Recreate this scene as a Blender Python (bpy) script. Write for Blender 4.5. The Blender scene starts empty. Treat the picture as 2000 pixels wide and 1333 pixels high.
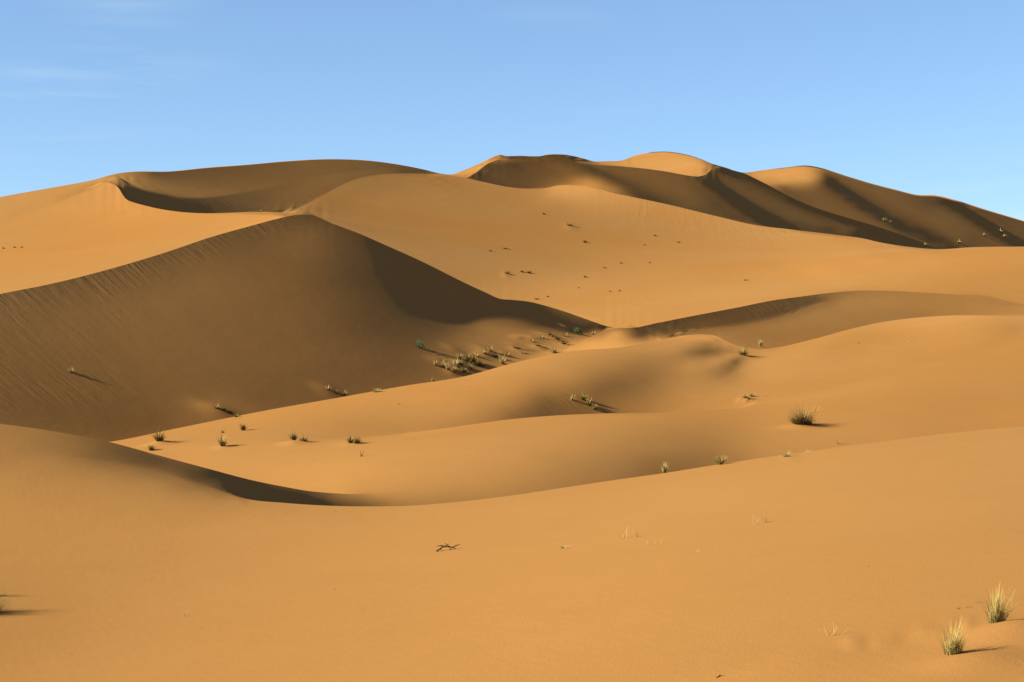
import bpy, bmesh, math, random
import numpy as np
from mathutils import Vector, Matrix

# ------------------------------------------------------------------ camera, sky, sun, exposure
scene = bpy.context.scene
EYE_Z = 14.0                                    # eye height above the low desert floor (m)
cam_data = bpy.data.cameras.new('camera')
cam = bpy.data.objects.new('camera', cam_data)
scene.collection.objects.link(cam)
cam.location = (0, 0, EYE_Z)
cam.rotation_euler = (math.radians(90), 0, 0)
cam_data.sensor_width = 36
cam_data.lens = 56.5
cam_data.shift_y = -0.0232
cam_data.clip_start = 0.5
cam_data.clip_end = 40000
scene.camera = cam

SUN_EL = math.radians(24.0)
SUN_AZ = math.radians(255.0)                    # clockwise from +Y (the view direction)
sun_dir = Vector((math.sin(SUN_AZ)*math.cos(SUN_EL), math.cos(SUN_AZ)*math.cos(SUN_EL), math.sin(SUN_EL)))
world = bpy.data.worlds.new('World')
scene.world = world
world.use_nodes = True
wn = world.node_tree.nodes; wl = world.node_tree.links
bg = wn['Background']
sky = wn.new('ShaderNodeTexSky')
sky.sky_type = 'NISHITA'; sky.sun_disc = False
sky.sun_elevation = SUN_EL; sky.sun_rotation = SUN_AZ
sky.altitude = 3000; sky.air_density = 1.0; sky.dust_density = 0.0; sky.ozone_density = 3.0
SKY_STRENGTH = 0.055
bg.inputs['Strength'].default_value = SKY_STRENGTH
# dusty desert air: the clear-sky model with its contrast evened out a little
def vec(op, a, b):
    n = wn.new('ShaderNodeVectorMath'); n.operation = op
    for i, v in enumerate((a, b)):
        if isinstance(v, tuple): n.inputs[i].default_value = v
        else: wl.new(v, n.inputs[i])
    return n.outputs[0]
K_ = SKY_STRENGTH*2**1.7
gam = wn.new('ShaderNodeGamma'); gam.inputs['Gamma'].default_value = 0.65
wl.new(vec('MULTIPLY', sky.outputs[0], (K_, K_, K_)), gam.inputs['Color'])
air = vec('MULTIPLY', gam.outputs[0], (0.665/K_, 0.815/K_, 0.957/K_))
# a few thin streaks of high cloud
tc = wn.new('ShaderNodeTexCoord')
cl = wn.new('ShaderNodeTexNoise'); cl.inputs['Scale'].default_value = 1.0; cl.inputs['Detail'].default_value = 6.0; cl.inputs['Roughness'].default_value = 0.55
CLOUD_SHIFT = (11.77, 3.9, 9.6); HAZE_SHIFT = (11.48, 3.9, 8.9)
wl.new(vec('ADD', vec('MULTIPLY', tc.outputs['Generated'], (7.0, 7.0, 70.0)), CLOUD_SHIFT), cl.inputs['Vector'])
big = wn.new('ShaderNodeTexNoise'); big.inputs['Scale'].default_value = 1.0; big.inputs['Detail'].default_value = 2.0
wl.new(vec('ADD', vec('MULTIPLY', tc.outputs['Generated'], (4.0, 4.0, 16.0)), HAZE_SHIFT), big.inputs['Vector'])
r1 = wn.new('ShaderNodeMapRange'); r1.inputs['From Min'].default_value = 0.5; r1.inputs['From Max'].default_value = 0.8
wl.new(cl.outputs['Fac'], r1.inputs['Value'])
r2 = wn.new('ShaderNodeMapRange'); r2.inputs['From Min'].default_value = 0.5; r2.inputs['From Max'].default_value = 0.75; r2.inputs['To Max'].default_value = 0.55
wl.new(big.outputs['Fac'], r2.inputs['Value'])
mm = wn.new('ShaderNodeMath'); mm.operation = 'MULTIPLY'; wl.new(r1.outputs[0], mm.inputs[0]); wl.new(r2.outputs[0], mm.inputs[1])
mixc = wn.new('ShaderNodeMix'); mixc.data_type = 'RGBA'
mixc.inputs['B'].default_value = (0.70/K_, 0.85/K_, 0.97/K_, 1)
wl.new(mm.outputs[0], mixc.inputs['Factor']); wl.new(air, mixc.inputs['A'])
wl.new(mixc.outputs['Result'], bg.inputs['Color'])

sun_data = bpy.data.lights.new('sun', 'SUN')
sun_data.energy = 5.0; sun_data.angle = math.radians(0.6); sun_data.color = (0.965, 1.0, 0.82)
sun = bpy.data.objects.new('sun', sun_data)
sun.rotation_euler = (-sun_dir).to_track_quat('-Z', 'Y').to_euler()
sun.location = (-60, -20, 60)
scene.collection.objects.link(sun)
scene.view_settings.view_transform = 'Standard'
scene.view_settings.look = 'None'
scene.view_settings.gamma = 1
scene.view_settings.use_curve_mapping = False
scene.view_settings.exposure = 1.7

# ------------------------------------------------------------------ node helpers
def new_mat(name):
    m = bpy.data.materials.new(name); m.use_nodes = True
    nt = m.node_tree
    b = nt.nodes['Principled BSDF']
    b.inputs['Specular IOR Level'].default_value = 0.0
    b.inputs['Roughness'].default_value = 1.0
    return m, nt, b

def node(nt, typ, **kw):
    n = nt.nodes.new(typ)
    for k, v in kw.items():
        if k in n.inputs: n.inputs[k].default_value = v
        else: setattr(n, k, v)
    return n

def math_node(nt, op, a, b=None, clamp=False):
    n = nt.nodes.new('ShaderNodeMath'); n.operation = op; n.use_clamp = clamp
    for i, v in enumerate((a, b)):
        if v is None: continue
        if isinstance(v, (int, float)): n.inputs[i].default_value = v
        else: nt.links.new(v, n.inputs[i])
    return n.outputs[0]

def make_sand():
    m, nt, b = new_mat('sand')
    L = nt.links.new
    geo = node(nt, 'ShaderNodeNewGeometry')
    pos = geo.outputs['Position']
    # broad drifts of redder and yellower sand
    n1 = node(nt, 'ShaderNodeTexNoise', Scale=0.022, Detail=3.0, Roughness=0.5); L(pos, n1.inputs['Vector'])
    n2 = node(nt, 'ShaderNodeTexNoise', Scale=0.35, Detail=5.0, Roughness=0.6); L(pos, n2.inputs['Vector'])
    n3 = node(nt, 'ShaderNodeTexNoise', Scale=30.0, Detail=3.0, Roughness=0.7); L(pos, n3.inputs['Vector'])
    mix = node(nt, 'ShaderNodeMix', data_type='RGBA')
    mix.inputs['A'].default_value = SAND_RED; mix.inputs['B'].default_value = SAND_YELLOW
    r1 = node(nt, 'ShaderNodeMapRange'); r1.inputs['From Min'].default_value = 0.3; r1.inputs['From Max'].default_value = 0.7
    L(n1.outputs['Fac'], r1.inputs['Value']); L(r1.outputs['Result'], mix.inputs['Factor'])
    s = math_node(nt, 'ADD', math_node(nt, 'MULTIPLY', n2.outputs['Fac'], 0.10), math_node(nt, 'MULTIPLY', n3.outputs['Fac'], 0.16))
    s = math_node(nt, 'ADD', s, 0.87)
    hsv = node(nt, 'ShaderNodeHueSaturation'); L(mix.outputs['Result'], hsv.inputs['Color']); L(s, hsv.inputs['Value'])
    L(hsv.outputs['Color'], b.inputs['Base Color'])
    b.inputs['Roughness'].default_value = 1.0
    b.inputs['Diffuse Roughness'].default_value = 0.0
    # wind ripples, finest close to the eye, and avalanche streaks running down the slip faces
    wv = node(nt, 'ShaderNodeTexWave', Scale=1.6, Distortion=6.0, Detail=2.0); wv.inputs['Detail Scale'].default_value = 0.6
    mp = node(nt, 'ShaderNodeMapping'); mp.inputs['Rotation'].default_value = (0, 0, math.radians(-20)); L(pos, mp.inputs['Vector']); L(mp.outputs['Vector'], wv.inputs['Vector'])
    cd = node(nt, 'ShaderNodeCameraData')
    h = math_node(nt, 'MULTIPLY', wv.outputs['Fac'], 0.00032)
    h = math_node(nt, 'ADD', h, math_node(nt, 'MULTIPLY', n2.outputs['Fac'], 0.025))
    h = math_node(nt, 'ADD', h, math_node(nt, 'MULTIPLY', n3.outputs['Fac'], 0.004))
    for an, ang, sc, amp in STREAKS:
        at = node(nt, 'ShaderNodeAttribute'); at.attribute_name = an
        mp = node(nt, 'ShaderNodeMapping'); mp.vector_type = 'TEXTURE'
        mp.inputs['Rotation'].default_value = (0, 0, ang)
        mp.inputs['Scale'].default_value = (9.0, 1.0, 9.0)       # long down the slope, narrow across
        L(pos, mp.inputs['Vector'])
        ns = node(nt, 'ShaderNodeTexNoise', Scale=sc, Detail=4.0, Roughness=0.65, Distortion=0.35); L(mp.outputs['Vector'], ns.inputs['Vector'])
        pt = node(nt, 'ShaderNodeTexNoise', Scale=0.16, Detail=2.0); L(pos, pt.inputs['Vector'])
        f2 = math_node(nt, 'MULTIPLY', at.outputs['Fac'], math_node(nt, 'MULTIPLY', math_node(nt, 'SUBTRACT', pt.outputs['Fac'], 0.25), 2.2, True))
        h = math_node(nt, 'ADD', h, math_node(nt, 'MULTIPLY', math_node(nt, 'MULTIPLY', math_node(nt, 'SUBTRACT', ns.outputs['Fac'], 0.5), f2), amp))
    bp = node(nt, 'ShaderNodeBump'); bp.inputs['Strength'].default_value = 1.0; bp.inputs['Distance'].default_value = 1.0
    L(h, bp.inputs['Height']); L(bp.outputs['Normal'], b.inputs['Normal'])
    return m
SAND_RED = (0.252, 0.1035, 0.027, 1); SAND_YELLOW = (0.256, 0.1175, 0.0375, 1)
STREAKS = [('slip_left', -0.671, 1.7, 0.1), ('slip_right', -0.668, 1.9, 0.13), ('slip_far', -0.517, 0.9, 0.15), ('slip_mid', -0.795, 1.8, 0.12), ('slip_gold', -1.654, 0.7, 0.1)]
sand = make_sand()

# ------------------------------------------------------------------ the dune field
# The dunes are one height field over a polar grid.  CREST holds the surveyed crest and foot lines
# (bearing, elevation), STEP_DATA the log distance of the contour rows, as differences.
UNIT = 3139.0
EYE_LEVEL = 620.0
CREST = {0: [(-240,1420),(2240,1420)],
 1: [(-240,870),(0,880),(150,893),(250,908),(330,927),(400,949),(440,962),(470,972),(560,983),(640,988),(720,989.5),(800,988),(900,980),(1000,968),(1100,953),(1200,938),(1300,924),(1400,908),(1500,893),(1600,879),(1700,866),(1800,853),(1900,842),(2000,833),(2240,810)],
 3: [(-240,806),(0,828),(100,842),(215,864),(300,887),(400,914),(500,940),(560,952),(600,959),(640,963),(700,965.5),(760,964),(820,959),(900,949),(1000,935),(1200,900),(1500,855),(2000,800),(2240,775)],
 5: [(-240,893),(0,891),(100,889),(215,884),(300,875),(430,867),(560,862),(685,856),(755,851),(860,838),(1000,819),(1100,811),(1175,808),(1300,806),(1400,800),(1450,796),(1480,788),(1560,772),(1700,742),(1850,702),(2000,668),(2240,610)],
 7: [(-240,888),(0,884),(100,877),(170,869),(210,864),(350,836),(525,801),(650,779),(790,754),(909,735),(1000,710),(1056,697),(1094,689),(1140,684),(1210,679),(1260,671),(1301,662.5),(1345,654.5),(1375,653.5),(1398,656.5),(1419,667),(1440,675.5),(1470,681),(1490,682),(1510,680),(1580,665),(1650,646),(1720,630),(1790,621),(1860,616.5),(1930,616.5),(2000,618),(2240,628)],
 9: [(-240,850),(0,845),(215,835),(300,815),(600,748),(850,718),(950,705),(1020,696),(1070,690),(1100,684),(1130,670),(1150,660),(1175,648),(1195,642.5),(1210,641),(1225,641.5),(1245,644),(1270,652),(1300,661.5),(1318,655),(1350,646),(1400,640),(1440,636.5),(1475,630),(1527,618.5),(1562,606),(1600,592),(1640,587),(1680,592),(1740,600),(1860,602),(2000,607),(2240,622)],
 11: [(-240,628),(0,574.5),(105,553.5),(210,527),(315,496),(420,461),(490,441.5),(542,427.5),(577,420.5),(609,420.5),(647,436),(695,454),(755,480),(825,511.5),(895,546.5),(947,571),(977,584),(1000,586),(1035,590),(1070,599),(1105,609.5),(1140,622),(1175,634.5),(1193,640),(1215,640.3),(1240,640),(1280,632),(1350,618),(1440,601),(1510,587),(1562,580),(1615,573),(1667,568.5),(1720,568),(1790,571),(1860,575),(1923,578),(1965,587),(2000,595.5),(2240,650)],
 13: [(-240,530),(0,437),(100,400),(180,368),(205,358.5),(220,358),(230,366),(245,388),(262,396),(280,401),(315,409),(350,414),(402,417),(455,415.5),(507,414),(540,415),(560,415),(600,398),(640,376),(690,352),(740,341.5),(790,339),(830,339.5),(862,341.5),(885,344),(911,348.5),(950,357),(1000,366.5),(1040,369),(1065,367.5),(1090,362.5),(1110,361.5),(1135,362.5),(1150,363),(1165,367),(1185,374),(1230,384),(1297,398),(1405,424),(1475,440),(1545,448.5),(1632,459),(1685,466),(1720,474),(1772,482),(1835,487),(1895,483.5),(2000,482),(2240,484)],
 15: [(-240,500),(0,412),(100,384),(180,357),(205,350),(226,346),(260,362),(350,385),(500,372),(600,350),(690,334),(740,329),(800,332.5),(840,337.5),(862,340.5),(885,342.8),(911,347.2),(925,340),(938,331),(950,321.5),(962,316),(972,312.8),(984,312),(1000,313),(1025,314.5),(1056,315),(1100,313),(1140,317),(1165,321.5),(1210,325),(1297,335),(1335,342),(1352,344.6),(1366,344.8),(1377,341.5),(1387,334),(1396,326.5),(1405,325.5),(1420,330),(1450,338),(1492,357.5),(1545,385.5),(1580,401),(1650,424),(1720,445),(1790,469.5),(1835,486),(1860,492),(1900,494),(2000,492),(2240,492)],
 17: [(-240,440),(0,385),(100,367),(180,352),(230,339),(247,336.5),(260,335.5),(330,335),(400,328),(480,322),(560,315),(650,311),(720,314),(780,322),(830,332),(850,337),(865,340),(885,340.5),(900,335),(940,318),(960,308),(970,304),(977,302.2),(985,304.6),(1000,305),(1015,304.5),(1040,305.5),(1056,305),(1066,302.8),(1090,301.5),(1110,303),(1140,310),(1160,315.3),(1185,315),(1215,313.5),(1240,304),(1270,298),(1300,296.5),(1330,300),(1365,309.5),(1388,319),(1420,328.5),(1440,335.5),(1455,337.3),(1480,334),(1530,328),(1580,324),(1600,327.5),(1650,343),(1700,358),(1750,371),(1790,380.5),(1830,382),(1870,392),(1920,408),(1960,420),(2000,432),(2240,500)]}
FALL = {1: [(-240,-8),(400,-7),(440,-5),(470,0),(520,8),(600,22),(700,35),(1000,50),(2240,55)],
 3: [(-240,90),(0,70),(215,45),(400,40),(560,32),(620,22),(655,9),(690,0),(740,-8),(900,-10),(2240,-10)],
 5: [(-240,-2),(215,-3),(640,-4),(755,-2),(830,1),(900,6),(1000,14),(1100,22),(1300,18),(1400,9),(1460,0),(1520,-5),(1600,-6),(2240,-8)],
 7: [(-240,0),(170,0),(210,4),(300,40),(600,55),(900,32),(1020,12),(1070,6),(1100,6),(1200,9),(1290,7),(1350,10),(1400,10),(1440,3),(1475,0),(1500,1.5),(1540,8),(1650,18),(1800,22),(2240,20)],
 9: [(-240,-20),(600,-24),(880,-14),(1000,-7),(1060,-4),(1090,1),(1130,6),(1250,8),(1290,4),(1312,-1),(1350,-4),(1440,-6),(1600,-4),(1700,-6),(1860,-8),(2240,-8)],
 11: [(-240,28),(300,26),(500,16),(560,7),(609,7),(700,20),(975,10),(1100,7),(1180,1),(1200,-3),(1225,-3),(1245,1),(1350,7),(1600,9),(1700,4),(1850,4),(1950,6),(2240,10)],
 13: [(-240,-6),(195,-4),(215,-1),(228,4),(245,12),(280,16),(400,14),(507,7),(550,1),(575,-6),(640,-9),(690,-6),(740,-4),(800,-2),(855,-0.2),(875,0.7),(900,2),(1000,8),(1077,3),(1120,0.8),(1160,1),(1200,6),(1400,15),(1835,12),(1900,16),(2240,16)],
 15: [(-240,-10),(100,-5),(200,-2),(228,-2),(300,-10),(450,-16),(600,-12),(690,-7),(760,-3),(800,-1.5),(860,-0.3),(911,-0.8),(950,-0.8),(976,-0.5),(1000,-1.5),(1160,-1.2),(1297,-1),(1385,-1),(1420,3),(1450,5),(1500,10),(1600,14),(1790,10),(1835,6),(1870,-2),(2240,-2)]}
ROWS = [26, 4, 12, 4, 16, 4, 16, 4, 8, 4, 22, 4, 24, 4, 12, 4, 12]
STEP_DATA = [
[113583,-2,-2,-4,-4,-6,-6,-8,-9,-10,-11,-12,-12,-14,-15,-17,-19,-20,-22,-25,-26,-29,-31,-34,-36,-40,-42,-44,-47,-50,-52,-55,-57,-59,-62,-63,-66,-67,-70,-71,-73,-75,-76,-77,-79,-81,-81,-83,-84,-84,-86,-87,-87,-88,-89,-89,-90,-91,-91,-91,-92,-92,-93,-93,-93,-93,-93,-94,-93,-94,-94,-93,-94,-94,-94,-93,-94,-94,-94,-93,-94,-94,-93,-93,-94,-93,-93,-93,-93,-93,-93,-92,-93,-93,-92,-92,-92,-93,-91,-92,-92,-91,-91,-91,-91,-91,-90,-90,-90,-89,-89,-88,-88,-87,-87,-86,-86,-85,-84,-84,-82,-82,-81,-81,-79,-79,-77,-77,-75,-75,-73,-72,-71,-70,-69,-68,-67,-65,-64,-63,-62,-60,-59,-58,-57,-55,-54,-53,-52,-51,-49,-48,-47,-45,-45,-43,-42,-40,-40,-38,-38,-36,-35,-34,-33,-32,-31,-31,-31,-31,-32,-32,-33,-33,-33,-34,-34,-36,-36,-37,-38,-38,-40,-40,-41,-41,-43],
[1003,1,0,2,0,1,0,1,0,0,0,-1,-2,-2,-2,-1,-1,-1,0,1,0,-1,-2,-2,-4,-2,-3,-4,-4,-5,-4,-5,-5,-6,-6,-7,-6,-8,-7,-9,-8,-8,-10,-10,-10,-9,-11,-10,-10,-11,-10,-10,-10,-9,-9,-9,-7,-7,-7,-7,-6,-6,-5,-5,-5,-5,-5,-4,-5,-4,-3,-5,-3,-3,-3,-3,-2,-2,-2,-2,-1,-1,-1,-1,0,-1,0,0,0,1,1,-1,2,1,0,1,1,2,0,2,1,1,1,1,1,2,0,1,2,0,1,1,1,0,1,0,2,0,1,1,0,1,0,1,1,1,0,1,0,1,0,0,0,0,1,1,0,1,0,1,0,1,0,1,1,0,1,1,1,2,1,1,1,1,2,1,1,1,1,1,2,1,2,1,1,2,1,2,3,3,3,2,3,3,1,2,1,3,2,1,2,2,2,1,2,1,3],
[1123,2,2,1,2,2,1,1,1,1,1,1,0,1,0,-1,0,-1,-2,-1,-3,-1,-2,-3,-2,-4,-4,-4,-5,-4,-6,-5,-6,-7,-6,-8,-8,-8,-9,-8,-10,-11,-10,-11,-11,-12,-11,-12,-12,-12,-12,-11,-11,-11,-9,-10,-9,-9,-7,-8,-6,-7,-6,-6,-6,-6,-5,-5,-5,-5,-5,-4,-4,-4,-3,-4,-4,-3,-2,-2,-2,-2,-1,-2,0,0,-1,0,0,0,0,1,0,1,1,1,1,1,1,1,1,1,1,2,1,1,1,1,1,1,1,1,1,1,1,1,1,1,1,1,1,0,2,1,0,1,1,0,1,0,1,1,1,1,0,0,1,0,1,1,1,0,2,0,1,2,0,2,1,1,1,2,1,2,1,2,2,1,2,2,2,2,1,2,3,1,3,2,2,1,3,2,2,1,3,2,2,2,2,3,2,1,2,3,2,2,1],
[1239,3,3,3,2,2,3,3,3,2,1,2,2,1,1,0,-1,-1,-3,-4,-2,-4,-3,-2,-2,-2,-3,-4,-4,-4,-5,-6,-6,-5,-8,-7,-9,-9,-9,-11,-10,-11,-12,-12,-13,-13,-13,-13,-14,-13,-13,-12,-13,-11,-12,-10,-11,-8,-10,-7,-8,-7,-7,-7,-6,-6,-6,-6,-6,-5,-6,-5,-5,-5,-5,-4,-3,-4,-4,-3,-3,-2,-3,-1,-2,-1,-1,0,-1,0,0,1,0,1,1,0,1,1,1,1,2,1,1,0,1,1,2,1,0,2,1,0,1,2,1,1,1,2,0,2,1,2,0,2,1,1,0,2,0,2,0,1,1,0,1,2,1,1,1,0,2,1,0,2,1,1,2,0,2,2,1,1,3,0,2,2,1,2,3,1,2,2,2,2,2,2,1,2,0,3,1,3,3,3,2,3,2,3,2,3,2,3,3,3,2,3,5],
[1339,4,3,4,4,4,3,3,4,3,4,3,3,2,1,1,0,-1,0,-1,-2,-2,-3,-3,-4,-4,-4,-3,-3,-3,-4,-4,-5,-7,-5,-7,-7,-9,-10,-10,-12,-12,-12,-13,-13,-14,-15,-14,-14,-15,-14,-15,-13,-13,-13,-11,-11,-10,-9,-9,-9,-7,-8,-7,-7,-6,-7,-7,-6,-6,-5,-6,-6,-5,-6,-5,-5,-4,-4,-4,-4,-3,-3,-2,-3,-2,-1,-2,0,-1,0,-1,1,0,0,1,1,0,2,0,0,1,0,1,1,1,0,1,1,1,0,2,1,0,1,2,0,2,2,1,1,2,2,1,1,2,2,0,2,1,1,1,1,1,2,0,2,1,1,2,1,1,2,1,2,1,2,2,1,1,2,2,1,2,2,1,2,1,1,2,1,2,1,2,1,2,2,1,4,1,2,2,2,2,3,2,4,2,3,2,4,3,3,3,3,4,1],
[1421,3,5,3,5,4,4,5,3,5,3,4,4,3,4,4,2,2,1,0,0,0,0,-1,-1,-2,-2,-4,-3,-5,-4,-4,-4,-4,-6,-6,-7,-7,-8,-10,-11,-12,-13,-14,-14,-14,-14,-16,-15,-15,-15,-14,-15,-14,-13,-13,-11,-11,-10,-10,-8,-9,-8,-7,-8,-8,-7,-6,-7,-6,-7,-6,-6,-6,-5,-6,-5,-5,-4,-6,-3,-4,-4,-4,-2,-3,-3,-2,-2,-2,-1,0,-1,0,1,0,0,1,-1,1,0,0,1,0,0,0,1,0,0,0,1,0,0,2,1,0,2,0,2,1,2,1,2,1,3,1,1,3,1,1,2,0,1,2,1,2,1,2,2,1,2,2,1,2,2,2,1,2,2,2,2,1,1,2,2,1,2,1,1,1,2,0,2,1,1,1,1,3,1,2,2,2,1,2,1,2,2,2,3,3,3,3,4,2,4,3,5],
[1495,5,4,5,3,5,5,3,5,4,5,4,3,5,4,3,5,4,4,4,3,3,2,3,1,1,1,0,-2,-1,-2,-4,-4,-5,-6,-6,-7,-8,-9,-10,-10,-12,-13,-13,-13,-15,-15,-14,-16,-15,-16,-16,-15,-15,-13,-13,-12,-12,-10,-10,-10,-8,-8,-9,-7,-8,-7,-7,-7,-8,-6,-7,-6,-7,-5,-6,-5,-5,-6,-3,-5,-5,-3,-4,-4,-4,-2,-3,-3,-2,-2,-2,-1,-1,0,0,-1,-1,-1,-1,0,-1,0,-1,0,-1,0,0,0,0,0,0,0,0,0,2,0,2,0,2,1,2,1,2,1,1,3,1,1,2,1,3,2,1,2,1,2,2,1,2,2,2,2,2,1,2,2,1,2,2,1,2,2,2,0,2,1,1,1,1,0,2,0,0,0,1,0,-1,0,0,1,0,2,2,2,2,1,3,2,3,2,3,2,4,4,3,2],
[1583,3,4,4,5,3,5,4,5,5,5,5,5,6,5,6,6,6,6,7,6,5,6,4,4,5,2,4,1,0,-1,-2,-3,-5,-5,-6,-8,-8,-9,-9,-11,-10,-13,-14,-17,-15,-17,-19,-16,-18,-17,-16,-16,-15,-15,-13,-13,-11,-12,-9,-9,-10,-8,-8,-8,-7,-8,-8,-7,-7,-7,-7,-7,-6,-7,-5,-6,-6,-4,-6,-5,-3,-5,-4,-4,-3,-5,-3,-3,-3,-3,-2,-3,-2,-3,-3,-1,-2,-1,-1,-1,-1,-2,0,-1,-1,-1,-1,0,-1,0,-1,1,0,0,0,1,0,2,0,2,1,1,2,1,3,1,2,3,2,3,1,2,3,1,3,1,1,2,2,1,1,2,1,2,1,2,2,2,0,2,1,2,0,2,0,0,1,1,0,0,-1,-1,0,0,-2,-1,-1,-1,0,-1,0,0,1,1,1,3,1,2,2,3,2,4,2,3,3,5],
[1695,4,4,3,4,4,4,5,3,4,5,4,6,4,6,7,7,7,9,7,8,7,7,6,6,3,4,2,3,2,0,0,-2,-2,-3,-5,-5,-8,-9,-10,-11,-13,-11,-14,-14,-18,-18,-18,-20,-20,-19,-20,-17,-18,-16,-15,-14,-12,-11,-11,-10,-8,-9,-8,-8,-7,-8,-7,-6,-7,-7,-6,-7,-6,-7,-6,-7,-6,-6,-5,-5,-6,-4,-5,-4,-5,-3,-5,-4,-4,-5,-4,-4,-5,-4,-3,-4,-2,-2,-2,-2,-1,-1,-2,-1,-1,-1,-1,-1,0,-1,0,-1,0,1,0,0,1,0,2,1,1,2,1,3,1,2,2,2,2,2,4,2,2,3,1,3,2,2,1,2,2,1,2,1,2,1,1,0,2,1,1,-1,1,0,0,0,0,-1,0,-1,-1,-1,-1,-2,-1,-1,-1,-1,-2,0,0,-1,-1,1,1,0,1,2,1,2,2,1,3,1,3,0],
[1839,3,3,4,3,4,3,4,5,4,4,5,4,5,5,5,5,7,6,8,7,7,6,4,4,4,3,3,1,0,0,-1,-2,-3,-4,-5,-6,-6,-8,-9,-9,-11,-14,-15,-15,-15,-17,-18,-19,-19,-20,-20,-20,-19,-18,-17,-15,-14,-13,-11,-10,-10,-9,-8,-8,-8,-7,-7,-7,-6,-7,-6,-6,-6,-6,-6,-6,-5,-7,-6,-5,-6,-6,-5,-5,-5,-6,-4,-5,-5,-5,-6,-5,-5,-5,-5,-4,-4,-4,-4,-3,-3,-2,-2,-2,-1,-2,0,-2,-1,0,-1,0,-1,0,0,1,1,1,1,1,2,2,2,1,2,2,3,2,2,3,1,3,2,2,3,2,2,2,3,1,2,3,1,2,1,1,2,2,0,1,1,1,0,-1,0,0,-1,-2,-2,-1,-2,0,-2,-2,-1,-2,-1,-2,0,-2,-1,0,0,0,0,0,1,0,1,0,2,1,1,2,1,5],
[1990,3,3,4,3,4,4,4,4,4,4,4,5,4,4,3,4,2,1,0,1,2,1,4,3,3,3,1,2,2,0,0,-2,-2,-3,-5,-7,-8,-8,-9,-12,-12,-12,-13,-15,-17,-17,-16,-19,-18,-18,-18,-19,-17,-18,-16,-16,-15,-13,-12,-12,-10,-10,-9,-8,-8,-7,-8,-7,-7,-6,-6,-6,-6,-5,-6,-5,-5,-5,-5,-6,-4,-6,-5,-6,-6,-5,-7,-6,-6,-6,-5,-6,-5,-6,-5,-6,-5,-5,-4,-4,-5,-4,-3,-3,-3,-2,-3,-1,-2,-1,-1,-1,0,0,1,0,0,1,1,2,2,1,2,2,3,2,2,2,3,1,3,2,3,2,2,2,2,3,1,3,2,1,3,2,1,3,1,1,2,1,1,1,0,1,0,0,-1,0,-2,-2,-1,-3,-2,-1,-2,-1,-2,0,-2,0,-1,0,-1,0,0,0,0,1,1,1,0,1,2,1,1,-2],
[2116,3,3,3,4,3,3,3,3,4,4,4,3,4,3,3,1,2,1,2,0,0,1,-1,0,0,0,0,0,-2,-1,-1,-1,-3,-4,-3,-4,-6,-8,-10,-11,-13,-15,-14,-16,-15,-17,-19,-16,-18,-19,-17,-16,-17,-14,-15,-13,-13,-11,-12,-10,-11,-8,-9,-9,-8,-8,-7,-7,-7,-7,-7,-5,-6,-6,-5,-5,-5,-4,-5,-4,-5,-4,-5,-5,-4,-5,-6,-5,-7,-6,-8,-7,-8,-6,-6,-5,-6,-5,-5,-5,-3,-4,-4,-3,-4,-3,-3,-3,-2,-3,-1,-2,-1,-1,-1,0,1,1,2,0,1,3,2,2,1,3,2,3,2,3,2,2,2,3,2,2,3,1,3,2,2,2,1,2,3,1,2,2,1,2,1,1,2,0,1,0,0,-1,1,-1,-1,0,-1,0,-1,0,0,-2,0,-1,0,0,0,0,0,1,1,0,0,1,1,1,0,2,1,5],
[2230,2,2,0,2,1,1,2,1,1,1,1,2,2,2,3,4,3,5,3,4,3,2,2,1,0,-1,-2,-2,-2,-3,-4,-5,-5,-5,-7,-8,-7,-8,-9,-12,-12,-14,-15,-16,-18,-16,-16,-20,-18,-18,-18,-18,-16,-15,-14,-11,-11,-9,-8,-8,-7,-7,-7,-7,-6,-7,-5,-7,-6,-5,-6,-6,-6,-5,-6,-5,-5,-5,-4,-5,-4,-4,-4,-3,-5,-4,-4,-6,-4,-5,-6,-6,-7,-8,-8,-7,-5,-5,-5,-4,-4,-4,-3,-4,-2,-4,-3,-2,-4,-3,-2,-2,-2,-1,-1,-1,0,0,0,3,1,1,1,3,2,2,2,2,2,3,2,3,2,2,2,3,1,3,2,2,2,2,3,2,2,2,2,2,3,1,2,2,2,2,1,2,2,2,2,2,2,1,1,0,0,0,-1,1,0,0,0,-1,1,0,1,0,0,1,1,1,1,1,1,1,1,-3],
[2398,0,0,0,-1,-1,-1,-3,-2,-2,-3,-4,-4,-5,-4,-3,-2,0,0,2,1,1,-1,-1,-3,-2,-3,-2,-3,-3,-2,-4,-2,-4,-4,-5,-5,-7,-9,-10,-8,-11,-12,-16,-17,-17,-22,-22,-19,-21,-20,-20,-18,-18,-16,-15,-14,-11,-10,-9,-6,-5,-5,-4,-3,-4,-3,-4,-3,-3,-4,-3,-4,-3,-4,-3,-4,-4,-4,-4,-4,-4,-3,-3,-5,-3,-5,-3,-3,-5,-6,-4,-6,-6,-6,-4,-3,-4,-3,-3,-3,-3,-3,-4,-3,-4,-3,-4,-4,-2,-3,-3,-2,-2,-2,-1,0,0,0,0,0,1,2,2,1,3,1,2,2,3,1,2,2,2,1,3,1,3,1,2,2,3,3,2,2,2,3,3,2,3,3,2,3,2,3,3,1,3,2,1,2,2,1,3,1,3,1,2,1,1,2,1,2,1,1,1,2,1,2,1,1,2,1,2,1,3,6],
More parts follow.
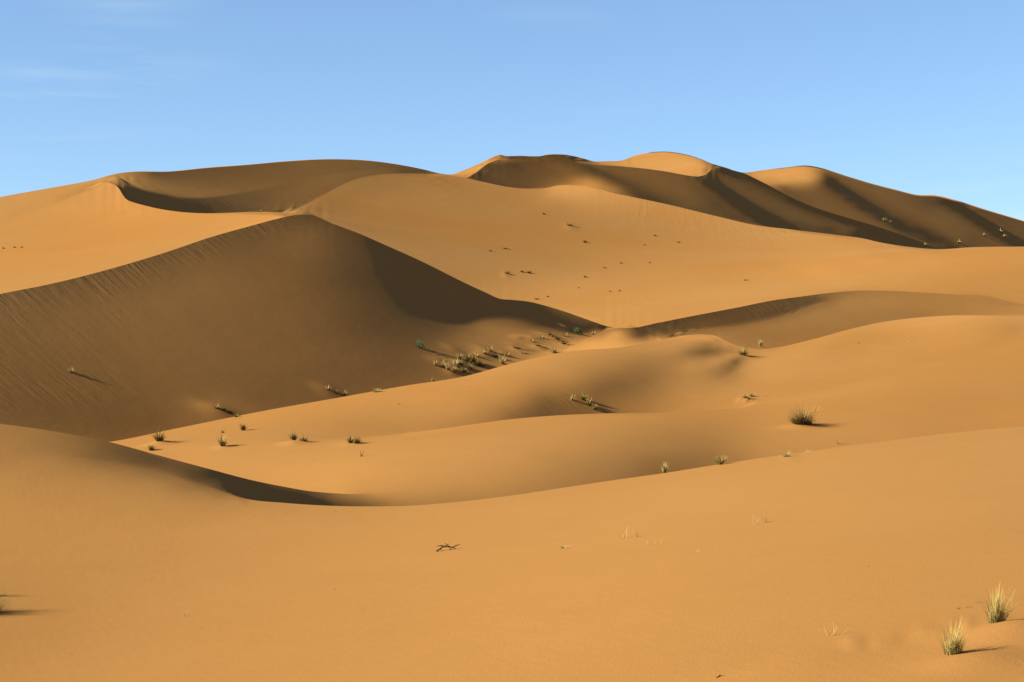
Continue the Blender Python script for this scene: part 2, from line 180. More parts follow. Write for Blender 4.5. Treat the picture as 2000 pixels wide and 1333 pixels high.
[2602,-1,-2,-1,-3,-2,-2,-3,-3,-4,-4,-5,-5,-6,-7,-11,-12,-14,-14,-17,-15,-14,-12,-11,-9,-10,-7,-8,-7,-6,-6,-5,-6,-2,-4,-2,-3,-2,-1,-3,-7,-7,-8,-9,-13,-16,-16,-20,-24,-22,-23,-22,-22,-19,-18,-16,-14,-14,-12,-9,-10,-7,-7,-4,-4,-2,-1,-1,-1,0,0,0,0,0,0,-1,0,-1,-1,-1,-1,-1,-2,-2,-1,-1,-1,-2,-2,0,1,0,0,3,2,0,-3,-2,-3,-3,-3,-4,-4,-3,-4,-5,-4,-5,-5,-5,-5,-4,-3,-2,-2,-1,-1,-1,2,1,2,2,1,2,2,1,3,1,2,1,1,2,1,1,1,1,1,1,2,1,1,1,1,2,3,3,3,3,3,3,3,3,2,2,3,2,3,2,2,3,3,1,3,0,3,1,3,2,3,2,2,3,2,3,3,3,2,4,1,4,2,2,3,3,2,2,-4],
[2542,1,1,0,0,-1,-1,-2,-2,-3,-4,-4,-6,-6,-7,-7,-9,-9,-11,-9,-11,-11,-10,-10,-8,-7,-8,-6,-6,-6,-6,-4,-4,-5,-4,-4,-3,-3,-4,-1,2,-1,-3,-5,-5,-8,-11,-12,-13,-19,-19,-20,-21,-21,-20,-18,-16,-13,-12,-11,-9,-8,-7,-8,-5,-6,-3,-3,0,0,2,2,3,3,2,3,1,2,2,2,3,2,3,3,3,3,3,5,4,4,4,5,7,5,6,6,7,4,4,2,0,2,-1,-2,-2,-3,-4,-4,-4,-5,-3,-4,-3,-5,-2,-3,-1,-1,-2,1,-1,2,3,2,3,2,2,2,1,1,1,0,-1,1,0,-1,0,0,-1,1,1,1,1,1,2,2,1,2,2,2,1,3,2,3,1,3,2,2,3,1,2,3,2,3,3,2,2,3,3,4,3,3,4,4,4,3,4,3,5,2,5,3,4,2,5,3,11],
[2077,2,3,2,4,3,2,4,2,3,3,4,3,3,2,2,2,2,2,2,3,4,4,6,6,7,9,8,10,10,11,9,10,9,9,7,8,6,7,5,2,6,5,2,-1,-2,-3,-7,-8,-5,-11,-13,-12,-14,-16,-14,-15,-13,-13,-10,-9,-9,-6,-6,-6,-4,-5,-4,-3,-1,-1,3,2,2,2,1,3,3,3,4,4,5,5,7,7,8,8,8,10,10,10,10,9,11,11,10,9,10,10,9,11,6,9,7,5,6,4,5,4,2,0,0,-2,-1,-2,-1,-3,0,0,-1,2,0,0,3,0,1,-1,-1,-1,-2,-2,-1,-1,-2,-1,-1,0,-2,0,-2,-1,-1,-1,0,-2,-1,0,0,2,0,3,1,2,2,3,2,2,3,2,4,3,2,3,4,3,4,4,5,3,4,5,4,5,4,5,5,5,5,4,6,4,5,3,6,2,3,-4],
[1574,2,1,3,1,3,3,3,3,4,4,4,5,6,7,6,7,7,7,8,8,10,11,11,13,14,15,18,18,19,21,24,24,25,26,27,26,26,24,24,25,20,20,21,18,14,10,9,5,-3,2,-1,-4,-3,-4,-6,-7,-7,-6,-8,-7,-7,-7,-5,-5,-5,-4,-4,-4,-6,-4,-7,-3,-1,2,3,4,4,7,6,7,8,8,8,9,10,11,12,12,12,14,15,16,14,15,15,16,15,13,15,12,15,12,12,12,11,11,9,8,10,9,7,7,6,5,4,6,1,2,2,-1,2,0,-4,-2,-1,0,0,-1,1,1,-1,0,0,-1,-1,-1,0,-1,0,0,-1,1,-1,0,1,0,0,0,1,1,1,2,1,2,2,3,1,3,3,2,4,4,4,4,5,6,5,8,7,6,8,5,7,6,6,5,5,6,4,5,5,7,4,7,8,15],
[1204,2,2,2,2,2,2,2,3,2,2,3,3,4,3,6,7,7,9,8,10,10,10,11,12,13,14,14,15,18,18,18,21,24,25,27,31,32,36,34,33,37,35,36,39,40,38,32,30,27,16,13,12,6,6,5,4,3,2,2,1,0,-1,-2,-3,-3,-4,-3,-4,-1,-4,-2,-5,-4,-3,-1,0,3,3,6,7,8,9,11,12,12,13,12,15,15,15,15,16,19,17,18,18,18,19,17,19,14,17,15,15,15,13,14,13,9,10,10,10,9,8,9,6,9,7,7,6,2,2,6,4,2,1,2,3,1,1,3,3,2,4,3,2,3,3,1,1,2,1,3,3,2,4,3,4,4,3,3,4,4,3,3,3,5,3,2,4,4,3,4,5,7,6,7,7,7,6,5,6,3,4,5,6,6,5,7,6,6,6,6,5,4,-6],
[958,1,2,2,2,2,2,3,3,3,3,4,4,2,5,5,4,5,5,7,8,7,8,9,8,10,9,12,12,13,14,16,16,16,18,21,20,23,24,32,35,35,40,40,40,41,44,49,45,43,45,36,26,20,17,16,18,16,16,13,13,9,8,8,7,5,3,2,2,-2,1,0,2,2,1,1,0,1,2,3,4,6,8,7,10,10,12,15,13,16,17,18,20,16,19,18,19,19,19,19,15,21,15,17,15,15,15,13,13,16,12,11,10,10,9,8,11,6,8,7,8,11,9,4,7,7,8,6,7,6,8,5,5,7,4,6,5,5,5,8,7,7,6,4,6,5,5,6,6,6,6,8,6,6,7,6,6,5,5,6,5,4,5,3,3,1,1,0,0,1,3,4,5,8,6,7,6,7,7,7,8,8,8,10,11,12,25],
[784,2,2,2,3,2,4,3,3,3,5,4,4,6,4,5,6,5,5,4,3,6,7,8,9,8,10,8,11,9,10,10,13,15,15,15,17,18,17,15,20,25,26,32,36,37,36,36,43,46,41,45,41,27,28,34,34,36,34,31,23,16,16,14,13,14,13,12,10,12,8,7,5,4,5,4,7,5,6,7,8,9,10,11,9,11,9,10,13,13,13,16,15,21,20,22,19,20,17,17,19,10,18,15,16,15,15,14,13,8,10,11,8,10,8,10,8,14,12,11,11,4,8,12,7,9,7,9,8,9,7,11,9,8,11,8,10,8,9,5,5,6,7,10,7,9,10,10,10,10,10,8,9,7,7,7,7,7,7,5,5,4,3,3,2,2,3,4,5,4,4,4,4,4,6,6,8,8,8,8,8,10,8,8,6,4,-11],
[661,1,2,2,3,4,3,4,4,5,5,4,6,4,6,5,4,6,6,7,8,6,7,7,7,9,8,11,9,11,10,10,9,9,11,11,11,11,15,17,13,12,16,16,18,23,29,31,28,33,37,32,35,34,35,41,43,44,42,40,36,26,25,22,21,18,18,17,18,16,18,16,17,15,11,10,8,10,10,11,13,12,14,13,15,15,15,15,13,15,17,14,16,13,13,12,16,14,17,18,13,21,12,16,15,15,15,14,13,16,11,7,9,6,9,7,11,6,9,11,11,18,13,5,10,8,11,9,9,10,11,7,9,10,7,10,9,11,9,12,12,9,9,5,7,8,7,9,10,10,11,12,9,10,9,9,9,7,8,8,8,6,4,4,3,3,3,3,4,5,6,7,8,8,7,7,7,6,9,8,10,8,11,12,15,19,37],
[564,4,2,3,3,4,4,4,6,5,6,6,7,8,7,7,8,6,6,5,6,8,8,9,10,10,11,8,11,10,11,13,14,14,11,11,10,8,5,5,11,14,11,12,12,8,9,14,22,20,19,27,19,17,26,33,37,40,42,41,36,34,33,32,29,28,26,24,21,22,18,21,18,18,19,20,18,16,15,16,15,17,15,18,15,15,14,15,18,16,14,15,12,13,14,18,15,19,17,14,21,10,21,17,18,17,16,16,14,9,13,13,10,11,8,11,8,16,12,12,12,4,10,17,12,12,11,13,13,11,10,13,12,9,13,9,9,8,9,5,5,7,7,11,11,10,13,13,11,12,11,10,10,9,9,9,8,9,7,7,6,6,6,5,5,6,5,7,6,7,7,6,6,6,9,9,11,11,9,11,10,11,9,7,4,-1,-23],
[494,1,4,3,4,4,4,5,5,6,6,8,6,9,9,8,9,10,9,10,9,9,11,10,11,11,12,16,13,13,13,11,11,12,17,18,17,17,12,8,-3,-3,6,9,11,12,6,1,0,9,10,3,11,4,8,16,24,28,30,31,33,28,28,29,30,31,31,30,30,28,30,23,24,21,18,16,17,18,20,18,20,19,21,19,21,19,20,17,14,15,17,15,16,11,13,13,17,17,20,23,16,27,16,20,20,20,21,19,21,21,13,9,12,9,12,8,14,8,15,16,18,28,20,10,15,16,16,14,13,15,17,11,13,15,9,14,11,11,10,13,10,9,8,5,7,9,8,11,14,15,16,16,15,14,13,13,12,11,13,10,11,8,6,4,4,3,4,5,7,8,9,10,12,16,16,16,15,16,17,17,18,18,20,23,27,33,60],
[435,5,3,4,4,4,6,6,6,6,7,7,8,7,9,10,11,11,14,14,15,15,14,14,13,13,11,10,15,19,20,24,25,21,12,13,18,20,23,22,21,-2,-12,-1,5,5,8,4,-1,-8,-4,-2,-19,-17,-6,5,9,16,19,21,17,18,19,18,20,21,23,25,27,28,27,33,29,29,27,25,20,17,14,16,17,19,18,19,19,19,18,20,24,22,18,20,18,22,19,21,20,21,18,17,24,11,25,21,21,22,20,22,19,15,22,25,18,19,16,18,13,24,22,23,24,15,23,32,26,26,24,27,25,23,20,25,21,17,20,15,15,12,13,7,11,14,16,23,21,22,26,26,24,24,23,20,21,17,17,17,15,16,12,13,12,11,8,9,8,7,8,8,10,9,9,10,13,17,21,24,26,26,24,24,21,19,17,12,6,-2,-36],
[395,1,4,5,6,6,7,7,8,8,7,8,8,9,8,9,10,12,14,15,15,15,13,14,15,15,18,18,17,17,20,24,33,47,62,55,43,34,25,26,31,50,31,-9,-18,-15,-7,0,-24,-25,-1,-11,-33,-73,-43,-12,3,9,14,14,11,-1,3,3,3,7,9,11,14,14,19,15,21,22,24,25,28,28,26,24,23,22,23,22,22,21,19,18,13,15,20,16,18,12,18,21,28,30,36,41,34,49,34,41,41,41,43,39,40,40,25,19,24,21,25,25,38,35,44,49,49,60,50,31,37,36,37,31,34,34,35,28,28,31,24,25,23,18,13,20,13,11,9,4,9,12,13,18,26,27,28,31,25,25,25,21,23,20,21,20,17,13,11,5,4,5,4,9,12,15,19,22,27,42,48,48,48,51,55,56,61,66,72,82,92,105,150],
[345,11,10,9,9,10,9,8,8,9,9,8,8,7,9,11,11,9,5,1,4,9,13,16,18,21,22,25,29,35,38,44,48,51,56,66,79,88,97,101,97,79,83,77,31,-16,-27,-4,78,61,-57,27,-35,-250,-151,-112,-60,-21,-8,-7,-16,-26,-22,-18,-13,-17,-15,-11,-10,-4,-6,2,-1,1,3,5,7,10,15,21,26,30,32,36,35,39,40,45,51,51,48,56,53,64,63,69,67,68,64,56,59,34,50,42,38,34,29,28,21,15,26,30,26,31,35,45,41,53,45,42,40,23,27,39,28,28,24,27,23,20,14,21,18,11,17,12,14,18,21,16,25,30,34,41,41,40,47,45,41,41,40,34,37,31,30,31,27,28,24,23,23,21,17,19,18,20,23,25,29,28,29,29,29,21,13,12,9,3,-4,-11,-19,-29,-42,-59,-75,-98,-155],
[46,5,3,3,1,0,0,0,-1,-1,-1,-1,-1,-1,-1,1,0,0,1,3,2,-1,-1,-1,-2,-2,-2,-2,0,-1,3,1,-4,-5,-6,-3,-2,1,2,3,5,9,6,19,31,54,109,165,91,75,374,335,89,323,168,-269,-1046,-74,-165,231,144,179,69,66,54,77,86,87,75,68,71,59,73,78,86,84,84,81,80,66,52,46,44,39,42,44,62,48,35,36,41,33,43,45,44,17,6,-7,-8,-5,-3,37,6,9,12,17,23,28,35,63,69,77,88,87,80,66,47,13,5,-7,-11,0,1,16,19,11,11,9,8,10,14,7,11,19,13,21,20,22,21,33,29,20,16,6,0,-6,-30,-45,-52,-57,-61,-53,-47,-22,-27,-29,-26,-28,-23,-21,-27,-3,20,30,35,31,23,3,-23,-20,-26,-26,-40,-64,-69,-74,-78,-79,-81,-82,-87,-90,-91,-91,-86,-72,-21],
[50,1,2,1,2,1,1,1,2,1,1,1,1,2,0,1,2,2,1,0,0,1,1,1,3,2,3,3,2,3,3,3,4,3,3,4,5,8,11,16,23,27,31,43,68,84,62,17,49,50,-104,-56,125,653,-800,287,879,-301,-31,49,148,-69,73,64,99,47,30,28,55,66,63,90,55,44,28,28,27,27,22,34,45,44,36,39,33,26,-5,7,24,17,7,15,3,-11,-20,2,7,21,21,21,21,-16,21,26,31,31,31,37,43,17,14,7,-5,-4,-7,-7,4,26,28,35,35,29,23,-2,2,12,11,10,11,10,6,14,9,1,9,2,3,3,4,-16,-19,-16,-19,-20,-23,-26,-12,0,0,3,8,2,0,-28,-16,-7,-4,2,3,7,23,1,-22,-32,-40,-40,-38,-24,-2,-15,-23,-35,-36,-25,-30,-31,-32,-34,-32,-29,-22,-12,-3,7,12,10,-31],
[51,2,1,2,0,2,1,1,1,1,1,2,1,1,2,1,1,1,1,1,0,1,2,2,1,2,3,3,3,3,2,2,3,3,3,4,7,7,12,13,17,21,22,23,27,32,24,16,7,40,-39,-40,8,-118,587,-121,-7,460,71,68,-23,226,63,61,-2,79,97,92,51,31,34,-12,37,46,58,52,46,42,45,30,16,12,20,8,7,4,33,20,-4,2,11,-1,6,22,36,23,23,11,14,14,15,47,15,7,3,5,6,-1,-13,11,9,16,27,23,28,36,32,18,15,10,9,6,11,33,23,8,8,6,3,-2,1,-10,-7,0,-8,-5,-5,-8,-12,6,9,1,4,4,6,9,-3,-14,-12,-15,-19,-14,-14,15,4,-5,-9,-16,-18,-22,-42,-26,-6,4,12,12,10,-2,-28,-19,-14,-6,-5,-18,-13,-13,-10,-8,-6,-8,-12,-21,-31,-39,-47,-46,-10],
[55,-1,0,0,1,2,2,3,3,3,4,3,4,3,3,3,3,1,1,-1,0,2,4,4,6,7,7,8,6,6,3,6,9,12,12,14,14,16,17,20,23,30,29,27,27,24,21,15,34,34,-12,-94,80,-574,573,658,579,60,438,-67,13,-72,84,109,178,105,69,59,85,94,82,110,63,49,31,28,25,23,13,19,25,25,13,22,21,23,0,5,27,21,12,23,18,7,-7,-1,-3,6,1,3,2,-20,4,11,16,15,17,24,39,25,32,29,23,30,30,22,23,31,32,35,33,35,28,9,13,21,18,17,16,18,12,19,15,7,12,9,6,9,11,-4,-9,-1,-7,-7,-10,-14,-7,-2,-2,-2,2,-2,0,-22,-16,-7,-4,5,7,10,27,18,3,-8,-16,-18,-18,-13,7,0,-6,-16,-18,-11,-18,-21,-24,-28,-31,-31,-30,-24,-16,-10,-3,-3,-35],
[93,2,0,2,1,0,1,0,0,1,0,-1,0,0,0,0,0,0,0,1,1,-1,-1,-1,-2,0,0,0,0,-1,0,-1,-2,-3,-2,-2,-1,2,2,4,4,6,9,6,8,15,17,19,18,20,40,49,103,263,-5,0,131,379,84,24,59,34,27,24,-7,-19,-1,-5,-23,-34,-41,-23,-18,-22,-16,-12,-8,-5,-1,1,-1,-1,5,0,2,0,1,6,-3,-2,2,-5,-5,-4,1,-2,0,-3,1,2,1,7,5,5,5,7,8,8,8,13,11,14,18,17,16,20,24,23,28,28,32,33,39,39,41,38,36,32,29,24,24,15,14,15,10,10,11,9,9,11,13,5,6,4,-2,-4,-3,-2,-4,-1,-2,3,0,7,11,9,12,10,12,12,11,7,9,11,12,12,11,14,9,6,7,10,7,-1,4,2,-1,1,2,5,8,10,12,14,12,10,34],
[117,1,2,0,1,1,0,1,0,0,-1,1,0,-1,0,0,-1,0,1,2,1,0,-2,-1,-1,-2,0,1,0,-1,0,-2,-2,-2,-2,-2,-1,0,4,3,3,7,10,8,10,14,16,16,19,21,42,47,62,137,86,15,-25,-57,41,69,-27,51,21,-10,-11,13,4,9,11,8,16,-12,-10,-1,4,8,11,10,11,6,5,4,1,1,0,1,5,1,0,1,-1,-1,0,-1,-1,0,-2,-1,-2,-1,1,6,4,4,4,5,6,6,6,7,11,13,15,16,19,21,20,21,20,21,21,22,19,22,17,15,12,12,10,9,7,9,8,7,9,8,8,7,7,8,8,10,9,4,12,11,5,2,2,3,3,3,7,10,7,9,7,7,7,6,4,9,11,13,15,15,14,10,7,8,8,6,6,12,3,6,10,10,9,9,8,7,8,6,10,13,-1],
[143,1,1,0,1,0,0,0,0,0,1,-1,0,0,-1,-1,0,0,1,3,1,0,-1,-2,-1,-1,0,0,0,0,-1,0,-2,-3,-3,-1,0,1,3,2,4,8,10,9,11,15,15,17,17,22,38,44,38,139,61,1,-29,-56,-84,-25,37,25,-8,15,10,1,13,20,17,15,-4,-6,5,11,14,13,11,10,7,6,4,2,1,1,0,0,1,0,1,-1,-1,0,-1,0,-1,-2,-1,-1,0,0,3,3,3,5,4,5,4,6,6,8,11,11,14,15,17,17,18,17,17,17,15,12,9,8,8,6,7,6,6,6,7,6,6,7,5,7,6,8,7,9,8,10,8,15,4,5,6,7,6,4,5,6,7,8,10,9,10,10,10,10,10,11,13,12,12,12,12,11,10,9,9,11,10,4,12,11,7,7,8,8,9,11,10,12,13,13,25],
[172,-1,0,1,0,0,0,0,0,0,0,1,-1,0,0,0,-1,1,1,2,3,1,0,-1,-1,-1,-1,2,0,0,1,-1,-1,0,1,1,3,2,3,4,7,8,15,13,12,14,14,17,18,30,38,28,26,45,6,-16,-33,-48,-23,-35,-21,2,19,15,-4,11,19,19,16,-8,0,14,19,18,16,12,8,6,6,4,3,1,1,0,0,-1,0,0,-1,-1,1,-1,0,0,0,0,1,0,2,2,3,4,4,4,5,4,6,6,6,8,8,10,9,13,14,15,15,16,15,11,8,3,4,5,4,6,5,5,6,6,4,5,5,4,6,4,7,5,7,9,9,9,12,0,10,10,6,3,5,6,9,9,11,13,12,12,12,11,11,10,9,8,8,9,9,8,9,9,9,10,10,8,8,15,6,5,8,9,9,9,8,9,8,8,6,7,0],
[200,0,-1,-1,0,-1,0,0,1,0,-1,0,1,0,0,-1,1,0,2,3,2,1,0,0,-1,0,1,-1,1,1,0,1,0,1,2,3,3,4,4,5,7,10,15,15,14,13,13,13,19,22,33,29,9,-29,-21,-23,-26,-14,-21,-15,-6,-20,-9,-6,17,15,12,23,-13,-1,22,24,22,17,11,9,6,5,3,2,0,0,0,-1,-1,-1,-1,-1,0,0,-2,0,0,0,0,0,1,3,2,2,3,3,4,4,5,5,5,5,7,6,7,8,10,11,12,12,13,12,8,3,0,3,4,4,5,4,6,6,5,4,4,3,3,4,3,5,4,6,8,7,10,9,4,16,4,-3,0,7,11,13,14,14,13,11,12,10,10,9,7,7,7,6,6,5,6,7,6,7,7,9,9,11,11,1,9,11,7,5,6,6,7,6,6,7,7,6,12],
[228,-1,-1,-1,-2,0,-1,0,-1,0,1,0,0,1,-1,1,0,1,0,3,3,1,0,0,0,-1,-2,-1,1,0,0,1,1,1,1,3,3,3,4,5,7,10,11,15,13,11,9,11,5,16,27,18,-17,-27,-18,-20,-12,-14,-12,-6,-15,-9,-3,-3,-5,3,4,-12,12,26,25,22,18,12,9,6,7,2,0,-1,-1,-2,-3,-2,-2,0,-1,-1,-2,-1,-1,-1,-1,-1,0,1,1,1,2,3,2,4,3,4,3,5,5,5,5,7,6,8,9,10,9,11,9,3,-2,-1,2,4,3,5,5,7,6,5,4,4,3,2,2,1,3,4,6,6,5,5,7,9,19,-8,-7,6,15,16,16,15,12,11,9,8,6,7,5,6,5,6,3,4,4,4,4,5,6,6,7,8,9,7,5,16,5,0,3,6,7,8,9,8,8,7,7,8,1],
[254,-2,-3,-1,-2,-2,0,-2,0,0,0,1,2,1,2,0,0,1,1,-1,1,1,0,0,-1,0,-1,-2,-1,0,1,-1,1,0,1,3,3,4,3,5,6,7,10,12,10,7,5,1,-2,2,7,9,-19,-15,-13,-9,-8,-8,-5,-10,-8,-4,-3,0,3,7,-4,8,-1,13,10,17,12,11,9,10,0,0,-2,-3,-5,-3,-2,-2,-2,-2,-1,-1,-2,-1,-2,-1,-1,-1,0,1,0,2,2,2,2,3,3,3,4,3,4,5,5,5,7,7,9,7,8,7,-1,-4,-3,1,3,3,5,6,7,6,5,6,5,3,3,-1,-1,4,5,5,4,3,3,2,-1,0,-3,13,23,22,17,13,10,7,6,5,4,4,3,3,4,4,4,1,3,4,2,4,4,3,4,4,6,5,7,13,14,-8,-1,8,10,11,12,11,11,10,10,10,9,9,14],
[273,-4,-2,-4,-1,-2,-2,0,-1,0,1,2,3,3,4,1,-1,0,-1,-1,-2,0,0,0,-1,-2,-2,-1,-1,-1,0,1,0,0,1,2,4,3,3,4,5,7,6,5,4,2,-3,-6,-6,-3,-2,-6,-9,-9,-5,-4,-4,-2,-5,-9,-4,0,2,9,5,13,21,-7,16,11,13,18,17,10,14,-1,-3,-7,-7,-8,-6,-5,-5,-3,-2,-2,-3,-3,-2,-3,-1,-2,-1,0,-1,0,2,0,1,2,3,2,4,3,4,4,5,5,4,5,7,6,5,5,7,0,-3,-1,2,5,6,8,11,11,11,10,10,10,7,5,-2,-2,3,3,3,3,0,0,-2,-3,-4,-6,-8,6,7,5,3,3,1,2,1,1,0,1,1,2,2,3,1,3,3,2,3,3,3,3,3,3,2,2,3,2,1,10,17,14,16,16,14,14,11,10,7,4,0,-2,-7],
[280,-5,-4,-3,-3,-1,-2,0,1,1,3,4,4,6,5,2,0,-1,-2,-4,-2,-1,0,-1,0,0,-2,-2,-1,1,1,1,2,2,2,4,2,0,0,0,1,1,-1,-1,-4,-9,-8,-8,-7,-8,-10,-4,-6,-4,-2,-2,1,6,-10,-2,1,2,4,14,33,15,6,23,19,19,29,18,15,13,-6,-7,-15,-14,-14,-12,-9,-6,-4,-4,-3,-4,-4,-4,-4,-3,-3,-2,-2,-1,0,0,1,1,2,2,3,3,3,4,4,6,4,4,5,5,3,5,3,4,2,1,2,2,5,8,11,15,15,16,14,15,14,9,7,2,0,2,4,2,0,-1,-1,-4,-4,-4,-3,-2,4,-1,-1,-2,0,-1,-1,0,0,0,1,1,1,2,2,1,3,2,1,2,3,2,2,2,1,1,1,0,-2,-6,2,17,15,20,18,16,14,10,9,6,3,-1,-2,-8,-10],
[271,-6,-6,-3,-3,-1,1,1,2,4,4,5,6,9,9,1,0,-1,-2,-4,-4,-1,0,1,1,0,0,-1,1,3,4,5,5,4,4,5,0,-6,-7,-5,-1,-9,-10,-13,-20,-11,-10,-7,-6,-12,-7,-4,-5,-2,-1,-2,8,2,11,1,5,2,5,11,18,18,30,40,34,40,34,26,21,-12,-22,-39,-25,-18,-16,-12,-9,-6,-3,-2,-4,-3,-5,-5,-5,-3,-3,-3,-2,-2,-1,0,0,3,2,3,3,4,5,5,5,4,5,5,3,4,5,3,5,6,2,1,2,7,10,12,15,17,18,16,17,11,9,4,1,1,7,10,3,1,-1,-2,-2,-2,-3,-2,0,0,-4,-3,-3,-1,-3,-1,-1,0,-1,0,1,1,2,1,1,0,1,1,2,2,1,2,2,2,2,2,0,1,-1,0,2,16,27,21,16,13,10,9,7,4,4,3,1,4,6],
[245,-7,-4,-4,-1,0,1,1,4,4,5,6,8,7,8,2,-1,-2,-1,-3,-3,-1,1,1,1,1,1,1,3,4,6,6,5,7,4,4,-1,-6,-4,-5,8,-7,-34,-45,-15,-13,-6,-7,-3,-9,-6,-3,-3,4,-1,2,8,11,-2,9,6,7,7,8,14,31,47,56,63,62,51,23,-30,-14,-78,-48,-31,-20,-13,-9,-9,-6,-4,-3,-2,-5,-5,-5,-3,-4,-3,-3,-2,-2,0,0,1,1,2,3,4,4,5,5,5,5,4,4,5,4,4,6,8,4,3,3,6,9,13,15,17,17,15,14,9,7,3,2,3,6,8,4,2,1,-1,-1,-3,-2,-1,-1,-3,-4,-3,-3,-2,-2,0,-1,0,-1,1,1,1,0,1,0,0,0,0,2,2,2,3,4,3,5,5,5,7,6,7,2,12,34,17,11,9,8,10,10,10,13,13,15,17,15,12],
[206,-4,-4,-2,-1,0,1,3,2,5,6,6,7,7,6,1,-1,0,-3,-3,-1,-1,1,2,2,2,2,1,5,6,7,7,7,5,6,3,-1,-3,0,-4,91,-48,-133,-14,-19,-5,-7,-4,-3,-4,-8,2,-4,6,7,1,9,-3,6,7,7,9,7,5,13,43,52,81,63,146,80,-112,0,-128,-58,-39,-24,-15,-10,-7,-7,-4,-3,-3,-3,-2,-5,-3,-3,-3,-3,-1,-3,-1,-2,1,1,1,3,3,4,4,4,5,5,5,4,5,4,4,7,7,6,5,3,6,7,12,14,16,15,13,10,6,5,3,2,3,5,5,2,3,0,-1,-1,-3,-2,-2,-3,-4,-3,-3,-2,-2,-1,-1,0,-1,1,0,1,0,-1,0,0,-1,0,0,1,2,2,4,5,4,7,7,9,11,13,16,20,29,26,-2,-3,4,8,11,14,17,22,26,34,42,53,75,104],
[2808,73,58,43,27,14,3,-5,-11,-19,-27,-33,-41,-47,-47,-7,8,8,15,31,21,9,4,4,10,17,28,39,19,13,5,0,-7,-19,-35,-65,-37,-9,-24,-32,-305,-72,120,-47,-43,-63,-88,-104,-117,-139,-135,-124,-126,-165,-132,-105,-141,-125,-97,-97,-100,-100,-77,-61,-59,-43,-95,-75,-14,-7,97,235,-103,29,-30,-4,-5,-14,-14,-15,-9,-14,-16,-16,-13,-12,-4,-3,-1,-1,1,0,2,1,1,-3,-3,-4,-4,-4,-5,-3,-4,-4,-3,-3,0,0,4,5,4,5,3,2,3,3,4,6,7,6,6,4,3,3,1,1,1,2,0,0,0,-2,-1,-1,0,-1,-1,0,-1,1,-1,1,0,1,0,2,0,2,1,2,0,2,1,1,1,1,0,2,2,1,3,2,2,4,3,4,4,4,5,8,9,17,13,-8,3,3,6,8,10,12,14,19,21,26,34,37,31],
[2760,-88,-69,-52,-34,-23,-13,-9,-9,-7,-2,1,7,15,21,-9,-17,-12,-14,-33,-18,1,8,10,4,-4,-21,-40,-18,-16,-13,-15,-14,-11,-7,14,-38,-89,-98,-115,169,-6,-173,-34,-57,-57,-26,-34,-52,-46,-72,-88,-93,-68,-95,-112,-77,-71,-84,-77,-69,-53,-45,-42,-52,-65,-86,-103,-29,99,-159,-93,35,27,-20,13,7,5,2,1,-2,-3,-3,-2,-4,-2,-3,-2,-3,-1,-2,-1,-1,-2,-1,-1,0,0,-1,1,1,0,1,2,1,1,2,3,2,3,3,3,2,3,4,3,5,7,7,7,6,4,2,1,2,1,2,2,2,0,0,-1,0,-1,-2,-1,-1,-1,-1,-2,-1,-1,-1,0,0,0,1,0,1,0,0,0,0,0,-1,0,1,1,0,2,1,2,3,3,4,4,6,7,8,9,12,12,5,3,3,5,8,10,11,15,17,20,23,28,28,21,10],
[2356,63,45,29,14,5,-3,-5,-2,-3,-4,-7,-12,-20,-28,0,5,-1,1,19,6,-12,-18,-19,-16,-9,6,25,5,2,-1,-2,-12,-26,-44,-80,-42,5,22,53,-228,-56,114,-22,-6,-24,-89,-86,-68,-80,-75,-84,-95,-117,-90,-84,-109,-108,-87,-81,-68,-56,-49,-45,-69,-1,-177,-71,101,-110,-76,-162,95,-8,3,5,13,3,3,1,-1,-1,-3,-3,-3,-3,-2,-2,-2,-2,-2,-1,-2,0,-2,0,-1,0,0,0,1,1,2,1,1,2,2,2,3,3,4,3,3,3,3,4,7,6,7,7,5,3,2,2,1,2,2,1,-1,1,-1,0,-1,-2,-1,-1,-1,-2,-1,-1,-1,-1,-1,0,0,0,0,1,0,0,1,-1,1,0,0,1,0,0,2,1,3,2,4,3,4,6,6,7,8,10,11,6,6,6,6,8,10,12,14,16,19,21,24,21,18,14,18],
[3972,-60,-48,-33,-20,-10,-2,1,-3,-3,-2,0,5,14,20,-9,-16,-9,-10,-9,-12,-10,-6,-8,-11,-19,-31,-49,-45,-47,-49,-49,-45,-37,-31,14,-26,-77,-91,-123,155,-16,-176,-35,-52,-40,15,0,-27,-44,-56,-71,-72,-68,-102,-109,-96,-100,-116,-119,-128,-128,-149,-175,-174,-250,31,-144,-417,-214,-88,147,8,38,11,-56,-49,-23,-13,-6,-5,0,5,5,5,2,-3,-4,-4,-5,-3,-5,-4,-4,-2,0,2,3,5,6,5,8,6,6,7,6,5,4,1,2,2,2,2,3,3,5,7,8,8,6,4,2,2,1,2,3,1,1,1,0,1,-1,0,-1,-2,-2,-2,-2,-2,-1,-2,-2,-1,-1,-1,-1,0,-1,-1,0,-1,-1,-1,0,0,-1,0,1,1,1,1,3,2,5,5,5,7,10,11,10,8,7,7,8,8,10,11,14,16,17,19,18,18,16,13,15,17],
